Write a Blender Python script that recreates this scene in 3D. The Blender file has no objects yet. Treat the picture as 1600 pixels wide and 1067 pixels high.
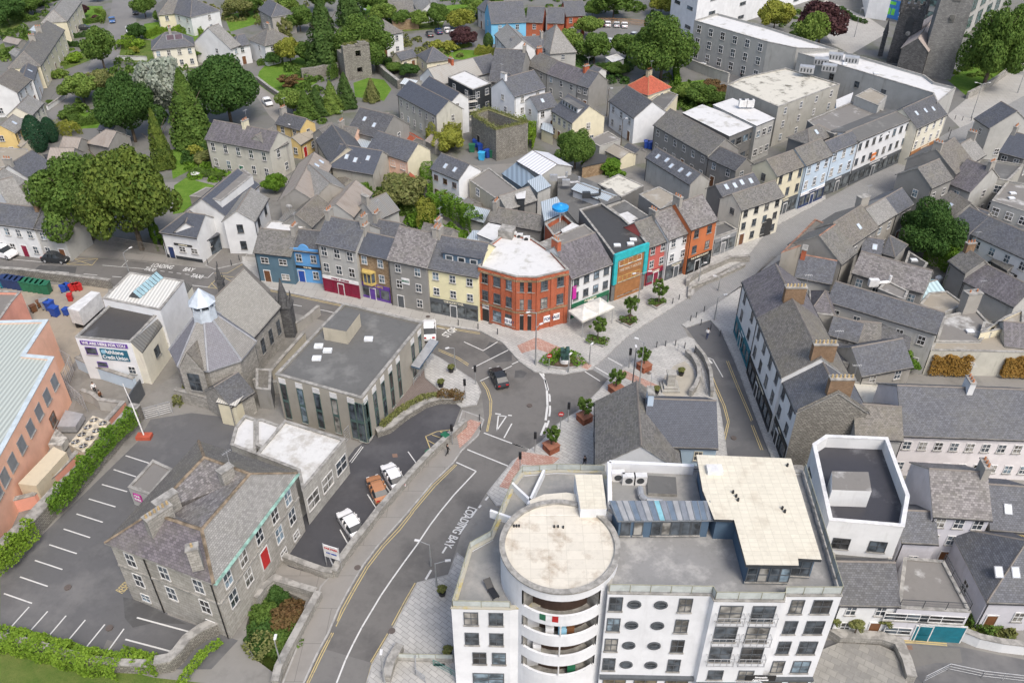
import bpy, bmesh, math, random
import numpy as np
from mathutils import Vector, Matrix
from mathutils.geometry import tessellate_polygon
R_=math.radians
rnd=random.Random(7)
SC=bpy.context.scene
COL=SC.collection
# ------------------------------------------------------------------ camera, sky, sun, exposure
CF,CH,NAD=1300.,70.,2350.
PIT=math.atan(CF/(NAD-533.5)); CC,SS=math.cos(PIT),math.sin(PIT)
cam=bpy.data.cameras.new('camera'); co=bpy.data.objects.new('camera',cam); COL.objects.link(co)
co.location=(0,0,CH); co.rotation_euler=(math.pi/2-PIT,0,0)
cam.sensor_width=36; cam.sensor_fit='HORIZONTAL'; cam.lens=CF/1600*36; cam.clip_end=3000; cam.clip_start=1
SC.camera=co
SUN_EL,SUN_AZ=R_(54),R_(152)      # azimuth clockwise from +Y
w=bpy.data.worlds.new('World'); SC.world=w; w.use_nodes=True
nt=w.node_tree; sk=nt.nodes.new('ShaderNodeTexSky'); sk.sky_type='NISHITA'; sk.sun_disc=False
sk.sun_elevation=SUN_EL; sk.sun_rotation=SUN_AZ; sk.dust_density=4.0; sk.air_density=1.0; sk.ozone_density=0.6
bg=nt.nodes['Background']; bg.inputs[1].default_value=0.15
nt.links.new(sk.outputs[0],bg.inputs[0])
sl=bpy.data.lights.new('sun','SUN'); sl.energy=1.5; sl.angle=R_(18); sl.color=(1,.96,.9)
so=bpy.data.objects.new('sun',sl); COL.objects.link(so)
sd=Vector((math.sin(SUN_AZ)*math.cos(SUN_EL),math.cos(SUN_AZ)*math.cos(SUN_EL),math.sin(SUN_EL)))
so.rotation_euler=sd.to_track_quat('Z','Y').to_euler(); so.location=(0,0,120)
SC.view_settings.view_transform='Standard'; SC.view_settings.look='None'
SC.view_settings.exposure=0.46; SC.view_settings.gamma=1
SC.render.engine='CYCLES'; SC.cycles.max_bounces=5

# ------------------------------------------------------------------ picture point -> place in the town
REG={i+1:(400*(i%4),[0,267,534,800][i//4],4.) for i in range(16)}
REG.update({0:(0,0,1.),17:(240,250,6.667),18:(460,180,6.667),19:(0,430,6.667),20:(260,400,6.667),21:(1200,160,6.667),22:(1400,160,8.),
 23:(820,260,6.667),24:(660,240,8.),25:(1140,380,8.),26:(820,480,8.889),27:(680,700,5.707),28:(1080,960,6.667),29:(0,180,7.619),30:(330,20,10.667)})
def px(reg,p):
    if len(p)==3: reg,p=p[0],p[1:]
    o=REG[reg]; return (o[0]+p[0]/o[2],o[1]+p[1]/o[2])
def G(p,z=0.,reg=0):
    X,Y=px(reg,p); x=(X-800)/CF; y=-(Y-533.5)/CF
    d=(x,CC+y*SS,-SS+y*CC); t=(CH-z)/-d[2]
    return Vector((d[0]*t,d[1]*t,z))
# ------------------------------------------------------------------ materials
MATS={}
def _base(name):
    m=bpy.data.materials.new(name); m.use_nodes=True; n=m.node_tree
    b=n.nodes['Principled BSDF']; return m,n,b
def _mix(n,a,b,f,mode='MIX'):
    x=n.nodes.new('ShaderNodeMix'); x.data_type='RGBA'; x.blend_type=mode
    for s,v in ((6,a),(7,b)):
        if isinstance(v,(tuple,list)): x.inputs[s].default_value=(*v[:3],1)
        else: n.links.new(v,x.inputs[s])
    if isinstance(f,(int,float)): x.inputs[0].default_value=f
    else: n.links.new(f,x.inputs[0])
    return x.outputs[2]
def _coord(n,kind='geo'):
    if kind=='uv':
        t=n.nodes.new('ShaderNodeTexCoord'); return t.outputs['UV']
    g=n.nodes.new('ShaderNodeNewGeometry'); return g.outputs['Position']
def _noise(n,co,scale,det=4,rough=.6,stretch=None,lo=.4,hi=.6):
    if stretch:
        mp=n.nodes.new('ShaderNodeMapping'); mp.inputs['Scale'].default_value=stretch; n.links.new(co,mp.inputs[0]); co=mp.outputs[0]
    t=n.nodes.new('ShaderNodeTexNoise'); t.inputs['Scale'].default_value=scale; t.inputs['Detail'].default_value=det; t.inputs['Roughness'].default_value=rough
    n.links.new(co,t.inputs['Vector'])
    r=n.nodes.new('ShaderNodeMapRange'); r.inputs[1].default_value=lo; r.inputs[2].default_value=hi; n.links.new(t.outputs[0],r.inputs[0])
    return r.outputs[0]
def _mul(n,a,k):
    x=n.nodes.new('ShaderNodeMath'); x.operation='MULTIPLY'; n.links.new(a,x.inputs[0]); x.inputs[1].default_value=k; return x.outputs[0]
def sc(c,k): return tuple(min(1,v*k) for v in c[:3])
def _bump(n,b,h,st=.3,dist=.05):
    x=n.nodes.new('ShaderNodeBump'); x.inputs['Strength'].default_value=st; x.inputs['Distance'].default_value=dist
    n.links.new(h,x.inputs['Height']); n.links.new(x.outputs[0],b.inputs['Normal'])
def plain(name,c,rough=.6,metal=0,emit=0,var=.12):
    k=('plain',name)
    if k in MATS: return MATS[k]
    m,n,b=_base(name); g=_coord(n)
    b.inputs['Roughness'].default_value=rough; b.inputs['Metallic'].default_value=metal
    f=_noise(n,g,1.3,3); n.links.new(_mix(n,sc(c,1-var),sc(c,1+var*.5),f),b.inputs['Base Color'])
    if rough>.5: b.inputs['Specular IOR Level'].default_value=.3
    MATS[k]=m; return m
def wallm(name,c,dirt=.35,dc=(.16,.15,.12)):
    k=('wall',name)
    if k in MATS: return MATS[k]
    m,n,b=_base(name+'_render'); g=_coord(n); b.inputs['Roughness'].default_value=.85; b.inputs['Specular IOR Level'].default_value=.2
    a=_mix(n,sc(c,.93),sc(c,1.03),_noise(n,g,.5,5))
    s=_noise(n,g,1.2,6,.65,(1,1,.18),.56,.8)
    a=_mix(n,a,dc,_mul(n,s,dirt)); s2=_noise(n,g,.22,5,.7,None,.52,.75)
    a=_mix(n,a,sc(c,.72),_mul(n,s2,dirt*.8)); n.links.new(a,b.inputs['Base Color'])
    _bump(n,b,_noise(n,g,9,3,.6),.15,.02); MATS[k]=m; return m
def stonem(name,c,c2,mort,sx=.55,sy=.3,msz=.02,squash=1):
    k=('stone',name)
    if k in MATS: return MATS[k]
    m,n,b=_base(name+'_masonry'); uv=_coord(n,'uv'); g=_coord(n); b.inputs['Roughness'].default_value=.9; b.inputs['Specular IOR Level'].default_value=.2
    t=n.nodes.new('ShaderNodeTexBrick'); t.inputs['Scale'].default_value=1; t.inputs['Brick Width'].default_value=sx; t.inputs['Row Height'].default_value=sy
    t.inputs['Mortar Size'].default_value=msz; t.inputs['Color1'].default_value=(*c,1); t.inputs['Color2'].default_value=(*c2,1); t.inputs['Mortar'].default_value=(*mort,1); t.inputs['Bias'].default_value=-.1
    n.links.new(uv,t.inputs['Vector'])
    a=_mix(n,t.outputs[0],sc(c,.45),_mul(n,_noise(n,g,.45,6,.7,(1,1,.5),.45,.75),.55))
    a=_mix(n,a,sc(c2,1.35),_mul(n,_noise(n,g,3.,4,.7,None,.5,.8),.45))
    n.links.new(a,b.inputs['Base Color']); _bump(n,b,t.outputs[1],-.5,.03); MATS[k]=m; return m
def slatem(name,c,var=.25,moss=.25,mc=(.16,.155,.12),row=.2,wd=.27,spots=.0,stripe=False):
    k=('slate',name)
    if k in MATS: return MATS[k]
    m,n,b=_base(name+'_slates'); uv=_coord(n,'uv'); g=_coord(n); b.inputs['Roughness'].default_value=.62; b.inputs['Specular IOR Level'].default_value=.35
    t=n.nodes.new('ShaderNodeTexBrick'); t.inputs['Scale'].default_value=1; t.inputs['Brick Width'].default_value=wd; t.inputs['Row Height'].default_value=row
    t.inputs['Mortar Size'].default_value=.014; t.inputs['Color1'].default_value=(*sc(c,1-var),1); t.inputs['Color2'].default_value=(*sc(c,1+var),1); t.inputs['Mortar'].default_value=(*sc(c,.45),1)
    n.links.new(uv,t.inputs['Vector'])
    a=_mix(n,t.outputs[0],mc,_mul(n,_noise(n,g,.35,6,.7,None,.45,.7),moss))
    a=_mix(n,a,sc(c,.6),_mul(n,_noise(n,g,.8,6,.75,None,.5,.72),.5))
    a=_mix(n,a,(.34,.34,.31),_mul(n,_noise(n,g,4.,3,.8,None,.66,.74),.25+spots))
    if stripe: a=_mix(n,a,sc(c,1.7),_mul(n,_noise(n,uv,1.2,4,.6,(1.6,.22,1),.5,.75),.6))
    n.links.new(a,b.inputs['Base Color']); _bump(n,b,t.outputs[1],-.5,.02); MATS[k]=m; return m
def corrm(name,c,pitch=.2,stain=(.2,.15,.1),st=.5,rough=.5,metal=0):
    k=('corr',name)
    if k in MATS: return MATS[k]
    m,n,b=_base(name+'_corrugated'); uv=_coord(n,'uv'); g=_coord(n); b.inputs['Roughness'].default_value=rough; b.inputs['Metallic'].default_value=metal
    t=n.nodes.new('ShaderNodeTexWave'); t.bands_direction='X'; t.inputs['Scale'].default_value=.314/pitch; n.links.new(uv,t.inputs['Vector'])
    a=_mix(n,sc(c,.72),sc(c,1.1),t.outputs['Fac'])
    a=_mix(n,a,stain,_mul(n,_noise(n,uv,.6,6,.7,(1.5,.4,1),.5,.75),st))
    n.links.new(a,b.inputs['Base Color']); _bump(n,b,t.outputs['Fac'],.6,.05); MATS[k]=m; return m
def flatm(name,c,c2,f1=.5,scale=.3,rough=.75,seam=0):
    k=('flat',name)
    if k in MATS: return MATS[k]
    m,n,b=_base(name+'_surface'); g=_coord(n); b.inputs['Roughness'].default_value=rough; b.inputs['Specular IOR Level'].default_value=.3
    a=_mix(n,c,c2,_noise(n,g,scale,7,.65,None,f1,f1+.14))
    a=_mix(n,a,sc(c,.6),_mul(n,_noise(n,g,scale*3.1,6,.75,None,.52,.78),.5))
    a=_mix(n,a,sc(c,1.25),_mul(n,_noise(n,g,1.7,5,.7,None,.5,.8),.35))
    if seam:
        uv=_coord(n,'uv'); t=n.nodes.new('ShaderNodeTexBrick'); t.inputs['Scale'].default_value=1; t.inputs['Brick Width'].default_value=seam*1.6; t.inputs['Row Height'].default_value=seam
        t.inputs['Mortar Size'].default_value=.035; t.inputs['Color1'].default_value=(.92,.92,.92,1); t.inputs['Color2'].default_value=(1,1,1,1); t.inputs['Mortar'].default_value=(.86,.86,.85,1); t.offset=0
        n.links.new(uv,t.inputs['Vector']); a=_mix(n,a,t.outputs[0],1.,'MULTIPLY')
    n.links.new(a,b.inputs['Base Color']); MATS[k]=m; return m
def pavem(name,c,c2,sx=.9,sy=.6,var=1.,rot=0.):
    k=('pave',name)
    if k in MATS: return MATS[k]
    m,n,b=_base(name+'_paving'); g=_coord(n); b.inputs['Roughness'].default_value=.8; b.inputs['Specular IOR Level'].default_value=.25
    mp=n.nodes.new('ShaderNodeMapping'); mp.inputs['Rotation'].default_value=(0,0,rot); n.links.new(g,mp.inputs[0])
    t=n.nodes.new('ShaderNodeTexBrick'); t.inputs['Scale'].default_value=1; t.inputs['Brick Width'].default_value=sx; t.inputs['Row Height'].default_value=sy
    t.inputs['Mortar Size'].default_value=.025; t.inputs['Color1'].default_value=(*c,1); t.inputs['Color2'].default_value=(*c2,1); t.inputs['Mortar'].default_value=(*sc(c,.62),1)
    n.links.new(mp.outputs[0],t.inputs['Vector'])
    a=_mix(n,t.outputs[0],sc(c,.62),_mul(n,_noise(n,g,.25,7,.7,None,.46,.72),.5*var))
    a=_mix(n,a,sc(c,1.2),_mul(n,_noise(n,g,2.2,5,.7,None,.5,.8),.4*var))
    n.links.new(a,b.inputs['Base Color']); MATS[k]=m; return m
def glassm(name='window_glass',c=(.045,.055,.065)):
    k=('glass',name)
    if k in MATS: return MATS[k]
    m,n,b=_base(name); g=_coord(n); b.inputs['Roughness'].default_value=.08; b.inputs['Specular IOR Level'].default_value=.8
    a=_mix(n,sc(c,.5),sc(c,2.2),_noise(n,g,.9,2,.5,None,.4,.62)); n.links.new(a,b.inputs['Base Color']); MATS[k]=m; return m
def leafm(name,c,c2,c3=None):
    k=('leaf',name)
    if k in MATS: return MATS[k]
    m,n,b=_base(name+'_foliage'); g=_coord(n); b.inputs['Roughness'].default_value=.7; b.inputs['Specular IOR Level'].default_value=.15
    ge=n.nodes.new('ShaderNodeNewGeometry')
    a=_mix(n,c,c2,_noise(n,g,.55,5,.7,None,.38,.64))
    a=_mix(n,a,c3 or sc(c2,1.4),_mul(n,ge.outputs['Random Per Island'],.6))
    n.links.new(a,b.inputs['Base Color'])
    tr=n.nodes.new('ShaderNodeBsdfTranslucent'); n.links.new(a,tr.inputs[0]); mx=n.nodes.new('ShaderNodeMixShader'); mx.inputs[0].default_value=.25
    n.links.new(b.outputs[0],mx.inputs[1]); n.links.new(tr.outputs[0],mx.inputs[2]); n.links.new(mx.outputs[0],n.nodes['Material Output'].inputs[0])
    MATS[k]=m; return m
WHT=(.66,.67,.67)
WALL={'white':wallm('white',WHT,.22),'clean':wallm('clean_white',(.72,.735,.75),.16),'cream':wallm('cream',(.68,.63,.47),.25),'yellow':wallm('yellow',(.66,.5,.22),.3),
'pale':wallm('pale_cream',(.72,.69,.58),.3),'grey':wallm('grey',(.27,.265,.25),.7),'lgrey':wallm('light_grey',(.42,.42,.4),.6),'dgrey':wallm('dark_grey',(.17,.17,.165),.5),
'buff':wallm('buff',(.47,.43,.34),.45),'pebble':wallm('pebbledash',(.34,.325,.295),.6),'lilac':wallm('lilac',(.54,.535,.57),.35),'blush':wallm('blush_white',(.7,.67,.67),.25),
'blue':wallm('sky_blue',(.13,.34,.64),.15),'pblue':wallm('pale_blue',(.5,.6,.7),.15),'teal':wallm('slate_blue',(.1,.17,.22),.25),'red':wallm('coral_red',(.5,.13,.11),.2),
'orange':wallm('orange',(.52,.17,.07),.2),'peach':wallm('peach',(.75,.5,.38),.25),'salmon':wallm('salmon',(.75,.36,.27),.2),'lemon':wallm('lemon',(.75,.7,.45),.15),
'dirty':wallm('weathered',(.5,.49,.43),.8),'ddirty':wallm('stained_concrete',(.4,.39,.35),.9),'black':wallm('black',(.04,.045,.05),.3),'bluegrey':wallm('blue_grey',(.09,.14,.2),.1),
'stone':stonem('limestone',(.28,.27,.245),(.4,.385,.35),(.2,.19,.17)),'ashlar':stonem('ashlar',(.36,.35,.32),(.45,.44,.4),(.28,.27,.25),.9,.42,.02),
'rubble':stonem('rubble',(.2,.19,.165),(.36,.34,.3),(.13,.125,.11),.4,.22,.04),'brick':stonem('red_brick',(.4,.085,.035),(.5,.12,.05),(.3,.17,.12),.24,.09,.012),
'brownst':stonem('brown_stone',(.25,.17,.1),(.36,.27,.17),(.16,.12,.08),.5,.25),'darkst':stonem('dark_church_stone',(.085,.086,.088),(.15,.15,.15),(.06,.06,.06),.5,.28),
'ybrick':stonem('brown_brick',(.22,.14,.08),(.3,.2,.12),(.14,.11,.09),.24,.09,.012)}
ROOF={'slate':slatem('blue_grey',(.11,.116,.132)),'new':slatem('new_blue',(.085,.095,.118),.12,.05),'dark':slatem('dark_grey',(.1,.103,.112),.3,.2),'old':slatem('old_grey',(.165,.16,.15),.3,.5,(.18,.17,.125)),
'brown':slatem('brown_grey',(.175,.163,.145),.3,.6,(.18,.165,.12)),'purple':slatem('purple',(.13,.122,.132),.3,.3,spots=.15,stripe=True),'mottle':slatem('mottled',(.2,.188,.185),.4,.4,spots=.3,row=.23,wd=.32),'light':slatem('pale_grey',(.27,.265,.25),.2,.3),
'red':slatem('red_tile',(.42,.1,.055),.2,.25,(.3,.12,.07),.3,.28),'corr':corrm('pale_sheet',(.36,.35,.32),.35),'corrg':corrm('grey_sheet',(.2,.2,.19),.3),'corrb':corrm('bluish_sheet',(.42,.48,.52),.35,(.3,.3,.3),.2),
'rust':corrm('rust_sheet',(.36,.09,.04),.25,(.2,.05,.03),.5),'asb':corrm('asbestos',(.33,.29,.25),.3,(.16,.12,.09),.7),
'felt':flatm('grey_felt',(.13,.13,.125),(.2,.2,.19),.55,.2),'feltd':flatm('dark_felt',(.06,.06,.06),(.14,.14,.135),.55,.25,.6),'white':flatm('white_membrane',(.6,.6,.59),(.36,.35,.31),.54,.35),
'mossy':flatm('white_mossy',(.55,.53,.46),(.12,.11,.085),.54,.5),'tan':flatm('tan_felt',(.3,.27,.22),(.42,.4,.36),.56,.25),'creamf':flatm('cream_membrane',(.66,.62,.51),(.56,.51,.41),.52,.4,.7,.45),'drumf':flatm('stained_cream_membrane',(.64,.6,.51),(.4,.33,.25),.53,.45,.7,.95),
'puddle':flatm('puddled_felt',(.2,.19,.175),(.62,.62,.6),.57,.18),'grav':flatm('gravel',(.25,.25,.24),(.33,.32,.3),.5,.3)}
MW=plain('white_paint',(.66,.66,.65),.45); MG=glassm(); MDK=plain('dark_metal',(.05,.055,.06),.45); MGR=plain('galvanised_metal',(.42,.43,.44),.45,.3); MCON=plain('concrete',(.32,.31,.285),.85,var=.3)
MPOT=plain('terracotta',(.42,.19,.1),.8); MTER=plain('terracotta_edge',(.3,.17,.12),.85,var=.35); MLEAD=plain('lead',(.3,.31,.33),.6); MRID=plain('ridge_tile',(.2,.18,.16),.8); MBLK=plain('black_plastic',(.02,.02,.022),.5)
COLS={'red':(.45,.02,.02),'blue':(.02,.07,.35),'green':(.02,.14,.07),'black':(.02,.02,.02),'white':(.8,.8,.8),'brown':(.16,.07,.03),'grey':(.25,.26,.27),'navy':(.02,.04,.12),'maroon':(.22,.01,.04),
'yellow':(.55,.42,.14),'teal':(.008,.15,.2),'purple':(.12,.05,.3),'magenta':(.5,.02,.3),'cream':(.7,.65,.5),'orange':(.7,.2,.03),'wood':(.35,.16,.06),'turq':(.03,.42,.45),'lblue':(.3,.55,.7),'dgrey':(.09,.1,.11),'cyan':(.05,.4,.7)}
def cm(k): return plain('paint_'+k,COLS[k],.5) if isinstance(k,str) else k
# ------------------------------------------------------------------ mesh helpers
class MB:
    def __init__(s): s.v=[]; s.f=[]; s.m=[]; s.uv=[]
    def face(s,pts,mi=0,uv=None):
        pts=[Vector(p) for p in pts]
        if uv is None:
            nrm=Vector((0,0,0))
            for i in range(len(pts)):
                a,b=pts[i],pts[(i+1)%len(pts)]; nrm+=Vector(((a.y-b.y)*(a.z+b.z),(a.z-b.z)*(a.x+b.x),(a.x-b.x)*(a.y+b.y)))
            if nrm.length<1e-9: return
            nrm.normalize()
            if abs(nrm.z)>.98: u=Vector((1,0,0)); v=Vector((0,1,0))
            else: u=Vector((-nrm.y,nrm.x,0)).normalized(); v=nrm.cross(u)
            uv=[(p.dot(u),p.dot(v)) for p in pts]
        i0=len(s.v); s.v+=[tuple(p) for p in pts]; s.f.append(tuple(range(i0,i0+len(pts)))); s.m.append(mi); s.uv+=uv
    def box(s,x0,x1,y0,y1,z0,z1,mi=0,M=None,skip=''):
        P=[Vector((x,y,z)) for z in (z0,z1) for y in (y0,y1) for x in (x0,x1)]
        if M is not None: P=[M@p for p in P]
        for k,q in (('b',(0,2,3,1)),('t',(4,5,7,6)),('f',(0,1,5,4)),('r',(1,3,7,5)),('k',(3,2,6,7)),('l',(2,0,4,6))):
            if k not in skip: s.face([P[i] for i in q],mi)
    def prism(s,pts,z0,z1,mi=0,top=True,side=True,bot=False,mt=None):
        n=len(pts)
        if side:
            for i in range(n):
                a,b=pts[i],pts[(i+1)%n]; s.face([(a[0],a[1],z0),(b[0],b[1],z0),(b[0],b[1],z1),(a[0],a[1],z1)],mi)
        if top: s.poly([(p[0],p[1],z1) for p in pts],mi if mt is None else mt)
        if bot: s.poly([(p[0],p[1],z0) for p in pts][::-1],mi)
    def poly(s,pts,mi=0):
        if len(pts)<=4 and convex(pts): s.face(pts,mi); return
        V=[Vector(p) for p in pts]
        for t in tessellate_polygon([[Vector((p[0],p[1],0)) for p in V]]):
            q=[V[i] for i in t]
            if (q[1]-q[0]).cross(q[2]-q[0]).z<0: q=q[::-1]
            s.face(q,mi)
    def cyl(s,c,r0,r1,z0,z1,n=12,mi=0,cap=True,M=None):
        a=[(c[0]+r0*math.cos(2*math.pi*i/n),c[1]+r0*math.sin(2*math.pi*i/n),z0) for i in range(n)]
        b=[(c[0]+r1*math.cos(2*math.pi*i/n),c[1]+r1*math.sin(2*math.pi*i/n),z1) for i in range(n)]
        if M is not None: a=[M@Vector(p) for p in a]; b=[M@Vector(p) for p in b]
        for i in range(n):
            j=(i+1)%n
            if r1>1e-4: s.face([a[i],a[j],b[j],b[i]],mi)
            else: s.face([a[i],a[j],b[i]],mi)
        if cap and r1>1e-4: s.face(b,mi)
        if cap and M is not None: s.face(a[::-1],mi)
    def tube(s,p,q,r,n=6,mi=0,r1=None):
        p,q=Vector(p),Vector(q); d=q-p; L=d.length
        if L<1e-5: return
        M=Matrix.Translation(p)@d.to_track_quat('Z','Y').to_matrix().to_4x4(); s.cyl((0,0),r,r if r1 is None else r1,0,L,n,mi,True,M)
    def build(s,name,mats,parent=None,loc=(0,0,0),rz=0.,off=None,smooth=False):
        me=bpy.data.meshes.new(name); v=s.v
        if off is not None: v=[(a-off[0],b-off[1],c-off[2]) for a,b,c in v]
        me.from_pydata(v,[],s.f)
        ul=me.uv_layers.new(name='UVMap'); ul.data.foreach_set('uv',np.array(s.uv,dtype=np.float32).ravel())
        if not isinstance(mats,(list,tuple)): mats=[mats]
        for m in mats: me.materials.append(m)
        me.polygons.foreach_set('material_index',s.m)
        if smooth: me.polygons.foreach_set('use_smooth',[True]*len(s.f))
        return link(name,me,parent,loc,rz)
def convex(pts):
    n=len(pts); sg=0
    for i in range(n):
        a,b,c=pts[i],pts[(i+1)%n],pts[(i+2)%n]
        k=(b[0]-a[0])*(c[1]-b[1])-(b[1]-a[1])*(c[0]-b[0])
        if abs(k)<1e-9: continue
        if sg*k<0: return False
        sg=1 if k>0 else -1
    return True
def link(name,me,parent=None,loc=(0,0,0),rz=0.):
    o=bpy.data.objects.new(name,me); COL.objects.link(o); o.location=loc; o.rotation_euler=(0,0,rz)
    if parent is not None: o.parent=parent
    return o
USED=set()
def tag(o,label,cat,group=None):
    o['label']=label; o['category']=cat
    if group: o['group']=group
    n=len(label.split())
    if n<4 or n>16: print('LABELLEN',n,label)
    if not group and label in USED: print('DUPLABEL',label)
    USED.add(label); return o
def empty(name,loc,label,cat,group=None,rz=0.):
    o=bpy.data.objects.new(name,None); COL.objects.link(o); o.location=loc; o.rotation_euler=(0,0,rz); o.empty_display_size=.5
    return tag(o,label,cat,group)
def struct(o,kind='structure'): o['kind']=kind; return o
def ccw(pts):
    a=sum(pts[i][0]*pts[(i+1)%len(pts)][1]-pts[(i+1)%len(pts)][0]*pts[i][1] for i in range(len(pts)))
    return a>0
def inset(pts,t):
    n=len(pts); out=[]
    for i in range(n):
        p0,p1,p2=Vector(pts[i-1][:2]),Vector(pts[i][:2]),Vector(pts[(i+1)%n][:2])
        a=(p1-p0).normalized(); b=(p2-p1).normalized(); na=Vector((-a.y,a.x)); nb=Vector((-b.y,b.x))
        m=(na+nb); 
        if m.length<.2: m=na
        m.normalize(); k=t/max(.35,m.dot(na)); out.append((p1.x+m.x*k,p1.y+m.y*k))
    return out
CACHE={}
def window_meshes(w,h,fm,style='s',gm=None):
    gm=gm or MG; k=(round(w,2),round(h,2),fm.name,style,gm.name)
    if k in CACHE: return CACHE[k]
    f=MB(); t=.065
    f.box(-w/2-t,-w/2,-.07,.03,-t,h+t); f.box(w/2,w/2+t,-.07,.03,-t,h+t); f.box(-w/2,w/2,-.07,.03,h,h+t); f.box(-w/2,w/2,-.07,.03,-t,0)
    if style in 'sd': f.box(-.03,.03,-.05,.0,0,h)
    if style in 'sdh' : f.box(-w/2,-.03 if style!='h' else w/2,-.055,.0,h*.48,h*.55); 
    if style in 'sd': f.box(.03,w/2,-.055,.0,h*.48,h*.55)
    f.box(-w/2-t-.06,w/2+t+.06,-.16,.03,-t-.09,-t-.003,1)
    g=MB(); g.box(-w/2+.001,w/2-.001,-.025,.02,.001,h-.001)
    me=[]
    for nm,b,mm in (('window',f,[fm,MCON]),('pane',g,[gm])):
        o=b.build(nm,mm); me.append(o.data); bpy.data.objects.remove(o)
    CACHE[k]=me; return me
class Bld: pass
def put(b,face,s,z,me,name,off=0.):
    P,Q,h=b.faces[face]; e=(Q-P).normalized(); n=Vector((e.y,-e.x))
    p=P+e*s+n*off
    o=link(name,me,b.root,(p.x-b.o.x,p.y-b.o.y,z-b.o.z),math.atan2(e.y,e.x)); return o
def add_window(b,face,s,z,w=.95,h=1.4,fm=None,style='s',gm=None):
    fm=fm or MW; me=window_meshes(w,h,fm,style,gm); o=put(b,face,s,z,me[0],'window',.002); g=link('pane',me[1],o)
    if gm is None and rnd.random()<.42:
        g.material_slots[0].link='OBJECT'; g.material_slots[0].material=glassm(*rnd.choice((('curtained_glass',(.17,.165,.15)),('painted_sky_glass',(.12,.16,.19)),('dim_glass',(.03,.03,.03)))))  # the bluish variant has reflected sky painted into its base colour
    return o
def door_mesh(c,w=1.,h=2.1,fr=None):
    k=('door',str(c),w,h)
    if k in CACHE: return CACHE[k]
    f=MB(); f.box(-w/2-.1,-w/2,-.08,.03,0,h+.12,1); f.box(w/2,w/2+.1,-.08,.03,0,h+.12,1); f.box(-w/2,w/2,-.08,.03,h,h+.12,1); f.box(-w/2,w/2,-.05,.02,.02,h)
    f.box(-w/2+.15,w/2-.15,-.065,-.05,.2,.9); f.box(-w/2+.15,w/2-.15,-.065,-.05,1.1,h-.2)
    o=f.build('door',[cm(c),MW]); k2=o.data; bpy.data.objects.remove(o); CACHE[k]=k2; return k2
def text_mesh(txt,size,mat,ext=.01):
    cu=bpy.data.curves.new('lettering','FONT'); cu.body=txt; cu.size=size; cu.extrude=ext; cu.offset=.018; cu.align_x='CENTER'; cu.align_y='CENTER'
    o=bpy.data.objects.new('t',cu); me=bpy.data.meshes.new_from_object(o); bpy.data.objects.remove(o)
    me.materials.clear(); me.materials.append(mat); return me
def sign(b,face,s,z,w,h,bgc,txt,tc='white',frac=.62,name='sign',off=.06,lines=None):
    m=MB(); m.box(-w/2,w/2,-off-.06,-.02,-h/2,h/2); o=m.build(name,cm(bgc)); me=o.data; bpy.data.objects.remove(o)
    o=put(b,face,s,z,me,name)
    L=lines or ([txt] if txt else [])
    for i,t in enumerate(L):
        sz=h/len(L)*frac*1.25; tm=text_mesh(t,sz,cm(tc)); wd=max(v.co.x for v in tm.vertices)-min(v.co.x for v in tm.vertices)
        k=min(1,w*.92/wd); l=link('lettering',tm,o,(0,-off-.075,h/2-h/len(L)*(i+.5))); l.rotation_euler=(math.pi/2,0,0); l.scale=(k,min(1,k*1.25),1)
    return o
def shopfront(b,face,s0,s1,h,col,txt,tc='white',glass=None,fas=None):
    w=s1-s0; c=(s0+s1)/2; m=MB(); 
    m.box(-w/2,w/2,-.12,.02,0,.45); n=max(2,int(w/1.6))
    for i in range(n+1):
        x=-w/2+.08+(w-.16)*i/n; m.box(x-.08,x+.08,-.14,.02,.45,h-.6)
    m.box(-w/2,w/2,-.14,.02,h-.75,h-.6)
    o=m.build('x',cm(col)); me=o.data; bpy.data.objects.remove(o); r=put(b,face,c,0.05,me,'shopfront')
    g=MB(); g.box(-w/2+.02,w/2-.02,-.05,.01,.45,h-.75); o=g.build('x',glass or glassm('shop_glass',(.06,.07,.075))); me=o.data; bpy.data.objects.remove(o); link('pane',me,r)
    sign(b,face,c,h-.3,w,.55,fas or col,txt,tc)
    dm=put(b,face,s0+w*(.5 if n%2==0 else .42),0.05,door_mesh(col,.95,2.05),'door',.16)
def chimney(b,p,zb,ang,hh=1.3,m=None,w=1.1,d=.6,pots=3,potm=None):
    m=m or WALL['pebble']; M=Matrix.Translation((p[0]-b.o.x,p[1]-b.o.y,0))@Matrix.Rotation(ang,4,'Z')
    k=MB(); k.box(-w/2,w/2,-d/2,d/2,zb-1.2,zb+hh,0,M); k.box(-w/2-.08,w/2+.08,-d/2-.08,d/2+.08,zb+hh,zb+hh+.14,1,M)
    c=k.build('chimney',[m,MCON],b.roofo)
    if pots:
        q=MB()
        for i in range(pots):
            x=-w/2+w*(i+.5)/pots; q.cyl((x,0),.13,.1,zb+hh+.14,zb+hh+.14+.38,8,0,True,M)
        q.build('chimney_pots',potm or MPOT,c)
    if rnd.random()<.55:
        q=MB(); x=w/2-.1; z1=zb+hh+1.9; q.tube((x,0,zb+hh),(x,0,z1),.025,4); q.tube((x-.5,0,z1-.1),(x+.5,0,z1-.1),.02,4)
        for i in range(5): q.tube((x-.45+.22*i,-.28,z1-.1),(x-.45+.22*i,.28,z1-.1),.012,4)
        q.build('aerial',MGR,c,M.translation,ang)
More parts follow.
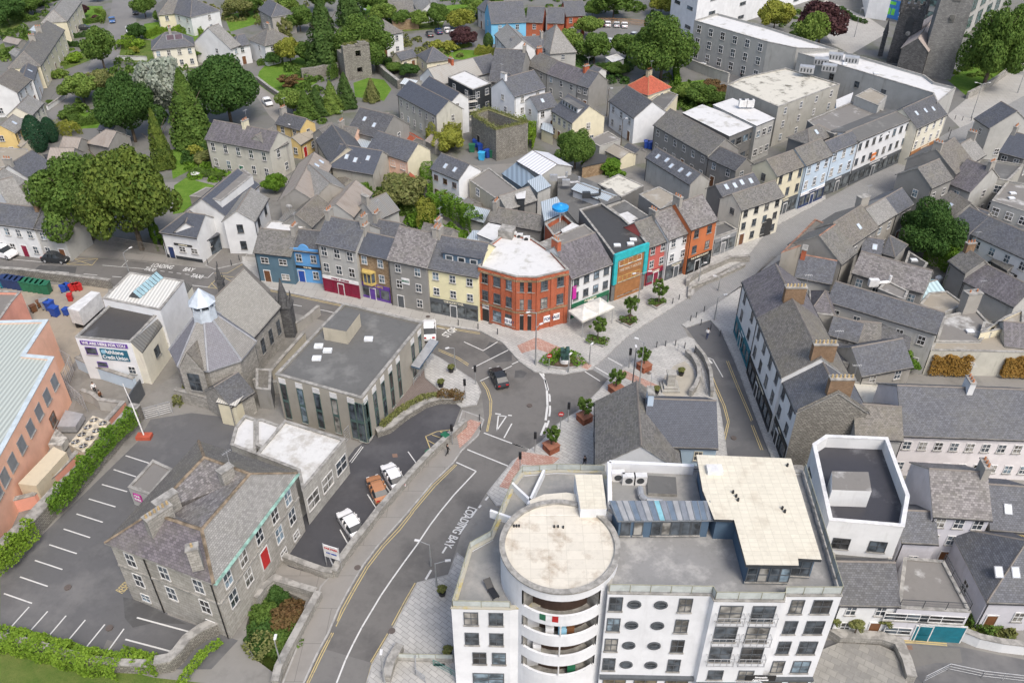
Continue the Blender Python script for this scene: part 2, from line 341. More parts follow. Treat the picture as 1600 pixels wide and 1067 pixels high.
def skylight(b,P,e,sv,mat=None,w=.8,h=1.1):
    # P on roof surface, e along ridge, sv down-slope unit
    n=e.cross(sv); 
    if n.z<0: n=-n
    m=MB(); o=Vector((b.o.x,b.o.y,0))
    def pt(a,c,d): return P-o+e*a+sv*c+n*d
    def slab(a0,a1,c0,c1,d0,d1,mi):
        q=[pt(a,c,d) for d in (d0,d1) for c in (c0,c1) for a in (a0,a1)]
        for ix in ((4,5,7,6),(0,1,5,4),(1,3,7,5),(3,2,6,7),(2,0,4,6)): m.face([q[i] for i in ix],mi)
    slab(-w/2,w/2,-h/2,h/2,-.05,.1,0); slab(-w/2+.1,w/2-.1,-h/2+.1,h/2-.1,.08,.115,1)
    m.build('skylight',[MLEAD,mat or plain('skylight_pane',(.5,.58,.66),.15)],b.roofo)
DBG=[]
def solve(A,B,Rr,he,t):
    a=Vector(G(A,he)[:2]); b_=Vector(G(B,he)[:2]); e=(b_-a).normalized(); best=None
    for i in range(40,420):
        d=i*.05; r=G(Rr,he+d/2*t); v=Vector(r[:2])-a; s=e.x*v.y-e.y*v.x; er=abs(abs(s)-d/2)
        if best is None or er<best[0]: best=(er,d,s)
    return a,b_,best[1],best[2],best[0]
def H(reg,A,B,Rr,he,wall,roof,label,name='house',cat='house',hipA=0,hipB=0,pitch=36,d=None,cols=None,floors=None,fl=None,door='brown',shop=None,chim='',cm_=None,sky=0,
      fm=None,side=True,win=True,group=None,ww=.85,wh=1.25,z0=0.,gut=True,ridge=None,style='s',pots=3,skym=None,ov=.22,back=True):
    A,B,Rr=px(reg,A),px(reg,B),px(reg,Rr); t=math.tan(R_(pitch))
    a,b2,dd,s,er=solve(A,B,Rr,he,t); 
    if d: dd=d
    if er>.3 or dd<3 or dd>15: DBG.append((label,round(dd,1),round(er,2)))
    swap=s<0; sideA,sideB='l','r'
    if swap: a,b2=b2,a; hipA,hipB=hipB,hipA; sideA,sideB='r','l'
    e=(b2-a).normalized(); n=Vector((-e.y,e.x)); L=(b2-a).length
    c=b2+n*dd; dl=a+n*dd; cen=(a+c)/2
    b=Bld(); b.o=Vector((cen.x,cen.y,z0)); b.root=empty(name,(cen.x,cen.y,z0),label,cat,group); b.L=L; b.d=dd; b.he=he; b.e=e; b.n=n; b.a=a; b.t=t
    # faces: f a->b, r b->c, k c->d, l d->a (outward to the right of travel)
    b.faces={'f':(a,b2,he),'k':(c,dl,he)}; b.faces[sideB]=(b2,c,he); b.faces[sideA]=(dl,a,he)
    hr=he+dd/2*t; wt=.05
    w=MB(); off=(b.o.x,b.o.y,b.o.z)
    def v3(p,z): return (p.x,p.y,z)
    zb=z0-.3; he2=he-.02
    w.face([v3(a,zb),v3(b2,zb),v3(b2,he2),v3(a,he2)]); w.face([v3(c,zb),v3(dl,zb),v3(dl,he2),v3(c,he2)])
    mB=(b2+c)/2; mA=(a+dl)/2
    if hipB: w.face([v3(b2,zb),v3(c,zb),v3(c,he2),v3(b2,he2)])
    else: w.face([v3(b2,zb),v3(c,zb),v3(c,he2),v3(mB,hr-.03),v3(b2,he2)])
    if hipA: w.face([v3(dl,zb),v3(a,zb),v3(a,he2),v3(dl,he2)])
    else: w.face([v3(dl,zb),v3(a,zb),v3(a,he2),v3(mA,hr-.03),v3(dl,he2)])
    wm=WALL[wall] if isinstance(wall,str) else wall
    w.build('wall',wm,b.root,off=off)
    # roof
    rf=MB(); th=.16; ve=.12
    eA=ov if hipA else ve; eB=ov if hipB else ve; lo=he-ov*t
    def q(x,y,z): p=a+e*x+n*y; return Vector((p.x,p.y,z))
    y0,y1=-ov,dd+ov; xm0=(dd/2 if hipA else -eA); xm1=(L-dd/2 if hipB else L+eB)
    if xm0>xm1: xm0=xm1=(xm0+xm1)/2
    x0,x1=-eA,L+eB; R0,R1=q(xm0,dd/2,hr),q(xm1,dd/2,hr)
    c0,c1,c2,c3=q(x0,y0,lo),q(x1,y0,lo),q(x1,y1,lo),q(x0,y1,lo); up=Vector((0,0,th))
    for dz,fl_ in ((up,False),(Vector((0,0,.001)),True)):
        fs=[[c0,c1,R1,R0],[c2,c3,R0,R1]]
        if hipB: fs.append([c1,c2,R1])
        if hipA: fs.append([c3,c0,R0])
        for f in fs:
            f=[p+dz for p in f]; 
            if (f[0]-f[-1]).length<1e-6: f=f[1:]
            rf.face(f[::-1] if fl_ else f,0)
    ring=[c0,c1]+([] if hipB else [R1])+[c2,c3]+([] if hipA else [R0])
    for i in range(len(ring)):
        p,r=ring[i],ring[(i+1)%len(ring)]; rf.face([p+up*.01,r+up*.01,r+up,p+up],1)
    rm=ridge or MRID
    def bar(p,r,wd=.13):
        d_=(r-p)
        if d_.length<.3: return
        u=Vector((-d_.y,d_.x,0)).normalized()*wd; z=Vector((0,0,th-.05)); z2=Vector((0,0,th+.07))
        rf.face([p-u+z,r-u+z,r+z2,p+z2],2); rf.face([r+u+z,p+u+z,p+z2,r+z2],2)
    bar(R0,R1)
    if hipA: bar(c0,R0,.1); bar(c3,R0,.1)
    if hipB: bar(c1,R1,.1); bar(c2,R1,.1)
    b.roofo=rf.build('roof',[ROOF[roof] if isinstance(roof,str) else roof,MCON,rm],b.root,off=off)
    if z0: pass
    if gut:
        for yy in (y0-.1,y1+.1):
            g=MB(); p,r=q(x0,yy,lo+.02),q(x1,yy,lo+.02); g.tube(p,r,.07,5); g.build('gutter',MBLK,b.root,off=off)
        g=MB(); p=q(.15,-.08,lo); g.tube(p,Vector((p.x,p.y,z0)),.05,5); g.build('downpipe',MBLK,b.root,off=off)
    b.R0,b.R1=R0,R1
    ang=math.atan2(e.y,e.x)
    for i,ch in enumerate(chim):
        tt={'A':0.,'B':1.,'M':.5,'L':.3,'N':.7}[ch]
        if swap: tt=1-tt
        m0=.35/max(L,1); tt=min(max(tt,m0),1-m0) if not(hipA or hipB) else .15+.7*tt
        p=R0.lerp(R1,tt) if (hipA or hipB) else q(-0+L*tt,dd/2,hr)
        chimney(b,p,hr,ang+(math.pi/2),1.2,cm_,1.5,.65,pots)
    for i in range(sky):
        x=L*(i+1)/(sky+1)+rnd.uniform(-.4,.4); y=dd*rnd.uniform(.17,.3); P=q(x,y,he+y*t+th)
        sv=(q(x,0,he)-q(x,1,he+t)).normalized(); skylight(b,P,Vector((e.x,e.y,0)),sv,skym)
    # windows
    fl=fl or (2.75 if he>4.2 else he-.3); nf=floors or max(1,int(round((he-z0)/2.85))); fh=(he-z0)/nf
    fm=fm or MW
    if win:
        nc=cols or max(1,int(L/2.9)); sp=L/nc; dc=rnd.randrange(nc)
        for k in range(nf):
            if k==0 and shop: continue
            for i in range(nc):
                s_=sp*(i+.5)
                if k==0 and i==dc and door and not shop:
                    dd_=put(b,'f',s_,z0+.05,door_mesh(door),'door'); continue
                add_window(b,'f',s_,z0+k*fh+fh*.33,min(ww,sp*.6),min(wh,fh*.5),fm,style)
        if shop: shopfront(b,'f',.15,L-.15,min(3.1,fh+.25),*shop)
        if side:
            for fc in ('l','r'):
                P,Q,_=b.faces[fc]; ee=(Q-P).normalized(); nn=Vector((ee.y,-ee.x)); mid=(P+Q)/2
                if nn.dot(-mid)>0:
                    for k in range(nf):
                        if rnd.random()<(.75 if side!='all' else 1): add_window(b,fc,(Q-P).length*rnd.choice((.35,.5,.62)),z0+k*fh+fh*.33,min(ww,.9),min(wh,fh*.45),fm,style)
        if back:
            for k in range(nf):
                for i in range(max(1,int(L/4))): add_window(b,'k',(i+.5)*L/max(1,int(L/4)),z0+k*fh+fh*.33,.9,min(wh,fh*.45),fm,style)
    return b
def F(reg,pts,h,wall,roof,label,name='building',cat='building',par=.35,pt=.25,wins=None,fm=None,group=None,z0=0.,ww=1.1,wh=1.3,style='s',cop=None,gm=None,doors=None,skl=0,autow=False):
    P=[G(px(reg,p),h+par) for p in pts]; P=[(p.x,p.y) for p in P]
    if not ccw(P): P=P[::-1]; DBG.append((label,'CW'))
    cen=Vector((sum(p[0] for p in P)/len(P),sum(p[1] for p in P)/len(P),z0)); b=Bld(); b.o=cen; b.root=empty(name,cen,label,cat,group)
    n=len(P); b.faces={i:(Vector(P[i]),Vector(P[(i+1)%n]),h) for i in range(n)}; b.P=P; b.h=h
    w=MB(); w.prism(P,z0-.3,h+par-.08,0,False); 
    I=inset(P,pt); w.prism(I[::-1],h-.02,h+par-.08,0,False) if par>.05 else None
    w.build('wall',WALL[wall] if isinstance(wall,str) else wall,b.root,off=cen)
    r=MB(); r.poly([(p[0],p[1],h) for p in (inset(P,pt*.6) if par>.05 else inset(P,-.15))])
    if par<=.05: r.prism(inset(P,-.15),h-.15,h-.001,1,False,True)
    b.roofo=r.build('roof',[ROOF[roof] if isinstance(roof,str) else roof,MDK],b.root,off=cen)
    if par>.05:
        c=MB(); O=inset(P,-.05); I2=inset(P,pt+.05)
        for i in range(n):
            j=(i+1)%n; z=h+par
            c.face([(O[i][0],O[i][1],z),(O[j][0],O[j][1],z),(I2[j][0],I2[j][1],z),(I2[i][0],I2[i][1],z)])
            c.face([(O[i][0],O[i][1],z-.1),(O[j][0],O[j][1],z-.1),(O[j][0],O[j][1],z),(O[i][0],O[i][1],z)])
            c.face([(I2[j][0],I2[j][1],z-.1),(I2[i][0],I2[i][1],z-.1),(I2[i][0],I2[i][1],z),(I2[j][0],I2[j][1],z)])
            c.face([(O[j][0],O[j][1],z-.1),(O[i][0],O[i][1],z-.1),(I2[i][0],I2[i][1],z-.1),(I2[j][0],I2[j][1],z-.1)])
        c.build('coping',cop or MCON,b.root,off=cen)
    if wins is None and autow:
        wins={}
        for i in range(n):
            p,q,_=b.faces[i]; e=(q-p).normalized(); nn=Vector((e.y,-e.x)); L=(q-p).length
            if nn.dot(-(p+q)/2)>0 and L>2.5: wins[i]=(max(1,int(L/3.4)),max(1,int(round((h-z0)/3))))
    for i,(nc,nr) in (wins or {}).items():
        p,q,_=b.faces[i]; L=(q-p).length
        for k in range(nr):
            for c_ in range(nc): add_window(b,i,L*(c_+.5)/nc,z0+(h-z0)/nr*(k+.32),min(ww,L/nc*.7),min(wh,(h-z0)/nr*.55),fm,style,gm)
    for i in (doors or []): 
        p,q,_=b.faces[i[0]]; put(b,i[0],(q-p).length*i[1],z0+.05,door_mesh(i[2]),'door')
    for i in range(skl):
        x=rnd.uniform(.25,.75); y=rnd.uniform(.3,.7); c=[Vector(P[k]) for k in (0,1,2,-1)]; p=c[0].lerp(c[1],x).lerp(c[3].lerp(c[2],x),y)
        m=MB(); m.box(-.55,.55,-.4,.4,h,h+.22,0,Matrix.Translation((p.x-cen.x,p.y-cen.y,-z0))); m.box(-.5,.5,-.35,.35,h+.22,h+.3,1,Matrix.Translation((p.x-cen.x,p.y-cen.y,-z0))); m.build('skylight',[MGR,plain('dome',(.75,.78,.8),.3)],b.roofo)
    return b
def boxpart(b,name,pts,z0,z1,mat,parent=None,mt=None):
    """prism part in world coordinates on building b"""
    if not ccw(pts): pts=pts[::-1]
    m=MB(); m.prism(pts,z0,z1,0,True,True,True,1 if mt else 0); return m.build(name,[mat,mt] if mt else mat,parent or b.root,off=b.o)
def sheet(name,reg,pts,z,mat,kind='structure'):
    P=[G(px(reg,p),z) for p in pts]; P=[(p.x,p.y,z) for p in P]
    if not ccw(P): P=P[::-1]
    m=MB(); m.poly(P); return struct(m.build(name,mat),kind)
def slab(name,reg,pts,z,mat,edge=None,kind='structure',zb=0.0):
    P=[G(px(reg,p),z) for p in pts]; P=[(p.x,p.y) for p in P]
    if not ccw(P): P=P[::-1]
    m=MB(); m.poly([(p[0],p[1],z) for p in P]); m.prism(P,zb-.05,z,1,False,True)
    if edge:
        I=inset(P,.18); n=len(P)
        for i in range(n):
            j=(i+1)%n; m.face([(P[i][0],P[i][1],z+.004),(P[j][0],P[j][1],z+.004),(I[j][0],I[j][1],z+.004),(I[i][0],I[i][1],z+.004)],1)
    return struct(m.build(name,[mat,edge or mat]),kind)
def strip(m,pts,w,z,mi=0):
    P=[Vector(p[:2]) for p in pts]
    for i in range(len(P)-1):
        a,b=P[i],P[i+1]; d=(b-a)
        if d.length<1e-4: continue
        d.normalize(); n=Vector((-d.y,d.x))*w/2; a2=a-d*w*.3 if i else a; 
        m.face([(*(a2-n),z),(*(b-n),z),(*(b+n),z),(*(a2+n),z)],mi)
# ================================================================== the ground, roads and paving
def flat_(c,c2,f,s,n): return flatm(n,c,c2,f,s,.85)
M_BASE=flatm('yard_concrete',(.23,.222,.205),(.155,.15,.135),.5,.16); M_ASPH=flatm('road_asphalt',(.155,.149,.14),(.115,.111,.106),.48,.14,.85)
M_ASPD=flatm('lot_asphalt',(.12,.12,.122),(.17,.168,.165),.5,.12,.8); M_SETT=pavem('granite_setts',(.27,.27,.265),(.31,.31,.3),.5,.25,.6,R_(38))
M_PAV=pavem('pale_granite',(.4,.395,.375),(.48,.47,.445),.9,.45,1.2,R_(38)); M_PAVC=pavem('footway_slab',(.36,.35,.325),(.39,.38,.355),1.8,1.8,.5,R_(8)); M_TAN=pavem('tan_footway',(.25,.238,.218),(.27,.256,.235),4,4,.8)
M_KERB=plain('granite_kerb',(.36,.355,.34),.8,var=.2); M_BRP=pavem('brown_block',(.2,.165,.15),(.25,.21,.19),.3,.15,.8,R_(20)); M_REDP=pavem('red_block',(.42,.24,.19),(.5,.36,.3),.5,.25,.5,R_(38))
def grassm(n_,c,c2):
    m,n,b=_base(n_+'_grass'); g=_coord(n); b.inputs['Roughness'].default_value=.9; b.inputs['Specular IOR Level'].default_value=.1
    a=_mix(n,c,c2,_noise(n,g,.35,6,.7,None,.4,.65)); a=_mix(n,a,sc(c,.55),_mul(n,_noise(n,g,3,5,.8,None,.5,.75),.5)); n.links.new(a,b.inputs['Base Color']); _bump(n,b,_noise(n,g,12,3),.5,.1); return m
M_GR=grassm('mown',(.1,.2,.025),(.16,.26,.045)); M_GRD=grassm('rough',(.09,.15,.03),(.16,.19,.055)); M_SOIL=plain('soil',(.1,.07,.05),.95,var=.4)
pit=[(385,975),(398,935),(430,915),(478,938),(470,965),(452,1010),(440,1060),(400,1030),(385,1005)]
PZ=-3.6
Pp=[G(p,0) for p in pit]
m=MB(); OUT=[(-420,20),(420,20),(420,900),(-420,900)]
for t in tessellate_polygon([[Vector((x,y,0)) for x,y in OUT],[Vector((p.x,p.y,0)) for p in Pp]]):
    A4=[Vector((x,y,0)) for x,y in OUT]+[Vector((p.x,p.y,0)) for p in Pp]; q=[A4[i] for i in t]
    if (q[1]-q[0]).cross(q[2]-q[0]).z<0: q=q[::-1]
    m.face(q)
struct(m.build('ground',M_BASE))
m=MB(); Pq=[(p.x,p.y) for p in Pp]; Pq=Pq if ccw(Pq) else Pq[::-1]
m.prism(Pq[::-1],PZ,0,1,False); m.poly([(x,y,PZ) for x,y in Pq],0); struct(m.build('sunken_garden_bed',[M_GRD,WALL['rubble']]))
sheet('town_pavement',0,[(-900,-330),(2500,-330),(2500,200),(1600,420),(900,250),(0,300),(-900,300)],.003,flatm('far_yard',(.17,.168,.158),(.12,.13,.09),.5,.12))
road=[(440,1180),(476,1066),(497,1020),(515,987),(530,951),(546,921),(569,882),(593,850),(618,823),(639,799),(675,756),(709,723),(722,704),(748,680),(757,655),(752,610),(745,596),(690,560),(640,530),(520,505),(470,492),(370,470),(300,452),(175,447),(0,430),(-300,412),(-300,372),(0,394),(120,400),(262,413),(330,420),(378,411),(421,451),(530,474),(670,505),(750,517),(785,535),(812,565),(835,581),(880,585),(925,577),(950,592),(935,610),(905,640),(870,662),(845,690),(800,720),(760,770),(720,835),(700,897),(652,909),(634,942),(612,983),(581,1036),(572,1066),(545,1180)]
sheet('road',0,road,.006,M_ASPH)
sheet('one_way_street',0,[(1072,512),(1110,500),(1128,520),(1150,570),(1180,650),(1215,740),(1140,740),(1134,690),(1126,640),(1105,560),(1085,530)],.0065,M_ASPD)
sheet('shopping_street',0,[(925,577),(985,522),(1060,475),(1085,458),(1120,432),(1175,398),(1190,385),(1215,390),(1170,440),(1118,475),(1065,507),(1075,525),(1010,548),(950,592)],.0055,M_SETT)
sheet('church_street',0,[(1165,405),(1200,360),(1290,312),(1400,252),(1480,208),(1545,180),(1700,95),(1700,140),(1560,215),(1460,262),(1300,345),(1215,400)],.0052,M_SETT)
sheet('car_park_surface',0,[(-200,990),(-200,880),(30,870),(215,690),(235,655),(300,645),(380,655),(440,700),(250,860),(262,960),(372,1000),(330,1045),(250,1045),(100,1005),(0,985)],.0058,M_ASPD)
sheet('car_park_asphalt',0,[(722,632),(703,682),(640,745),(545,868),(512,893),(460,893),(425,860),(480,800),(555,700),(600,668),(680,630)],.0059,flatm('fresh_asphalt',(.068,.068,.074),(.095,.095,.1),.5,.15,.8))
sheet('side_lane',0,[(205,640),(300,560),(330,480),(300,470),(260,520),(215,590),(130,590),(115,640)],.0056,flatm('lane_concrete',(.2,.19,.17),(.26,.25,.23),.5,.15))
sheet('service_yard',0,[(-40,440),(170,448),(160,500),(120,560),(100,590),(60,520),(-40,500)],.0054,flatm('yard_dirt',(.33,.29,.23),(.22,.2,.18),.5,.12))
sheet('river_street',0,[(1290,1000),(1380,995),(1500,1010),(1600,1030),(1700,1040),(1700,1150),(1250,1150),(1260,1060)],.0062,M_ASPD)
slab('street_pavement',0,[(378,400),(378,411),(421,451),(530,474),(670,505),(750,517),(785,535),(812,565),(835,581),(880,585),(925,577),(985,522),(1060,475),(1085,458),(1085,445),(1165,405),(1200,360),(1290,312),(1290,290),(1180,330),(1060,380),(950,430),(900,470),(800,490),(600,440),(420,405)],.12,M_PAV,M_KERB)
sheet('footway',0,[(380,400),(421,449),(530,471),(670,502),(748,514),(750,480),(600,440),(420,405)],.128,M_PAVC)
slab('plaza',0,[(950,592),(1010,548),(1075,525),(1085,530),(1105,560),(1126,640),(1134,690),(1140,740),(1000,770),(830,790),(775,790),(760,770),(800,720),(845,690),(870,662),(905,640),(935,610)],.12,M_PAV,M_KERB)
slab('east_pavement',0,[(1215,400),(1170,440),(1118,475),(1065,507),(1072,512),(1110,500),(1128,520),(1150,570),(1180,650),(1215,740),(1260,740),(1215,640),(1150,510),(1160,445),(1260,380)],.118,M_PAV,M_KERB)
slab('quayside_pavement',0,[(652,909),(700,897),(714,862),(760,900),(740,1100),(555,1130),(572,1066),(581,1036),(612,983),(634,942)],.12,M_PAV,M_KERB)
slab('bridge_footway',0,[(380,1180),(440,1067),(475,980),(500,915),(545,868),(640,745),(710,675),(722,640),(750,650),(757,655),(748,680),(722,704),(709,723),(675,756),(639,799),(618,823),(593,850),(569,882),(546,921),(530,951),(515,987),(497,1020),(476,1066),(430,1180)],.12,M_TAN,M_KERB)
slab('corner_pavement',0,[(660,545),(690,560),(745,596),(752,612),(745,632),(720,636),(690,612),(664,590)],.12,M_PAV,M_KERB)
sheet('library_forecourt',0,[(592,672),(590,650),(640,570),(668,560),(690,585),(716,600),(690,618),(640,640)],.0066,M_BRP)
slab('pub_forecourt',0,[(320,415),(350,385),(385,378),(388,395),(378,411),(335,421)],.1,pavem('dark_block',(.2,.19,.175),(.25,.24,.22),.3,.15,.6),M_KERB)
sheet('red_paving_band',0,[(808,540),(838,527),(880,545),(925,571),(918,578),(870,556),(838,545),(815,552)],.127,M_REDP)
sheet('red_paving',0,[(780,760),(815,705),(875,715),(858,730),(815,725),(800,765)],.127,M_REDP)
sheet('red_crossing_patch',0,[(712,672),(735,655),(752,660),(735,685),(718,700)],.127,M_REDP)
sheet('brown_paving_band',0,[(965,585),(975,578),(1035,605),(1025,612)],.127,M_REDP)
sheet('west_pavement',0,[(-300,385),(0,392),(120,398),(262,411),(262,403),(120,385),(0,378),(-300,370)],.09,M_TAN)
# far roads
sheet('hill_road',0,[(165,60),(176,0),(160,-60),(216,-60),(211,0),(214,45),(190,80),(150,115),(128,140),(104,176),(85,190),(75,178),(112,135),(140,100)],.009,flatm('far_asphalt',(.2,.195,.185),(.17,.165,.16),.5,.1))
sheet('garden_drive',0,[(270,262),(330,225),(375,215),(380,225),(330,245),(290,270)],.01,M_TAN)
sheet('back_lane',0,[(395,128),(404,120),(450,160),(470,195),(445,205),(420,180),(400,150)],.009,M_TAN)
sheet('car_park',0,[(635,55),(720,45),(770,60),(830,25),(920,30),(1080,60),(1120,110),(1000,100),(900,60),(770,90),(690,80)],.0088,flatm('far_lot',(.17,.17,.165),(.2,.2,.19),.5,.1))
sheet('office_car_park',0,[(1050,95),(1090,80),(1300,130),(1160,135),(1130,120)],.0095,M_ASPD)
sheet('square',0,[(1290,0),(1360,30),(1390,50),(1330,85),(1300,70),(1270,20)],.0096,M_PAVC); sheet('church_forecourt',0,[(1480,180),(1540,130),(1700,40),(1700,95),(1545,180),(1500,200)],.0092,M_PAVC)
for i,(nm,pts,mt) in enumerate([('lawn',[(405,112),(420,97),(470,90),(500,105),(495,130),(440,158),(400,130)],M_GR),('lawn',[(552,130),(575,122),(600,125),(612,140),(600,158),(555,152)],M_GR),('lawn',[(110,190),(125,175),(160,178),(165,200),(110,202)],M_GR),
 ('lawn',[(272,290),(290,278),(335,290),(300,330),(270,335)],M_GR),('lawn',[(305,262),(345,250),(390,265),(380,278),(330,275)],M_GR),('lawn',[(225,38),(250,34),(275,45),(330,60),(300,72),(225,60)],M_GR),('lawn',[(0,900),(0,1100),(-100,1100),(-100,900)],M_GR),
 ('lawn',[(100,52),(165,30),(160,10),(135,10),(95,45)],M_GR),('lawn',[(-60,30),(20,10),(50,5),(40,30),(20,50),(-60,60)],M_GRD),('lawn',[(0,1000),(100,1020),(240,1058),(440,1080),(440,1140),(0,1140)],M_GRD),('lawn',[(1052,130),(1100,125),(1130,150),(1075,175),(1060,165)],M_GR),
 ('lawn',[(1480,125),(1560,75),(1600,85),(1545,135),(1510,150)],M_GR),('lawn',[(1480,870),(1500,870),(1560,985),(1500,985)],M_GRD),('lawn',[(530,0),(580,0),(600,20),(540,30)],M_GR),('lawn',[(690,10),(740,5),(740,30),(700,30)],M_GR),('lawn',[(680,85),(720,78),(770,80),(740,95),(690,92)],M_GR),
 ('lawn',[(225,62),(300,72),(300,95),(240,100),(185,95),(190,70)],M_GRD),('lawn',[(265,235),(300,228),(310,260),(270,280)],M_GR),('lawn',[(95,88),(150,75),(140,95),(100,110)],M_GRD),('lawn',[(0,70),(60,45),(20,90),(0,95)],M_GRD),('lawn',[(350,25),(400,15),(410,35),(360,50)],M_GR),('lawn',[(620,25),(700,20),(690,45),(630,50)],M_GRD)]):
    sheet(nm,0,pts,.011+.0006*i,mt)
# painted markings (one object per kind, laid flat on the tar)
M_PW=flatm('road_paint_white',(.6,.6,.58),(.36,.355,.34),.6,1.1); M_PY=flatm('road_paint_yellow',(.5,.4,.19),(.26,.23,.17),.54,1.1)
def lines(name,mat,items,z=.012):
    m=MB()
    for it in items:
        w_,dash,reg,pts=it[:4]; P=[G(px(reg,p),z) for p in pts]
        if not dash: strip(m,P,w_,z); continue
        acc=0; on,offl=dash
        for i in range(len(P)-1):
            a,b=P[i],P[i+1]; L=(b-a).length; s=0
            while s<L:
                e=min(L,s+on); strip(m,[a.lerp(b,s/L),a.lerp(b,e/L)],w_,z); s+=on+offl
    return struct(m.build(name,mat))
Lc=[(505,1067),(560,940),(620,855),(660,800),(700,760),(745,725)]
lines('white_road_markings',M_PW,[(.16,None,0,[(515,1100),(526,1066),(540,1030),(552,1005),(565,980),(580,955),(595,930),(612,905),(632,877),(652,850),(672,820),(687,800),(710,772),(744,736)]),
 (.16,None,0,[(713,722),(744,736)]),(.16,None,0,[(730,702),(797,729)]),(.16,None,0,[(756,676),(825,702)]),
 (.22,(1.3,.9),0,[(768,770),(748,793)]),(.22,(1.3,1.2),14,[(1095,360),(1030,470)]),(.2,None,14,[(1190,215),(1165,255)]),(.2,(1.4,1.),0,[(745,795),(712,842)]),
 (.28,None,11,[(168,185),(205,235),(218,300),(222,400),(210,490)]),(.28,None,11,[(212,505),(180,583)]),(.24,(1.1,.8),11,[(190,185),(218,270),(236,340),(238,430),(228,500),(205,560)]),
 (.16,None,11,[(0,635),(105,672)]),(.14,None,10,[(1300,0),(1420,55),(1510,0)]),(.14,None,10,[(1350,165),(1599,40)]),(.14,None,10,[(1400,245),(1599,150)]),
 (.14,None,11,[(0,140),(90,98)]),(.14,None,11,[(0,45),(20,35)]),(.2,None,10,[(1495,448),(1530,452)]),(.2,None,10,[(1575,458),(1599,460)]),
 (.16,None,10,[(1515,460),(1565,465),(1505,553),(1515,460)]),(.16,None,10,[(1599,510),(1550,600)]),
 (.16,None,11,[(490,140),(610,210)]),(.16,None,11,[(600,100),(690,150)]),(.14,None,11,[(455,185),(550,245)]),
 (.14,None,11,[(1215,95),(1255,110),(1318,220)]),(.3,None,11,[(1215,95),(1250,135)]),
 (.12,None,10,[(950,685),(1025,790)]),(.12,None,10,[(868,765),(940,875)]),(.12,None,10,[(780,850),(858,968)]),(.12,None,10,[(697,952),(768,1066)]),(.12,None,14,[(525,108),(590,225)]),(.12,None,14,[(438,235),(495,360)]),(.12,None,14,[(612,0),(680,112)]),
 (.14,None,9,[(785,710),(930,757)]),(.14,None,9,[(710,797),(850,842)]),(.14,None,9,[(637,890),(795,935)]),(.14,None,9,[(555,980),(722,1030)]),
 (.14,None,13,[(478,10),(642,62)]),(.14,None,13,[(398,104),(563,158)]),(.14,None,13,[(308,202),(480,258)]),(.14,None,13,[(218,300),(390,357)]),(.14,None,13,[(125,403),(298,462)]),(.14,None,13,[(25,507),(200,568)]),
 (.14,None,13,[(182,590),(25,765)]),(.14,None,13,[(298,618),(145,790)]),(.14,None,13,[(413,645),(268,815)]),(.14,None,13,[(533,672),(388,845)]),(.14,None,13,[(655,700),(512,875)]),(.14,None,13,[(775,727),(650,900)]),
 (.16,None,13,[(855,657),(1180,745)]),(.16,None,13,[(783,793),(1160,893)]),
 (.12,(2.4,2.6),5,[(0,598),(760,665)]),(.1,None,5,[(0,545),(420,585)]),(.1,None,5,[(640,590),(900,612)]),(.1,(.8,.7),5,[(900,612),(1190,650)]),(.1,None,5,[(1190,655),(1300,668),(1335,635)]),(.12,None,5,[(1200,715),(1310,728)]),(.1,None,5,[(760,598),(800,560)]),
 (.12,(2.4,2.6),6,[(200,830),(440,875),(560,905)]),(.12,(1.2,1.),6,[(1050,960),(1250,1005)]),
 (.1,None,10,[(585,750),(660,650)]),(.1,None,10,[(597,755),(670,655)])])
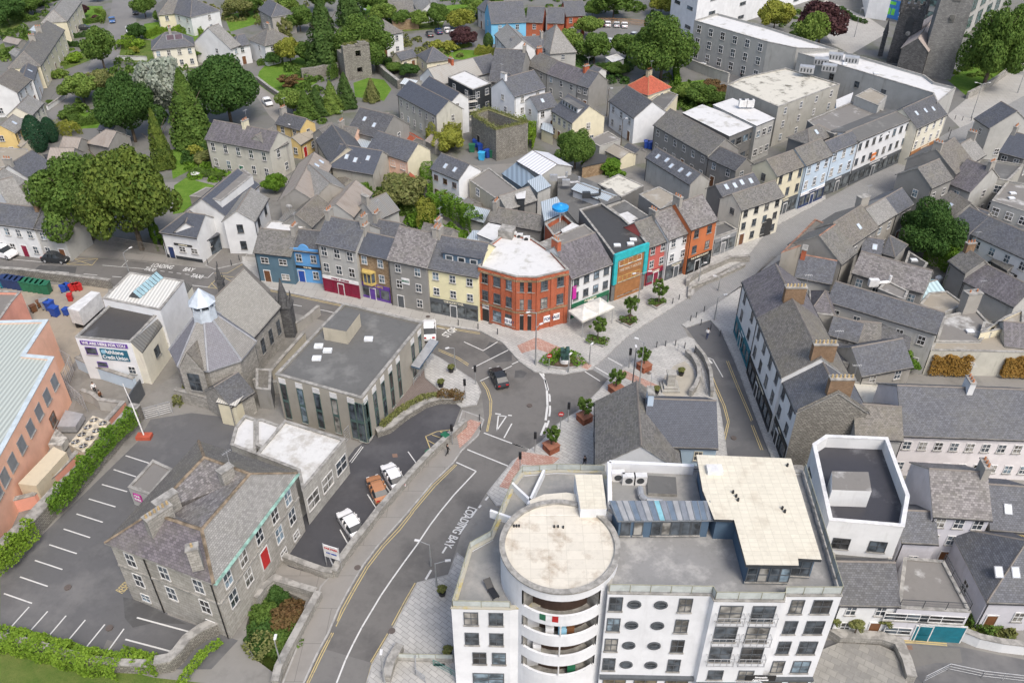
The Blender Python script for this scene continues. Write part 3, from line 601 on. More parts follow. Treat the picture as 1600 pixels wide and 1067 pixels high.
lines('yellow_road_markings',M_PY,[(.1,None,14,[(985,0),(900,110),(800,215),(700,345),(610,500),(545,620),(500,712)]),(.1,None,14,[(970,0),(888,100),(788,208),(690,335),(600,490),(533,610),(507,680)]),
 (.1,None,14,[(485,752),(420,880),(330,1066)]),(.1,None,14,[(473,752),(405,880),(318,1066)]),(.1,None,14,[(1008,440),(940,560),(855,720)]),(.1,None,14,[(995,440),(928,555),(848,705)]),(.1,None,14,[(835,757),(780,850),(722,945)]),(.1,None,14,[(822,757),(770,845),(716,935)]),
 (.1,None,14,[(722,950),(690,1066)]),(.1,None,10,[(1255,768),(1120,900),(980,1066)]),(.1,None,10,[(1245,765),(1105,895),(965,1066)]),
 (.1,None,10,[(1408,250),(1440,300),(1462,370),(1462,450),(1440,560)]),(.1,None,10,[(1420,250),(1452,300),(1474,370),(1470,450),(1448,560)]),(.1,None,10,[(1330,140),(1260,95),(1140,45)]),(.1,None,10,[(1326,150),(1255,103),(1140,55)]),
 (.1,None,11,[(1205,122),(1260,270),(1320,400),(1348,500),(1330,570),(1305,675)]),(.1,None,11,[(1218,122),(1275,270),(1332,400),(1358,500),(1342,570),(1318,675)]),(.1,None,11,[(1340,120),(1400,270),(1460,410),(1495,495)]),(.1,None,11,[(1352,120),(1412,270),(1472,410),(1505,490)]),
 (.1,None,11,[(1495,520),(1555,675)]),(.1,None,11,[(1507,520),(1568,675)]),
 (.1,None,6,[(90,745),(530,838),(1080,960),(1400,1012)]),(.1,None,6,[(90,752),(530,845),(1080,968),(1400,1020)]),(.09,None,5,[(1340,640),(1420,640),(1470,610),(1555,560)]),
 (.1,None,5,[(415,583),(575,590),(612,548),(455,548),(415,583)]),(.09,None,5,[(455,548),(575,590)]),(.09,None,5,[(415,583),(612,548)]),
 (.1,None,5,[(1385,740),(1300,728),(1375,655),(1470,665)]),(.1,None,5,[(1320,700),(1355,735)]),(.1,None,5,[(1350,675),(1385,710)]),(.1,None,5,[(1375,655),(1470,700)]),
 (.12,None,10,[(1240,545),(1130,560),(1060,590),(1090,670),(1240,545)]),(.1,None,10,[(1075,615),(1120,640)]),(.1,None,10,[(1100,580),(1170,605)]),(.1,None,10,[(1150,560),(1200,585)]),
 (.14,None,16,[(780,810),(920,815),(1120,832)]),(.14,None,16,[(780,800),(920,803),(1118,820)])],.013)
def roadtext(txt,reg,p0,p1,h,mat,label=None,sx=1.):
    a,b=G(px(reg,p0)),G(px(reg,p1)); d=b-a; me=text_mesh(txt,1,mat,.002)
    xs=[v.co.x for v in me.vertices]; wd=max(xs)-min(xs); ys=[v.co.y for v in me.vertices]; hh=max(ys)-min(ys)
    c=(a+b)/2; o=link('road_lettering',me,None,(c.x,c.y,.014),math.atan2(d.y,d.x)); o.scale=(d.length/wd,h/hh,1); struct(o); return o
roadtext('LOADING BAY',27,(330,525),(105,880),1.0,M_PW); roadtext('LOADING',5,(950,590),(1080,605),1.15,M_PW); roadtext('BAY',5,(1148,615),(1212,622),1.15,M_PW); roadtext('TAXI',5,(905,612),(970,622),1.1,M_PW); roadtext('TAXI',5,(1195,655),(1265,665),1.1,M_PW)
roadtext('STOP',6,(1180,1035),(1248,980),1.25,M_PW); roadtext('RESERVED',13,(745,500),(850,400),1.,M_PY)
# road surface patches, iron covers and one cast shadow painted as a sheet
pm=flatm('patch_and_shadow_tar',(.085,.085,.085),(.11,.11,.108),.5,.5); pm2=flatm('worn_tar',(.17,.165,.155),(.15,.145,.14),.5,.4)
for i,(reg,pts,mt) in enumerate([(14,[(435,855),(722,940),(690,1067),(600,1150),(280,1150),(330,1067)],pm2),(16,[(780,825),(1200,850),(1215,940),(1050,940),(870,975)],pm2),(13,[(770,530),(860,545),(1060,650),(1180,700),(960,690),(830,720),(780,660)],pm),(13,[(640,860),(670,795),(735,815),(690,875)],pm2),  # the pm sheet here paints the stone office's cast shadow on the ground
 (5,[(250,590),(480,600),(470,640),(210,620)],pm),(11,[(20,180),(60,175),(95,195),(70,225),(15,225)],pm),(10,[(1460,0),(1599,30),(1599,120),(1500,130),(1420,60)],pm),(16,[(865,830),(900,830),(905,858),(870,858)],plain('rust_cover',(.2,.13,.1),.8)),(10,[(850,700),(882,698),(886,720),(855,722)],plain('rust_cover',(.2,.13,.1),.8))]): sheet('road_patch_and_shadow',reg,pts,.0072+.0002*i,mt)
mc=MB()
for reg,x,y in [(11,1385,602),(13,425,472),(13,685,725),(14,635,350),(6,650,798),(6,1075,915),(6,1465,955),(11,110,400),(11,855,200),(14,850,745)]:
    c=G(px(reg,(x,y)),0); mc.cyl((c.x,c.y),.35,.35,.0,.131,14)
struct(mc.build('manhole_covers',plain('iron_cover',(.12,.1,.09),.7)))
# ================================================================== buildings
TER='houses of the main street terrace'
# --- main street terrace (left street, north side)
H(6,(-12,505),(218,530),(0,360),5.4,'teal','old','low slate-blue shop with grey slate roof beside the bright blue pub','shop','shop',cols=2,floors=2,chim='B',wh=.9,ww=1.2)
b=H(6,(215,490),(398,510),(265,365),5.9,'blue','dark','bright sky blue two-storey pub front with round pediment','pub','pub',cols=2,floors=2,door='blue')
m=MB(); m.cyl((0,0),.9,.9,-.12,.12,20,0,True,Matrix.Rotation(math.pi/2,4,'X')); o=m.build('pediment',WALL['blue']); me=o.data; bpy.data.objects.remove(o); put(b,'f',b.L*.45,6.1,me,'pediment')
m=MB(); m.box(-b.L/2,b.L/2,-.15,.1,-.25,.25); o=m.build('x',WALL['blue']); me=o.data; bpy.data.objects.remove(o); put(b,'f',b.L/2,6.,me,'parapet')
sign(b,'f',b.L/2,2.9,b.L-.4,.45,'black','THE BAR','cream',.6)
H(6,(380,450),(622,500),(452,285),8.6,'lgrey','slate','tall grey three-storey house over the maroon shopfront','shop','shop',cols=3,floors=3,shop=('maroon','FAMILY  STORES','maroon',cm('maroon'),'white'),chim='AB',ww=.9,wh=1.6)
b=H(6,(622,503),(824,550),(668,380),8.,'brownst','new','narrow brown stone house with a yellow oriel window','shop','shop',cols=2,floors=3,shop=('purple','CARDS & GIFTS','yellow'),chim='A')
m=MB(); m.prism([(-1.15,.1),(-.7,-.8),(.7,-.8),(1.15,.1)],-.4,0,1,True,True,True); m.prism([(-1.05,.05),(-.65,-.7),(.65,-.7),(1.05,.05)],0,1.7,0); m.prism([(-1.2,.1),(-.75,-.9),(.75,-.9),(1.2,.1)],1.7,1.95,1,True,True,True)
for x in (-1.05,-.65,0,.65,1.05): m.box(x-.06,x+.06,-.76 if abs(x)<1 else -.1,0,0,1.7,1)
o=m.build('oriel_window',[MG,cm('yellow')]); me=o.data; bpy.data.objects.remove(o); put(b,'f',b.L*.36,3.3,me,'oriel_window')
b=H(6,(824,552),(1068,602),(884,350),8.2,'grey','mottle','plain grey three-storey house with small green and white banner','house','house',cols=2,floors=3,chim='B',door='dgrey')
sign(b,'f',b.L*.42,5.,1.3,1.,'white','BINGO','green',.5)
b=H(6,(1068,604),(1388,662),(1128,400),7.9,'lemon','slate','pale yellow three-storey house over a dark grey bookmaker front','shop','shop',cols=3,floors=3,shop=('dgrey','THE LUCKY BAR','cream'),chim='A',ww=.85,wh=1.15)
P=b.a+b.e*(b.L*.62)+b.n*(b.d*.27); M=Matrix.Translation((P.x-b.o.x,P.y-b.o.y,0))@Matrix.Rotation(math.atan2(b.e.y,b.e.x),4,'Z')
m=MB(); z0=b.he+b.d*.12*b.t; m.box(-2.9,2.9,-1.,1.6,z0,z0+1.45,0,M); m.box(-3.1,3.1,-1.2,1.8,z0+1.45,z0+1.6,1,M); 
for x in (-1.9,0,1.9): m.box(x-.6,x+.6,-1.05,-1.0,z0+.35,z0+1.15,2,M); m.box(x-.45,x+.45,-1.08,-1.04,z0+.45,z0+1.05,3,M)
m.build('dormer',[WALL['bluegrey'],ROOF['slate'],MW,MG],b.roofo)
# --- red brick corner building
b=F(0,[(747,416),(806,432),(838,433),(889,421),(862,392),(832,372),(790,362),(760,385)],8.9,'brick','white','red brick corner building with chamfered front and white flat roof','office','corner building',wins={},cop=MCON)
mt=plain('white_cornice',(.55,.5,.45),.7)
for i,nc in ((0,3),(1,2),(2,2)):
    p,q,_=b.faces[i]; L=(q-p).length
    for k in (1,2):
        for c in range(nc): add_window(b,i,L*(c+.5)/nc,.4+2.95*k+.5,.95,1.55,cm('dgrey'),'s')
    for c in range(nc+1):
        m=MB(); m.box(-.28,.28,-.14,.02,.0,8.9); o=m.build('x',WALL['brick']); me=o.data; bpy.data.objects.remove(o); put(b,i,min(max(.3,L*c/nc),L-.3),0,me,'pilaster')
    m=MB(); m.box(-L/2,L/2,-.16,.02,0,.3); o=m.build('x',WALL['brownst']); me=o.data; bpy.data.objects.remove(o); put(b,i,L/2,3.1,me,'string_course'); put(b,i,L/2,8.4,me,'cornice')
    if i==0: 
        put(b,0,L*.17,.1,door_mesh('black',1.3,2.2),'door'); sign(b,0,L*.17,2.75,2.,.5,'white','BETTING','black'); 
        for c in (.5,.83): add_window(b,0,L*c,.7,1.7,1.7,cm('dgrey'),'h')
        sign(b,0,L*.83,1.3,1.9,1.,'white','TO LET','navy',.5)
    if i==1: put(b,1,L*.5,.1,door_mesh('black',1.7,2.6),'door')
    if i==2: sign(b,2,L*.5,1.7,2.6,1.1,'white','FOR SALE','navy',.5)
boxpart(b,'roof_plant',[G(p,9.5)[:2] for p in [(778,366),(800,370),(806,360),(785,356)]],8.9,10.2,MCON,b.roofo)
# --- right street north side, from brick corner eastwards
b=H(7,(372,672),(622,578),(262,480),7.2,'white','purple','white three-storey house with purple slate roof above the canopy','pub','pub',cols=4,floors=3,chim='A',door=None,fm=cm('dgrey'),cm_=WALL['brick'],shop=('green','PUBLIC BAR','cream'))
sign(b,'f',.6,4.6,.7,2.2,'magenta','','white')
b=F(7,[(638,528),(852,452),(800,390),(690,290),(560,200),(420,240),(490,330),(560,420)],8.,'dgrey','feltd','brown timber-fronted bar inside a turquoise frame','pub','bar',wins={},skl=3)
p,q,_=b.faces[0]; L=(q-p).length
m=MB(); m.box(-L/2,L/2,-.3,.1,8.-1.1+.4,8.5,0); m.box(-L/2,-L/2+.7,-.3,.1,3.2,7.3,0); m.box(L/2-.7,L/2,-.3,.1,3.2,7.3,0); o=m.build('x',cm('turq')); me=o.data; bpy.data.objects.remove(o); put(b,0,L/2,0,me,'frame')
m=MB(); m.box(-L/2+.7,L/2-.7,-.06,.02,0,7.3); o=m.build('x',cm('wood')); me=o.data; bpy.data.objects.remove(o); put(b,0,L/2,0,me,'timber_front')
sign(b,0,L/2,5.3,L-2,1.,cm('wood'),'THE MALT HOUSE',plain('gold',(.5,.4,.3)),.5,off=.08)
for k,z in ((0,3.3),(1,6.1)):
    for c in range(5): add_window(b,0,1.2+(L-2.4)*(c+.5)/5,z,.8,.85,cm('white') if c%2==0 and k else cm('yellow'),'s')
for c in range(3): add_window(b,0,1.5+(L-3)*(c+.5)/3,.8,1.6,1.3,cm('wood'),'h')
H(7,(852,476),(978,430),(745,335),7.2,'red','old','narrow coral red house between the turquoise bar and a white house','shop','shop',cols=2,floors=3,shop=('maroon','COFFEE','cream'),chim='B',ww=.8)
H(7,(978,430),(1117,376),(905,262),7.6,'white','mottle','narrow white house between the red and the orange fronts','shop','shop',cols=2,floors=3,shop=('dgrey','BOUTIQUE','cream'),chim='',ww=.8)
H(7,(1117,366),(1280,305),(1062,195),8.4,'orange','mottle','orange three-storey house over a black bar front','shop','shop',cols=2,floors=3,shop=('black','BAR & RESTAURANT','cream'),chim='A',fm=cm('dgrey'))
b=F(7,[(1262,418),(1410,365),(1330,315),(1268,330)],3.4,'lgrey','felt','single-storey grey shop beside the orange house','shop','shop',wins={},par=.3)
shopfront(b,0,.2,(b.faces[0][1]-b.faces[0][0]).length-.2,3.3,'grey','JEWELLERS','white')
b=H(7,(1432,245),(8,95,158),(1390,145),7.,'pale','old','pale cream house with archway at the corner of the long street','house','house',cols=4,floors=3,fm=cm('dgrey'),ww=.8)
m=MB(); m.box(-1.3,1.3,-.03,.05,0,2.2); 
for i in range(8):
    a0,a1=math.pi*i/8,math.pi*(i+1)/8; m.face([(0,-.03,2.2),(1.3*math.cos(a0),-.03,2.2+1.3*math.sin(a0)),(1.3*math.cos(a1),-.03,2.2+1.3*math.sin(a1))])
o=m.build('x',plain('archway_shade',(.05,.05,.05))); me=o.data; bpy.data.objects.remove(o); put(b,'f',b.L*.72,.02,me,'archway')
H(7,(1312,158),(1545,80),(1268,92),7.5,'dgrey','slate','dark grey house with velux roof behind the archway house','house','house',cols=2,win=True,sky=4,side=False)
G1='terraced shops of the long street'
H(21,(90,765),(395,650),(20,590),8.6,'cream','brown','cream three-storey shop next to the archway house','shop','shop',cols=3,floors=3,shop=('dgrey','BARBER','cream'),fm=cm('dgrey'),ww=.75,wh=1.6)
H(21,(395,655),(665,545),(300,480),8.8,'pblue','old','pale blue shop beside the cream one with white fascia','shop','shop',cols=3,floors=3,shop=('navy','PHARMACY','navy',None,'white'),fm=cm('white'),wh=1.7)
H(21,(665,520),(940,410),(520,440),9.,'pblue','slate','pale blue shop further along with dark hipped roofs','shop','shop',cols=3,floors=3,shop=('dgrey','FASHIONS','white'),fm=cm('white'),wh=1.7)
b=H(21,(940,405),(1505,170),(850,300),9.2,'clean','felt','long white three-storey building with small pediment and orange sign','shop','shop',cols=8,floors=3,shop=('dgrey','OUTDOOR STORE        BAKERY','white'),fm=cm('dgrey'),ww=.8,pitch=14)
sign(b,'f',b.L*.38,4.2,1.5,1.5,'orange','OPEN','white',.35)
m=MB(); m.prism([(-1.5,-.12),(1.5,-.12),(1.5,.02),(-1.5,.02)],0,.12,0,True,True,True); m.face([(-1.5,-.1,.12),(1.5,-.1,.12),(0,-.1,1.2)]); o=m.build('x',WALL['clean']); me=o.data; bpy.data.objects.remove(o); put(b,'f',b.L*.5,7.9,me,'pediment')
H(22,(262,325),(630,150),(140,60),8.,'pale','dark','cream and green corner house at the far end of the street','shop','shop',cols=4,floors=3,shop=('wood','THE CORNER BAR','cream'),sky=3,fm=cm('white'),ww=.8,wh=1.5)
F(21,[(410,190),(860,0),(1230,90),(840,290),(690,330),(500,260)],9.2,'dgrey','puddle','large dark flat roof with a bright puddle behind the white shops','building','shop',par=.2,wins={})
H(21,(430,440),(690,330),(300,330),8.6,'dgrey','old','slate hipped roof with skylight behind the blue shops','building','building',win=False,hipA=1,hipB=1,sky=1)
b=F(4,[(545,600),(690,660),(745,600),(640,550)],11.,'lgrey','tan','grey roof plant room with mossy top behind the white shops','plant_room','roof room',par=.1,wins={})
# long white hospital-like block + mossy roof
b=F(3,[(1140,128),(1600,262),(4,180,300),(4,440,310),(4,0,170),(1285,85)],10.,'lgrey','white','long pale office block with two rows of windows and white roof','office_block','office block',par=.5,wins={0:(6,3)},ww=1.3,wh=1.8,fm=cm('white'))
b=F(4,[(190,330),(830,520),(1030,580),(1060,640),(1175,548),(1040,515),(980,470),(440,312)],9.6,'lgrey','white','long white roof block reaching the stone church tower','office_block','office block',par=.5,wins={0:(4,2)},fm=cm('dgrey'),skl=3)
for i,(x,y) in enumerate([(330,400),(420,370),(520,390),(240,450),(380,440)]):
    c=G(px(4,(x,y)),9.7); m=MB(); m.box(-1.6,1.6,-1,1,9.6,11.,0); 
    for k in range(4): m.box(-1.3+k*.7,-1+k*.7,-1.05,-1.,9.9,10.7,1)
    o=m.build('vent_housing',[MGR,MDK],b.roofo,loc=(c.x-b.o.x,c.y-b.o.y,0),rz=-.35)
b=F(3,[(1345,530),(4,65,668),(4,450,525),(4,110,425),(1440,485)],8.6,'ddirty','mossy','grey stone-walled block with mossy white flat roof','building','office block',par=.25,wins={1:(4,3)},fm=cm('white'),ww=.8)
b=F(3,[(1070,705),(1360,850),(1530,780),(1190,655)],7.4,'dgrey','white','bright white flat roof on dark posts beside the long slate shed','building','building',par=.04,wins={0:(8,2),1:(4,2)},fm=cm('dgrey'),ww=1.6)
b=F(3,[(1260,655),(1530,785),(1640,740),(1380,615)],7.9,'lgrey','white','white flat roof carrying a pair of cooling units','building','building',par=.04,wins={1:(3,2)})
for i in range(2):
    c=G(px(3,(1440+45*i,665)),8.4); m=MB(); m.box(-.8,.8,-.5,.5,8.3,9.8,0); m.cyl((0,0),.4,.4,9.8,9.9,12,1); m.build('cooling_unit',[MW,MDK],b.roofo,loc=(c.x-b.o.x,c.y-b.o.y,0))
F(4,[(430,625),(530,580),(510,640),(430,690)],9.,'pblue','white','small pale blue roof cabin beside the mossy roof','plant_room','roof room',par=.04,wins={})
b=H(3,(890,780),(1228,975),(1000,690),5.8,'grey','old','long grey two-storey slate-roofed hall beside the white flat roof','hall','hall',cols=6,floors=2,chim='')
H(3,(1225,985),(1400,1066),(1290,915),5.4,'grey','dark','lower slate roof joined to the end of the long hall','building','building',cols=2)
H(3,(842,985),(7,1115,85),(905,925),4.8,'lgrey','slate','grey gabled shed with a row of skylights','shed','shed',win=False,sky=5)
# church street, back roofs south side
b=H(22,(440,1066),(700,950),(360,790),8.,'grey','old','grey gable-ended house south of the street near the puddled roof','house','house',floors=2,cols=2,side='all')
H(22,(740,890),(960,740),(500,590),8.,'grey','brown','brown-slated house south of the street with big chimney','house','house',floors=2,cols=2,chim='A')
H(22,(970,740),(1110,650),(820,520),7.6,'grey','light','pale slate roof between the two yellow-potted chimneys','house','house',floors=2,win=False,chim='B')
b=H(22,(1010,860),(1310,975),(980,650),6.2,'lgrey','purple','purple slate roof with yellow-potted chimney near the right edge','house','house',d=9,cols=2,chim='B')
H(22,(1300,620),(1600,700),(1250,320),8.,'dgrey','new','dark blue slate roof with pale coping at the right edge','house','house',cols=2,chim='A')
H(22,(1500,180),(1700,300),(1600,100),7.,'lgrey','slate','slate roof at the far right edge above the blue one','house','house',d=9,cols=1)
F(8,[(1245,20),(1500,60),(1600,-40),(1330,-80)],6.5,'ddirty','felt','grey flat-roofed annexe with stained walls near the right edge','building','building',wins={0:(3,2)},fm=cm('white'))
F(8,[(1400,185),(1660,270),(1660,90),(1500,60)],6.,'lgrey','puddle','pale flat roof with rooflight at the right edge','building','building',wins={0:(3,2)},fm=cm('white'),skl=2)
H(8,(1028,215),(1150,292),(1100,105),5.4,'grey','brown','brown-slated back house with blue skylight behind the tree','house','house',cols=2,sky=1)
H(8,(1150,328),(1262,388),(1225,210),6.,'lilac','slate','small lilac-white back house with blue slate roof','house','house',cols=1,floors=2)
b=H(8,(1280,395),(1660,570),(1388,290),6.,'white','slate','white two-storey inn with lettering under a long slate roof','inn','inn',cols=4,floors=2,side=False)
sign(b,'f',b.L*.62,2.6,5.,.6,'black','RESTAURANT & INN','white',.6)
H(8,(1228,688),(1540,848),(1352,582),3.8,'lgrey','purple','low purple-brown outbuilding roof in front of the inn','outbuilding','outbuilding',win=False)
H(8,(1135,562),(1238,640),(1238,482),5.,'grey','old','small grey stone roof between ivy wall and inn','outbuilding','outbuilding',win=False,chim='A',cm_=WALL['ybrick'])
# south side of church street block
H(8,(512,468),(684,352),(402,332),6.8,'grey','brown','ribbed brown slate roof beside the big weedy chimney','house','house',cols=2,sky=1,side=False)
H(8,(682,338),(800,266),(608,240),6.8,'pebble','light','pale slate house with ivy on its gable','house','house',cols=2)
H(8,(800,268),(905,205),(762,152),6.4,'grey','slate','blue slate roof between the pale slate house and the tree','house','house',cols=1)
b=F(8,[(85,510),(265,445),(470,495),(500,440),(400,345),(295,300)],7.4,'pebble','brown','irregular brown slate roof edged with terracotta at the street bend','house','house',par=.12,cop=MTER,wins={})
chimney(b,G(px(8,(590,190)),9),7.2,.5,2.6,WALL['pebble'],1.9,1.1,0)
b=H(8,(455,580),(548,508),(268,445),7.,'pebble','old','slate slope edged with terracotta verge tiles behind the chimney','house','house',ridge=MTER,win=False)
b=H(8,(172,660),(395,703),(132,512),7.6,'lgrey','slate','square parapet roof with terracotta copings and red brick chimney','house','house',ridge=MTER,win=False,chim='A',cm_=WALL['brick'],pots=0)
H(8,(530,634),(968,760),(552,498),6.2,'grey','mottle','long mottled grey slate roof in the middle of the right block','house','house',cols=4,floors=2,side=False)
H(8,(375,812),(1052,1014),(452,702),7.,'lgrey','slate','longest dark blue slate roof in the right block','house','house',cols=5,floors=2,side=False)
F(8,[(690,735),(855,805),(880,750),(740,680)],6.4,'grey','puddle','tan flat roof with white patch between two long slate roofs','building','building',par=.2,wins={})
H(8,(715,510),(790,535),(690,400),4.8,'grey','dark','small hipped slate outbuilding left of the dark tree','outbuilding','outbuilding',win=False,hipB=1,d=5)
H(8,(585,500),(705,520),(650,410),4.6,'grey','slate','small slate lean-to with skylight left of the hipped outbuilding','outbuilding','outbuilding',win=False,sky=1,d=4)
F(8,[(855,580),(975,610),(1000,575),(880,500)],3.4,'dgrey','feltd','dark low flat roof with white rooflight under the dark tree','outbuilding','outbuilding',par=.1,wins={},skl=1)
H(8,(380,1020),(560,1066),(400,905),5.6,'pebble','slate','short slate return with white windows below the longest roof','outbuilding','outbuilding',cols=3,floors=2)
F(8,[(265,885),(410,905),(370,770),(260,745)],6.6,'pebble','old','grey rendered stair block with small round window','outbuilding','outbuilding',par=.08,wins={0:(1,1)},ww=.5)
F(8,[(1050,1066),(1330,1066),(1400,970),(1300,860),(1100,905)],4.2,'lgrey','puddle','pale roof terrace with rooflight and shining puddle','building','building',par=.2,wins={},skl=1)
b=F(8,[(950,830),(1080,900),(1230,830),(1120,750),(1010,760)],4.,'lgrey','tan','tan felt roof next to a glass lean-to','building','building',par=.15,wins={})
chimney(b,G(px(8,(1250,850)),5),4.,.2,3.4,WALL['pebble'],2.2,1.2,2)
H(8,(930,820),(1110,770),(1010,712),3.6,'lgrey',corrm('glasshouse',(.42,.55,.58),.8,(.3,.4,.4),.2,.2),'pale glass lean-to roof between the slate roofs','conservatory','conservatory',win=False,d=4.5,pitch=25)
F(8,[(1330,1010),(1600,960),(1600,860),(1480,910)],5.,'cream','tan','cream-walled low building with cooling unit at the right edge','building','building',par=.3,wins={})
H(8,(1480,1090),(1680,1110),(1500,945),4.2,'lgrey','purple','purple slate roof at the right edge behind the ochre creeper','building','building',win=False)
H(12,(585,210),(900,150),(700,20),5.,'pebble','slate','grey gabled cottage with green climber on its front','house','house',cols=2,side='all',d=6)
# --- tall white curved row on the one-way street
for A,B,Rr,lb,sf in [((1161,441),(1184,498),(1216,428),'white three-storey row house at the head of the one-way street',('teal','GALLERY','white')),((1184,498),(1222,590),(1236,490),'white mid-row house above black shopfront and window boxes',('black','WINE BAR & BISTRO','cream')),((1222,590),(1245,645),(1277,569),'white end-row house with stone gable and long chimney',('black','GRILL','cream'))]:
    b=H(0,A,B,Rr,{441:8.5,498:8.9,590:8.2}[A[1]],'white',{441:'purple',498:'brown',590:'slate'}[A[1]],lb,'row_house','shop',cols=2 if A[1]!=498 else 4,floors=3,chim='',shop=sf,fm=cm('dgrey'),ww=.85,wh=1.5,d=8.,side=False,ov=.12)
    ee=b.e; tt=(b.a+ee*(b.L-.6 if (b.R1-b.R0).dot(Vector((*(Vector(G(B,8)[:2])-Vector(G(A,8)[:2])),0)))>0 else .6)+b.n*(b.d/2+.3)); chimney(b,tt,b.he+b.d*.42,math.atan2(b.n.y,b.n.x),1.2,WALL['ybrick'],2.7,.75,6,plain('yellow_pot',(.5,.38,.2),.8))
    if B[1]>640:
        P_,Q_,_=b.faces['r'] if Vector(b.faces['r'][0]).y+b.faces['r'][1].y<Vector(b.faces['l'][0]).y+b.faces['l'][1].y else b.faces['l']; m=MB(); Lq=(Q_-P_).length; m.face([(0,0,0),(Lq,0,0),(Lq,0,8.8),(Lq/2,0,8.8+b.d/2*b.t-.1),(0,0,8.8)]); P2=P_+Vector(((Q_-P_).y,-(Q_-P_).x)).normalized()*.03; m.build('stone_gable',WALL['rubble'],b.root,(P2.x-b.o.x,P2.y-b.o.y,0),math.atan2((Q_-P_).y,(Q_-P_).x))
H(12,(548,585),(838,606),(562,390),6.2,'lgrey','brown','brown slate link roof between stone gable and long white terrace','house','house',cols=1)
F(12,[(530,390),(780,395),(770,260),(500,240)],3.6,'lgrey','mossy','small littered white flat roof behind the brown link roof','building','building',par=.25,wins={})
b=H(12,(842,578),(1740,610),(818,277),6.4,'blush','slate','long blush-white terrace with twelve small windows and central chimney','terrace','terrace',cols=9,floors=2,chim='M',cm_=WALL['white'],door=None,side=False,ww=.8,wh=1.1)
F(12,[(1020,50),(1700,66),(1700,-90),(1060,-60)],4.07,'dirty','tan','stained boundary building with ochre creeper behind the long terrace','building','building',par=.1,wins={})
# parapet penthouse
b=F(0,[(1296,812),(1413,822),(1421,774),(1387,683),(1291,679),(1270,693)],9.6,'white',flatm('wet_felt',(.055,.055,.062),(.17,.17,.18),.56,.25,.35),'white building with high parapet around a wet grey roof','apartment_building','apartment building',par=1.5,pt=.3,wins={0:(2,3),5:(3,3)},fm=MDK,ww=1.5,cop=MW)
q=[G(p,11.8)[:2] for p in [(1300,765),(1362,767),(1357,737),(1300,736)]]
rc=boxpart(b,'roof_cabin',[tuple(v) for v in q],9.6,11.8,WALL['white'],None,ROOF['puddle'])
H(16,(1035,15),(1392,38),(12,892,790),7.4,'lilac','mottle','lilac house with mottled rust-grey roof','house','house',cols=3,floors=3,ww=.9,wh=1.4,side=False,chim='B')
H(16,(1392,98),(1660,118),(12,1388,893),6.,'stone','slate','stone-fronted house with yellow boarded windows at the right edge','house','house',cols=3,floors=2,fm=cm('yellow'),sky=1)
H(16,(838,176),(1056,187),(855,-10),5.2,'lilac','slate','small slate-roofed lilac house below the mottled roof','house','house',cols=1,floors=1,side=False,door=None)
b=F(16,[(812,596),(1268,622),(1100,300),(850,280)],4.6,'lilac','puddle','lilac garage building with teal doors and railed roof terrace','garage','garage',par=.15,wins={})
p,q,_=b.faces[0]; L=(q-p).length
for s,c,w_,h_ in ((.48,'teal',1.5,2.2),(.73,'teal',4.2,2.4)):
    put(b,0,L*(1-s) if 0 else L*s,.05,door_mesh(c,w_,h_),'garage_door' if w_>2 else 'door')
for s,z,w_ in ((.17,3.,4.),(.66,3.,4.),(.13,.9,2.4)): add_window(b,0,L*s,z,w_,.9,MW,'s')
def railing(name,parent_b,pts3,h=1.05,mat=MDK,glass=None,every=1.6,n=3,label=None):
    m=MB(); g=MB(); o=parent_b.o
    for a,c in zip(pts3[:-1],pts3[1:]):
        a,c=Vector(a),Vector(c); L=(c-a).length; k=max(1,int(L/every))
        for i in range(k+1):
            p=a.lerp(c,i/k); m.tube(p,p+Vector((0,0,h)),.035,5)
        m.tube(a+Vector((0,0,h)),c+Vector((0,0,h)),.04,5)
        if glass:
            d=(c-a).normalized(); g.face([a+Vector((0,0,.12)),c+Vector((0,0,.12)),c+Vector((0,0,h-.06)),a+Vector((0,0,h-.06))])
        else:
            for j in range(1,n): m.tube(a+Vector((0,0,h*j/n)),c+Vector((0,0,h*j/n)),.022,4)
    r=m.build(name,mat,parent_b.root,off=o)
    if glass: g.build('glass_panel',glass,r,off=o)
    return r
railing('railing',b,[(*v,4.75) for v in inset(b.P,.12)[:3]])
H(16,(442,566),(818,574),(440,400),5.,'white','dark','small white cottage with dark slate roof between the apartments','house','house',cols=2,floors=2,side=False,door='brown',d=6)
b=H(16,(1375,550),(1700,560),(1440,395),4.4,'lilac','slate','hipped slate house with skylights in the lower right corner','house','house',cols=2,floors=1,hipA=1,sky=2,d=9)
F(16,[(400,225),(790,240),(760,320),(400,310)],6.5,'dirty','felt','stained low flat roof below the white parapet building','building','building',par=.2,wins={})

H(25,(1010,862),(1300,905),(1090,625),6.4,'grey','purple','small hipped purple roof between the curved row and the longest slate roof','outbuilding','outbuilding',hipA=1,hipB=1,win=False,d=5.5)
F(12,[(420,115),(505,135),(560,0),(360,-20)],5.,'pebble','dark','rendered back return with one window behind the row house chimneys','outbuilding','outbuilding',par=.08,wins={0:(1,1)})
H(8,(1400,560),(1500,620),(1430,500),3.4,'dgrey','old','low slated lean-to against the inn yard','outbuilding','outbuilding',win=False,d=3.5)
H(8,(560,1075),(700,1090),(640,960),4.6,'grey','old','grey slated return below the middle of the longest roof','outbuilding','outbuilding',cols=1,d=5)
H(8,(700,1080),(880,1110),(790,1010),4.2,'pebble','dark','dark slated return right of the grey slated one','outbuilding','outbuilding',cols=1,d=5)
F(8,[(560,960),(640,975),(660,930),(585,915)],4.6,'lgrey','white','small white flat roof beside the rendered chimney stack','outbuilding','outbuilding',par=.06,wins={})
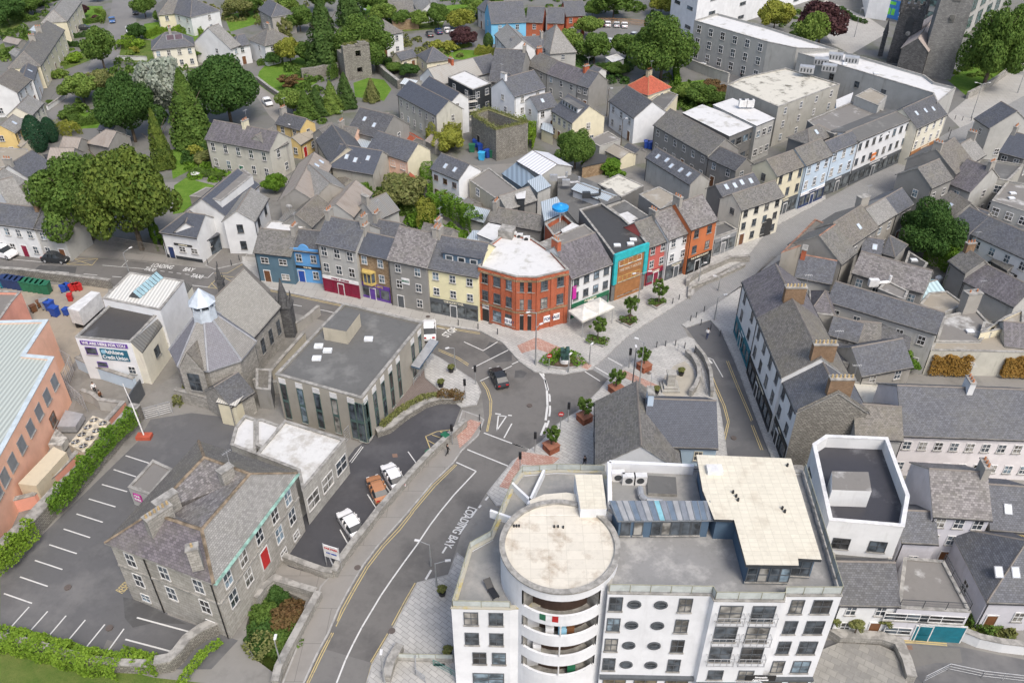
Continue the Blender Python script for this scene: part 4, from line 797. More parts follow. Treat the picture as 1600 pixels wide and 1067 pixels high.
F(8,[(1330,1000),(1400,1010),(1420,960),(1350,940)],4.9,'lgrey','puddle','small pale flat roof by the right puddled terrace','outbuilding','outbuilding',par=.1,wins={})
H(8,(905,640),(1010,680),(960,580),4.,'grey','brown','small brown lean-to behind the mottled roof','outbuilding','outbuilding',win=False,d=4)
H(8,(1245,300),(1330,330),(1290,230),4.6,'lgrey','slate','narrow slate return behind the small lilac-white house','outbuilding','outbuilding',win=False,d=4)
# ================================================================== upper left estate
H(1,(415,135),(505,12),(340,60),5.6,'cream','light','upper cream terrace roof at the top left above the long one','house','house',hipA=1,cols=4,group=None)
H(1,(250,412),(398,188),(220,232),5.6,'cream','old','long cream terrace with hipped end beside the clipped shrubs','house','house',hipA=1,cols=6,chim='LN')
H(1,(104,580),(196,494),(70,428),5.6,'white','brown','brown-tiled white house at the left edge','house','house',cols=3)
H(1,(205,505),(228,424),(165,418),5.4,'white','slate','narrow white house squeezed behind the brown-tiled one','house','house',cols=1,sky=1)
H(1,(195,722),(268,646),(180,596),5.,'pale','light','pale roofed cottage above the yellow house','house','house',cols=3)
H(1,(90,832),(166,765),(75,725),5.,'yellow','light','yellow house beside two dark cypress trees','house','house',cols=2,sky=1,side='all')
F(1,[(-60,920),(170,930),(190,1000),(-60,1066)],2.6,'buff','tan','low flat garages below the yellow house','garage','garage',par=.1,wins={})
H(29,(335,755),(605,575),(370,430),4.8,'white','slate','white house with dark blue slate roof and washing line','house','house',cols=3,chim='A')
H(29,(150,900),(290,780),(40,640),4.8,'white','light','pale roof with dormer at the left edge','house','house',cols=2)
H(29,(345,1035),(620,840),(440,730),4.6,'pale','brown','brown-roofed back extension with two skylights','house','house',cols=3,sky=2)
H(29,(-120,990),(80,930),(-60,800),4.6,'white','light','pale roof cut by the left edge above the terrace','house','house',cols=1)
H(29,(1170,165),(1335,200),(1130,45),2.6,'white','slate','small garden garage with blue-grey roof and white front','garage','garage',cols=1,floors=1,win=False)
H(29,(710,435),(985,440),(740,325),2.4,'grey','asb','long low sheet-roofed shed beside the big tree','shed','shed',win=False,d=5)
H(29,(1040,330),(1290,380),(1150,215),2.7,'grey','asb','hipped sheet-roofed shed behind the long low one','shed','shed',win=False,hipA=1,d=6)
H(29,(880,305),(1080,320),(930,195),2.5,'grey','asb','square sheet-roofed shed nearest the garden garage','shed','shed',win=False,d=5)
F(29,[(520,470),(700,640),(790,560),(600,460)],2.4,'dgrey','feltd','low felt roof beside the washing yard','shed','shed',par=.05,wins={})
H(5,(-80,322),(208,358),(0,205),5.8,'white','slate','white terraced house with plum door at the left edge','house','house',cols=4,floors=2,door='maroon',chim='B',cm_=WALL['ybrick'],side=False)
H(5,(208,360),(385,378),(245,232),5.6,'lgrey','dark','grey gabled house at the end of the left terrace','house','house',cols=2,floors=2,side=False)
b=H(1,(950,312),(1212,287),(1052,205),5.4,'pale','slate','cream villa with solar panels on its hipped roof','house','house',hipA=1,hipB=1,cols=4,chim='M')
for i in range(2):
    P=b.a+b.e*(b.L*(.48+.2*i))+b.n*(b.d*.3); z=b.he+b.d*.3*b.t+.2; sv=Vector((-b.n.x,-b.n.y,-b.t)).normalized(); skylight(b,Vector((P.x,P.y,z)),Vector((b.e.x,b.e.y,0)),sv,plain('solar_panel',(.1,.07,.08),.2),2.,1.8)
H(1,(1212,268),(1276,245),(1190,215),5.2,'white','light','narrow white wing with dormer window beside the villa','house','house',cols=1)
H(1,(970,40),(1155,22),(1050,-30),5.3,'cream','old','cream semi-detached house at the top edge between two cypresses','house','house',cols=3,hipA=1)
H(1,(1165,14),(1370,66),(1250,-15),5.4,'white','slate','white semi-detached pair with long path at the top edge',d=10,name='house',cat='house',cols=4,hipB=1,side='all')
H(30,(375,580),(640,530),(560,375),4.9,'white','slate','white house wing with dark hipped roof near the trees','house','house',cols=1,floors=2,hipA=1,d=5.5)
b=H(30,(635,450),(1095,348),(690,195),5.4,'white','old','white semi-detached house with dark bay window and mossy roof',d=8,name='house',cat='house',cols=4,floors=2,hipB=1,hipA=1,chim='A')
H(2,(20,62),(98,108),(105,10),5.6,'pebble','slate','grey pebbledashed house with a red front door','house','house',cols=2,hipB=1,side='all',door='red')
H(2,(760,228),(916,202),(792,125),5.8,'white','old','white hipped house behind the castle ruin','house','house',cols=2,hipA=1,hipB=1,side='all')
H(2,(1020,82),(972,0),(1085,12),3.2,'white','light','white-gabled bungalow at the top edge','bungalow','bungalow',cols=2)
H(2,(825,42),(972,35),(850,0),3.,'white','old','low white bungalow left of the white gable','bungalow','bungalow',cols=3)
F(2,[(850,125),(1015,118),(1000,62),(860,68)],3.,'brownst','feltd','brown flat-roofed block in front of the bungalow','building','building',par=.1,wins={})
b=H(2,(1430,82),(1640,72),(1450,18),5.8,wallm('aqua',(.2,.5,.72),.1),'slate','light blue house with red door at the top of the picture','house','house',cols=4,door='red',side='all')
H(2,(1385,50),(1432,78),(1440,0),5.4,'white','slate','white house joined to the light blue one','house','house',cols=1)
H(2,(1495,218),(1585,322),(1590,175),5.2,'white','light','white terrace below the light blue house','house','house',cols=3)
H(2,(1010,345),(1148,326),(1010,245),3.4,'cream','slate','hipped grey cottage right of the ruin',d=7,name='cottage',cat='cottage',cols=2,hipA=1,hipB=1)
H(2,(905,378),(1005,352),(950,315),3.,'cream','slate','lean low cottage wing beside the hipped grey cottage','cottage','cottage',cols=2)
H(2,(1025,480),(1300,415),(1060,372),4.2,'white','corr','white cottage row under patched pale sheet roof',d=8,name='cottage',cat='cottage',cols=3,chim='M',cm_=WALL['brick'],floors=1)
H(2,(1300,415),(1412,390),(1310,322),4.2,'white','slate','slate-roofed end of the sheet-roofed cottage row',d=8,name='cottage',cat='cottage',cols=2,floors=1)
H(2,(905,525),(985,540),(935,445),3.,'lgrey',corrm('conserv',(.55,.6,.62),.5,(.4,.4,.4),.1,.3),'glazed conservatory at the end of the cottage row','conservatory','conservatory',win=False,d=4,pitch=20)
b=H(2,(886,592),(1128,722),(975,515),6.2,'dirty','new','long stained white apartment block with new slate roof','apartment_block','apartment block',cols=6,floors=2,sky=0,ww=.7)
b2=H(2,(1035,537),(1220,640),(1080,480),7.6,'white','new','white apartment block with scaffold on its gable','apartment_block','apartment block',cols=4,floors=3,ww=.7)
H(2,(1480,560),(1530,600),(1500,400),4.2,'grey','dark','dark slate roof behind the tall white gabled house','house','house',win=False)
b=F(2,[(1200,482),(1355,562),(1470,520),(1305,440)],6.2,'black','white','black-clad block with cream flat roof and balcony','apartment_block','apartment block',par=.15,wins={0:(2,2),1:(2,2)},fm=MW)
H(2,(125,772),(276,812),(160,705),5.2,'yellow','dark','ochre cottage with grey gable near the yew trees','cottage','cottage',cols=2,side='all',chim='A',door='black')
H(2,(275,905),(372,845),(320,820),3.2,'yellow','tan','low ochre wing with red and green doors','cottage','cottage',cols=2,door='red',floors=1,d=3.5)
b=H(0,(321,217),(421,236),(342,190),6.6,'dirty','purple','weathered stone house with purple slates and ivy on its wall','house','house',cols=5,floors=2,chim='M',wh=1.6,door='green',cm_=WALL['cream'])
H(0,(423,236),(449,223),(428,199),6.2,'ddirty','old','bare grey gabled return joined to the weathered stone house','house','house',win=False)
H(18,(560,155),(905,245),(560,20),5.4,'grey','dark','large dark slate roof with flat side and two rooflights','house','house',cols=2,sky=2,side='all',d=9)
H(18,(930,135),(1045,110),(975,-15),5.2,'white','dark','small white gabled dormer house beside the big dark roof','house','house',cols=1)
H(18,(425,285),(600,305),(490,120),4.4,'peach','old','peach cottage with pale grey roof','cottage','cottage',cols=2,floors=1,chim='A')
b=H(18,(765,345),(1178,478),(905,180),6.2,'cream','slate','cream and peach house with white gable and long slate roof','house','house',cols=4,floors=2,door='maroon',side=False,ww=1.1,wh=1.1)
m=MB(); m.box(0,b.L*.52,-.03,.01,0,5.9); o=m.build('x',WALL['peach']); me=o.data; bpy.data.objects.remove(o); put(b,'f',b.L*.48,0,me,'peach_render')
F(18,[(600,310),(760,370),(830,240),(660,225)],4.2,'cream','corrb','pale bluish sheet roof between the peach cottage and cream house','building','building',par=.04,wins={})
H(18,(470,180),(340,240),(450,60),5.,'grey','old','grey cottage with speckled wall behind the peach cottage','cottage','cottage',cols=1,side='all')
b=H(18,(385,540),(820,615),(318,300),4.8,'ddirty','new','long low workshop with dark slates and three rooflights','workshop','workshop',win=False,sky=3,d=8)
H(18,(820,620),(985,500),(800,440),4.,'lgrey','light','plain pale grey return at the end of the workshop','workshop','workshop',win=False,d=5)
H(18,(235,260),(380,500),(300,185),5.4,'buff','dark','buff gabled house with black eaves beside the workshop','house','house',cols=2,win=False,d=7)
b=H(18,(300,690),(385,510),(215,370),5.,'buff','asb','old grey sheet roof with five bright skylight strips','workshop','workshop',win=False,sky=3)
H(18,(200,890),(300,690),(125,550),5.4,'grey','asb','stained sheet roof between the skylight roof and lead valley','workshop','workshop',win=False)
H(18,(200,905),(360,910),(130,760),3.6,'lgrey','dark','small lead and slate outhouse roof with white gutter','outhouse','outhouse',win=False,d=4.5)
H(18,(-10,700),(190,895),(-130,520),5.,'pebble','light','grey gable with projecting bay near the lane','house','house',win=False,d=7)
b=H(18,(610,1060),(805,810),(425,930),4.8,'lgrey','asb','long pink-grey asbestos-roofed store behind the terrace','store','store',win=False)
H(18,(860,1090),(1085,985),(905,905),4.,'lgrey','corrg','small ribbed sheet roof with square chimney among bushes','shed','shed',win=False,chim='A',pots=0,d=6)
H(18,(1200,820),(1310,690),(1130,640),3.,'buff','rust','dull red sheet-roofed lean-to among the bushes','shed','shed',win=False,d=4)
b=H(24,(110,185),(455,328),(240,0),5.8,'clean','slate','bright white cottage with red-brown door and two skylights','cottage','cottage',cols=3,floors=2,sky=2,door='wood',side=False,fm=cm('brown'),ww=.9,wh=.9)
b=F(24,[(585,330),(1030,640),(1330,560),(830,175)],5.2,'buff','puddle','buff two-storey block with puddled flat roof','building','building',par=.15,wins={0:(2,2)},fm=cm('white'))
F(24,[(1000,250),(1240,410),(1400,300),(1180,110)],4.6,wallm('steelblue',(.2,.27,.34),.2),corrm('blueslate',(.2,.26,.32),.9,(.15,.2,.25),.2),'smooth blue-grey sloped roof beside the white metal roof','building','building',par=.04,wins={})
H(24,(1195,100),(1490,275),(1230,-60),5.2,'lgrey',corrm('white_metal',(.68,.69,.72),.8,(.5,.5,.5),.15),'white metal roof above the rooftop ductwork','building','building',win=False,d=7,pitch=20)
F(24,[(1320,345),(1440,475),(1600,400),(1480,270)],5.8,'lgrey','corrb','blue-grey ventilation box on the rooftops','plant_room','roof room',par=.04,wins={})
F(24,[(1160,485),(1190,560),(1275,555),(1285,470)],6.4,'black','white','black glazed rooflight box with pale lid','plant_room','roof room',par=.04,wins={})
H(24,(840,840),(1480,960),(1060,700),5.2,'grey','old','wide grey slate roof behind the brick corner building','building','building',win=False,chim='A')
H(24,(1050,700),(1420,580),(1340,420),5.,'grey','light','pale patched roof between puddled block and ductwork','building','building',win=False)
F(24,[(690,1000),(900,1090),(1070,920),(830,870)],6.2,'white','white','bright white flat roof piece beside the brick corner','building','building',par=.04,wins={})
F(24,[(560,1060),(700,1090),(800,970),(640,960)],5.2,'lgrey','corrb','pale blue sheet roof beside the bright white piece','building','building',par=.04,wins={})
H(24,(520,790),(770,860),(600,720),2.6,'lgrey','corrb','small pale sheet-roofed shed near the red car','shed','shed',win=False,d=4)
H(24,(-30,1010),(330,1090),(60,880),6.4,'pebble','old','grey slate back roof under the yellow creeper','building','building',win=False,chim='M')
H(6,(715,380),(870,410),(740,300),6.2,'pebble','slate','dark slate rear return behind the brown stone house','building','building',win=False,chim='A')
F(6,[(45,360),(235,385),(350,330),(90,310)],4.6,'lgrey','white','cream flat roof behind the blue pub','building','building',par=.1,wins={})
F(6,[(130,330),(330,345),(410,250),(200,240)],4.,'grey','corrg','dark slatted shed roof with satellite dishes','building','building',par=.04,wins={})
H(6,(345,350),(470,225),(290,250),4.8,'grey','brown','narrow mossy roof beside the asbestos-roofed store','building','building',win=False,d=5)
# pub on the corner (white)
b=H(17,(75,748),(450,805),(290,580),4.8,'white','new','low white pub front with black plinth and steep black roof','pub','pub',cols=3,floors=1,hipA=1,door='navy',ww=1.1,wh=.9,side='all',d=6.5)
sign(b,'f',b.L*.55,2.9,3.4,.35,'black','LOUNGE BAR','cream'); m=MB(); m.box(-b.L/2,b.L/2,-.05,.02,0,.6); o=m.build('x',WALL['black']); me=o.data; bpy.data.objects.remove(o); put(b,'f',b.L/2,0,me,'plinth')
H(17,(478,730),(522,592),(370,515),5.2,'white','new','black-slated gabled link of the white pub','pub','pub',cols=1,floors=1,win=False,d=3.8)
b=H(17,(740,580),(1090,260),(500,410),6.4,'white','new','main white gable of the pub with tall stair window','pub','pub',floors=2,cols=3,side='all',ww=1.,wh=1.5,fm=MBLK)
H(17,(1045,640),(1185,400),(880,510),6.2,'white','light','second white gable of the pub with pale roof','pub','pub',floors=2,cols=2,side='all',ww=1.,wh=1.5,fm=MBLK)
b=F(17,[(540,385),(700,425),(1030,160),(925,85),(660,280)],8.4,'white','puddle','white rooftop storey with weathered flat roof above the pub','pub','pub',par=.06,wins={1:(4,1)},z0=4.,ww=1.2,wh=1.1)
F(17,[(375,375),(520,390),(660,290),(540,285)],5.6,'grey','puddle','low weathered flat roof by the beer garden lawn','pub','pub',par=.06,wins={})
F(17,[(520,850),(680,770),(640,725),(545,760)],3.,MG,'slate','glazed porch with slate roof at the pub door','porch','porch',par=.04,wins={})
# --- region 3 middle
for i,(A,B,lb) in enumerate([((113,90),(213,94),'left house of the red brick trio at the top'),((228,95),(328,97),'middle house of the red brick trio at the top'),((338,103),(457,98),'right house of the red brick trio at the top')]):
    b=H(3,A,B,(A[0]-20,5),5.6,'brick','slate',lb,'brick_house','house',cols=2,floors=2,d=8.5,side=False,group='red brick trio at the top',door=None)
    boxpart(b,'bay_window',[tuple(b.a+b.e*s-b.n*t) for s,t in ((b.L*.25,0),(b.L*.25,1.),(b.L*.75,1.),(b.L*.75,0))],0,2.6,WALL['clean'],None,ROOF['slate'])
H(3,(150,243),(303,232),(200,165),5.2,'lgrey','light','pale hipped house in front of the brick trio','house','house',hipA=1,hipB=1,cols=2,side='all')
H(3,(10,330),(208,320),(55,235),4.4,'white','slate','white-gabled house with dark door left of the pale hipped house','house','house',cols=2,chim='B')
H(3,(-60,390),(122,402),(30,315),5.,'grey','dark','dark slate roof with skylight at the start of the grey row','house','house',cols=2,sky=1,chim='B')
for A,B,Rr,r,lb,c in [((95,405),(215,460),(200,345),'old','first grey house of the back row with brick chimney','A'),((215,460),(405,528),(330,400),'purple','middle purple-slated house of the back row','B'),((405,528),(480,550),(490,445),'slate','last house of the back row with blank grey gable','')]:
    H(3,A,B,Rr,5.4,'grey' if r=='slate' else 'lgrey',r,lb,'house','house',cols=3 if r=='purple' else 2,chim=c,cm_=WALL['brick'],side=False)
b=H(3,(15,606),(206,550),(150,437),7.6,'clean','slate','tall white house with blank gable and slim chimney','house','house',cols=2,floors=3,side='all',chim='A',cm_=WALL['clean'],pots=0)
H(3,(160,692),(284,662),(105,612),5.2,'clean','slate','small white house with grey roof beside the tall white house','house','house',cols=2,side='all',sky=1)
b=H(3,(252,692),(378,770),(466,660),5.8,'cream','slate','cream house with a long dormer and quoined gable','house','house',cols=4,side='all',d=8)
P=b.a+b.e*(b.L*.5)+b.n*(b.d*.36); M=Matrix.Translation((P.x-b.o.x,P.y-b.o.y,0))@Matrix.Rotation(math.atan2(b.e.y,b.e.x),4,'Z')
m=MB(); z0=b.he+b.d*.2*b.t; m.box(-3.2,3.2,-1.1,1.6,z0,z0+1.3,0,M); m.box(-3.4,3.4,-1.3,1.8,z0+1.3,z0+1.45,1,M)
for k in range(5): m.box(-2.9+k*1.2,-2.1+k*1.2,-1.15,-1.1,z0+.4,z0+1.1,2,M)
m.build('dormer',[WALL['clean'],ROOF['felt'],MG],b.roofo)
H(3,(612,632),(765,738),(700,560),5.8,'clean','dark','white house at the lane corner with blank gable','house','house',cols=3,side=False,d=8)
b=H(3,(705,548),(850,596),(800,452),5.8,'cream','red','cream house with the red tiled hipped roof','house','house',cols=3,hipA=1,hipB=1,chim='AB',cm_=WALL['cream'],side='all',ridge=MPOT)
F(3,[(840,640),(945,700),(1038,592),(950,560)],4.8,'cream','felt','cream flat-roofed extension of the red-roofed house','building','building',par=.3,wins={1:(1,1)})
H(3,(590,945),(680,992),(640,908),2.4,'cream','tan','cream garden shed beside the telegraph pole','shed','shed',win=False,d=4,pitch=25)
F(3,[(475,875),(548,915),(680,870),(600,820)],3.2,'lgrey','puddle','pale flat garage roof beside the lane','garage','garage',par=.1,wins={})
F(3,[(440,1040),(580,1010),(590,970),(500,955)],2.6,'brownst','feltd','brown low flat roof by the round tree','garage','garage',par=.05,wins={})
F(3,[(585,358),(628,388),(700,366),(655,338)],3.,'white','white','small white flat-roofed shed by the hedge','shed','shed',par=.05,wins={})
F(3,[(185,805),(255,835),(250,780),(195,765)],2.6,'cream','corrb','cream porch box beside the cream house','porch','porch',par=.04,wins={})
# flats behind the right street north side
F(23,[(350,350),(560,590),(900,430),(760,180),(350,20)],3.6,'lgrey','felt','wide pale grey roof below the round tree','building','building',par=.05,wins={})
F(23,[(760,180),(1010,320),(1240,200),(980,80)],3.8,'dgrey','mossy','mossy white-patched flat roof behind the white shed box','building','building',par=.1,wins={})
F(23,[(730,270),(820,400),(1000,340),(900,230)],5.2,'lgrey','felt','white-sided roof box with pale top','plant_room','roof room',par=.04,wins={})
F(23,[(870,420),(1110,600),(1300,520),(1040,350)],4.4,'lgrey','felt','stepped pale roof with bright white panel','building','building',par=.1,wins={})
F(23,[(920,520),(1070,605),(1185,550),(1070,475)],5.2,'white','white','bright white square roof panel on the stepped roof','roof_panel','roof light',par=.04,wins={},z0=4.5)
b=F(23,[(1190,290),(1420,450),(1600,320),(1400,210)],5.6,'grey','tan','brown flat-roofed grey block with yellow moss and vent','building','building',par=.1,wins={})
F(23,[(140,800),(300,930),(740,700),(620,600)],7.8,'white','puddle','long stained cream roof behind the purple-slated house','building','building',par=.1,wins={})
F(23,[(210,600),(300,720),(520,600),(400,490)],6.6,'brick','corrg','sunken roof yard with red brick walls','building','building',par=.9,wins={})
F(23,[(385,660),(410,700),(565,620),(500,590)],7.8,'white','white','white box hatch in the brick-walled roof yard','roof_hatch','roof hatch',par=.04,wins={},z0=6.)
F(23,[(175,370),(210,560),(420,470),(330,320)],7.4,'lgrey','corrb','pale blue clad stair box under the blue parasol','plant_room','roof room',par=.04,wins={})
H(23,(495,240),(850,375),(600,160),5.,'white','corrb','tilted white sheet canopy among the ducts','canopy','canopy',win=False,d=3.2,pitch=20)

for i,(x,y) in enumerate([(10,402),(48,412),(92,428)]):
    c=G(px(7,(x,y)),9.); t=empty('condenser',(c.x,c.y,8.6),('left','middle','right')[i]+' one of three white condensers behind the brick corner roof','condenser'); m=MB(); m.box(-.5,.5,-.2,.2,0,.95); m.build('casing',MW,t); m=MB(); m.cyl((0,0),.33,.33,0,.03,14,0,True,Matrix.Translation((-.1,-.2,.48))@Matrix.Rotation(math.pi/2,4,'X')); m.build('fan_grille',MBLK,t)
for x,y,z,lb in [(430,85,4.4,'white satellite dish above the slatted shed roof'),(1340,640,0,''),(600,265,0,'')]:
    if not lb: continue
    c=G(px(6,(210,248)),z); t=empty('satellite_dish',tuple(c),lb,'satellite dish'); m=MB(); m.cyl((0,0),.05,.55,0,.14,14,0,True,Matrix.Translation((0,0,.7))@Matrix.Rotation(-1.1,4,'X')); m.build('dish',MW,t); m=MB(); m.tube((0,0,0),(0,0,.7),.04,6); m.build('mast',MGR,t)
for reg,x,y,z,mt,lb in [(23,300,120,5.2,'MGR','grey duct run beside the white metal roof'),(23,430,170,5.,'MGR','grey duct run behind the tilted canopy'),(23,640,300,5.6,'MDK','dark condenser beside the white-sided roof box'),(8,660,700,6.6,'MW','white condenser in the well between two slate roofs')]:
    c=G(px(reg,(x,y)),z); t=empty('roof_duct' if 'duct' in lb else 'condenser',(c.x,c.y,z-.5),lb,'duct' if 'duct' in lb else 'condenser'); m=MB(); m.box(-.7,.7,-.35,.35,0,1.1); m.tube((.7,0,.5),(2.4,.3,.5),.25,8); m.tube((2.4,.3,.5),(2.4,.3,1.5),.22,8); m.build('casing',{'MGR':MGR,'MDK':MDK,'MW':MW}[mt],t)
# ================================================================== landmark buildings
MBG=WALL['bluegrey']; MCL=WALL['clean']; MCM=ROOF['creamf']
# --- white riverside apartments with drum
b=F(0,[(950,926),(1111,929),(1116,938),(1226,939),(1227,930),(1316,930),(1257,735),(1084,728),(952,722)],14.1,'clean',flatm('terrace_felt',(.25,.25,.245),(.37,.365,.35),.5,.45),'white riverside apartment building with round drum, porthole windows and cream roofs','apartment_building','apartment building',par=.3,pt=.3,wins={})
AP=b
def Lf(i): p,q,_=b.faces[i]; return (q-p).length
L=Lf(0); fz=[3.15,5.95,8.75,11.5]
def porthole(b,face,s,z):
    k='porthole'
    if k not in CACHE:
        m=MB(); n=20
        for i in range(n):
            a0,a1=2*math.pi*i/n,2*math.pi*(i+1)/n
            def P(r,a,y): return (r*1.0*math.cos(a),y,r*math.sin(a)*.9)
            m.face([P(.57,a0,-.1),P(.57,a1,-.1),P(.43,a1,-.1),P(.43,a0,-.1)][::-1]); m.face([P(.57,a0,.02),P(.57,a1,.02),P(.57,a1,-.1),P(.57,a0,-.1)][::-1]); m.face([P(.43,a0,-.1),P(.43,a1,-.1),P(.43,a1,0),P(.43,a0,0)][::-1])
        m.box(-.43,.43,-.05,-.02,-.06,.0); o=m.build('x',cm('dgrey')); g=MB(); g.face([(.44*math.cos(2*math.pi*i/n),-.012,.4*math.sin(2*math.pi*i/n)) for i in range(n)][::-1]); o2=g.build('x',MG); CACHE[k]=(o.data,o2.data); bpy.data.objects.remove(o); bpy.data.objects.remove(o2)
    w_=put(b,face,s,z,CACHE[k][0],'porthole_window',.003); link('pane',CACHE[k][1],w_)
DG=cm('dgrey')
for k,z in enumerate(fz):
    add_window(b,0,L*.045+.35,z+.75,.98,1.6,DG,'d'); porthole(b,0,L*.27,z+1.55); porthole(b,0,L*.53,z+1.55); add_window(b,0,L*.77,z+.75,.98,1.6,DG,'d')
    L2=Lf(2)
    for f in (.27,.74):
        if k==0: add_window(b,2,L2*f,z+.5,1.2,1.2,DG,'d'); continue
        add_window(b,2,L2*f,z+.35,1.75,1.9,DG,'d')
        m=MB(); y=-.55
        for zz in (0.,1.0): m.box(-1.15,1.15,y,y+.05,zz,zz+.05)
        for x in (-1.1,-.55,0,.55,1.1): m.box(x-.02,x+.02,y,y+.04,0,1.)
        for x in (-1.15,1.1): m.box(x,x+.05,y,0,1.,1.05); m.box(x,x+.05,y,0,0,.05)
        o=m.build('x',MGR); me=o.data; bpy.data.objects.remove(o); put(b,2,L2*f,z+.3,me,'balcony_rail')
    L4=Lf(4)
    add_window(b,4,L4*.26,z+.7,.95,1.6,DG,'d'); add_window(b,4,L4*.7,z+.7,1.4,1.6,DG,'d')
sign(b,2,L2*.98,3.9,2.6,.75,'black','','white',lines=['Riverside','Apartments'])
for i in (0,2,4):
    p,q,_=b.faces[i]; Lq=(q-p).length
    m=MB(); m.box(-Lq/2,Lq/2,-.35,.02,0,.28); o=m.build('x',DG); me=o.data; bpy.data.objects.remove(o); put(b,i,Lq/2,2.85,me,'shop_canopy')
    n=2 if i else 3
    for k in range(n): add_window(b,i,Lq*(k+.5)/n,.5,Lq/n*.7,1.9,DG,'d',glassm('shop_glass_warm',(.09,.075,.05)))
def world(p,z): v=G(p,z); return (v.x,v.y)
I=inset(b.P,.1)
railing('terrace_railing',b,[(x,y,14.42) for x,y in I[:6]],.95,plain('rail_olive',(.3,.3,.22),.5),plain('rail_glass',(.5,.54,.52),.1),1.5)
railing('terrace_railing',b,[(x,y,14.42) for x,y in I[5:7]],.95,plain('rail_olive',(.3,.3,.22),.5),plain('rail_glass',(.5,.54,.52),.1),1.5)
# penthouse
ph=[(1166,882),(1248,883),(1247,872),(1284,874),(1236,716),(1088,710),(1098,766),(1116,811),(1147,812)]
pw=[world(p,16.9) for p in ph]; pwi=inset(pw,.35) if ccw(pw) else inset(pw[::-1],.35)
boxpart(b,'penthouse_wall',pwi,14.1,16.6,MBG); pr=boxpart(b,'penthouse_roof',pw,16.6,16.9,MDK,None,MCM)
pb=Bld(); pb.root=b.root; pb.o=b.o; pb.faces={i:(Vector(pwi[i]),Vector(pwi[(i+1)%len(pwi)]),16) for i in range(len(pwi))}
e=(pb.faces[0][1]-pb.faces[0][0]).length
for f in (.12,.38,.64,.88): add_window(pb,0,e*f,14.5,e*.2,1.6,DG,'h')
e=(pb.faces[2][1]-pb.faces[2][0]).length; add_window(pb,2,e*.5,14.5,e*.8,1.7,DG,'d')
for x,y in ((1145,770),(1150,776),(1153,782),(1222,795),(1226,800),(1230,728)):
    c=world((x,y),16.9); m=MB(); m.cyl((0,0),.12,.1,16.9,17.2,8); m.build('roof_vent',MBLK,pr,loc=(c[0]-b.o.x,c[1]-b.o.y,0))
c=world((1116,736),16.9); m=MB(); m.box(-.7,.7,-.5,.5,16.9,17.3); m.build('roof_hatch',MW,pr,loc=(c[0]-b.o.x,c[1]-b.o.y,0))
# glazed link
lk=[world(p,16.5) for p in [(965,813),(1115,812),(1108,787),(952,787)]]; li=inset(lk,.25)
boxpart(b,'link_wall',li,14.1,16.4,MBG)
lb=Bld(); lb.root=b.root; lb.o=b.o; lb.faces={0:(Vector(li[0]),Vector(li[1]),16)}
e=(lb.faces[0][1]-lb.faces[0][0]).length
for f in (.08,.22,.42,.53,.64,.75,.86): add_window(lb,0,e*f,14.45,e*.09,1.55,DG,'o')
gl=MB(); n=16; a0,a1,b1,b0=[Vector((*p,16.5)) for p in lk]; b0.z=b1.z=16.9
gmats=[plain('link_pane_a',(.2,.22,.25),.25),plain('link_pane_b',(.3,.31,.32),.25),plain('link_pane_c',(.13,.17,.22),.25),plain('link_pane_turquoise',(.2,.42,.48),.25)]
for i in range(n):
    s,t=(i+.06)/n,(i+.94)/n; gl.face([a0.lerp(a1,s),a0.lerp(a1,t),b0.lerp(b1,t),b0.lerp(b1,s)],3 if i==7 else rnd.randrange(3))
r=gl.build('glass_roof',gmats,b.root,off=b.o); fr=MB(); fr.prism(lk,16.3,16.46,0,True,True,True)
for i in range(n+1): fr.tube(a0.lerp(a1,i/n),b0.lerp(b1,i/n),.06,4)
fr.build('glazing_bars',plain('bar_grey',(.2,.22,.24),.4),r,off=b.o)
# service well at the back
sw=[world(p,14.1) for p in [(953,785),(1095,785),(1084,740),(952,736)]]
boxpart(b,'service_deck',sw,14.1,14.25,MCON,None,ROOF['grav'])
for seg in (((952,722),(1084,728)),((952,722),(953,785))):
    p,q=[Vector(world(v,15.2)) for v in seg]; d=(q-p).normalized(); nn=Vector((-d.y,d.x))*.18
    boxpart(b,'parapet',[tuple(p-nn),tuple(q-nn),tuple(q+nn),tuple(p+nn)],14.1,15.3,MCL)
for x,y,f in ((965,745,2),(982,750,1),(1000,750,1)):
    c=world((x,y),14.6); m=MB(); m.box(-.6,.6,-.3,.3,14.25,15.3); m.cyl((0,0),.35,.35,0,.03,14,1,True,Matrix.Translation((0,-.3,14.8))@Matrix.Rotation(math.pi/2,4,'X')); m.build('cooling_unit',[MW,MDK],b.root,loc=(c[0]-b.o.x,c[1]-b.o.y,0))
m=MB(); p=[Vector((*world(v,14.8),14.8)) for v in [(1000,762),(1002,775),(1010,782),(1035,785)]]
for u,v in zip(p[:-1],p[1:]): m.tube(u,v,.3,8)
m.build('vent_duct',MGR,b.root,off=b.o)
q=[world(v,14.6) for v in [(1013,770),(1058,772),(1056,745),(1010,742)]]; boxpart(b,'roof_tank_cover',q,14.25,14.6,MCON,None,ROOF['felt'])
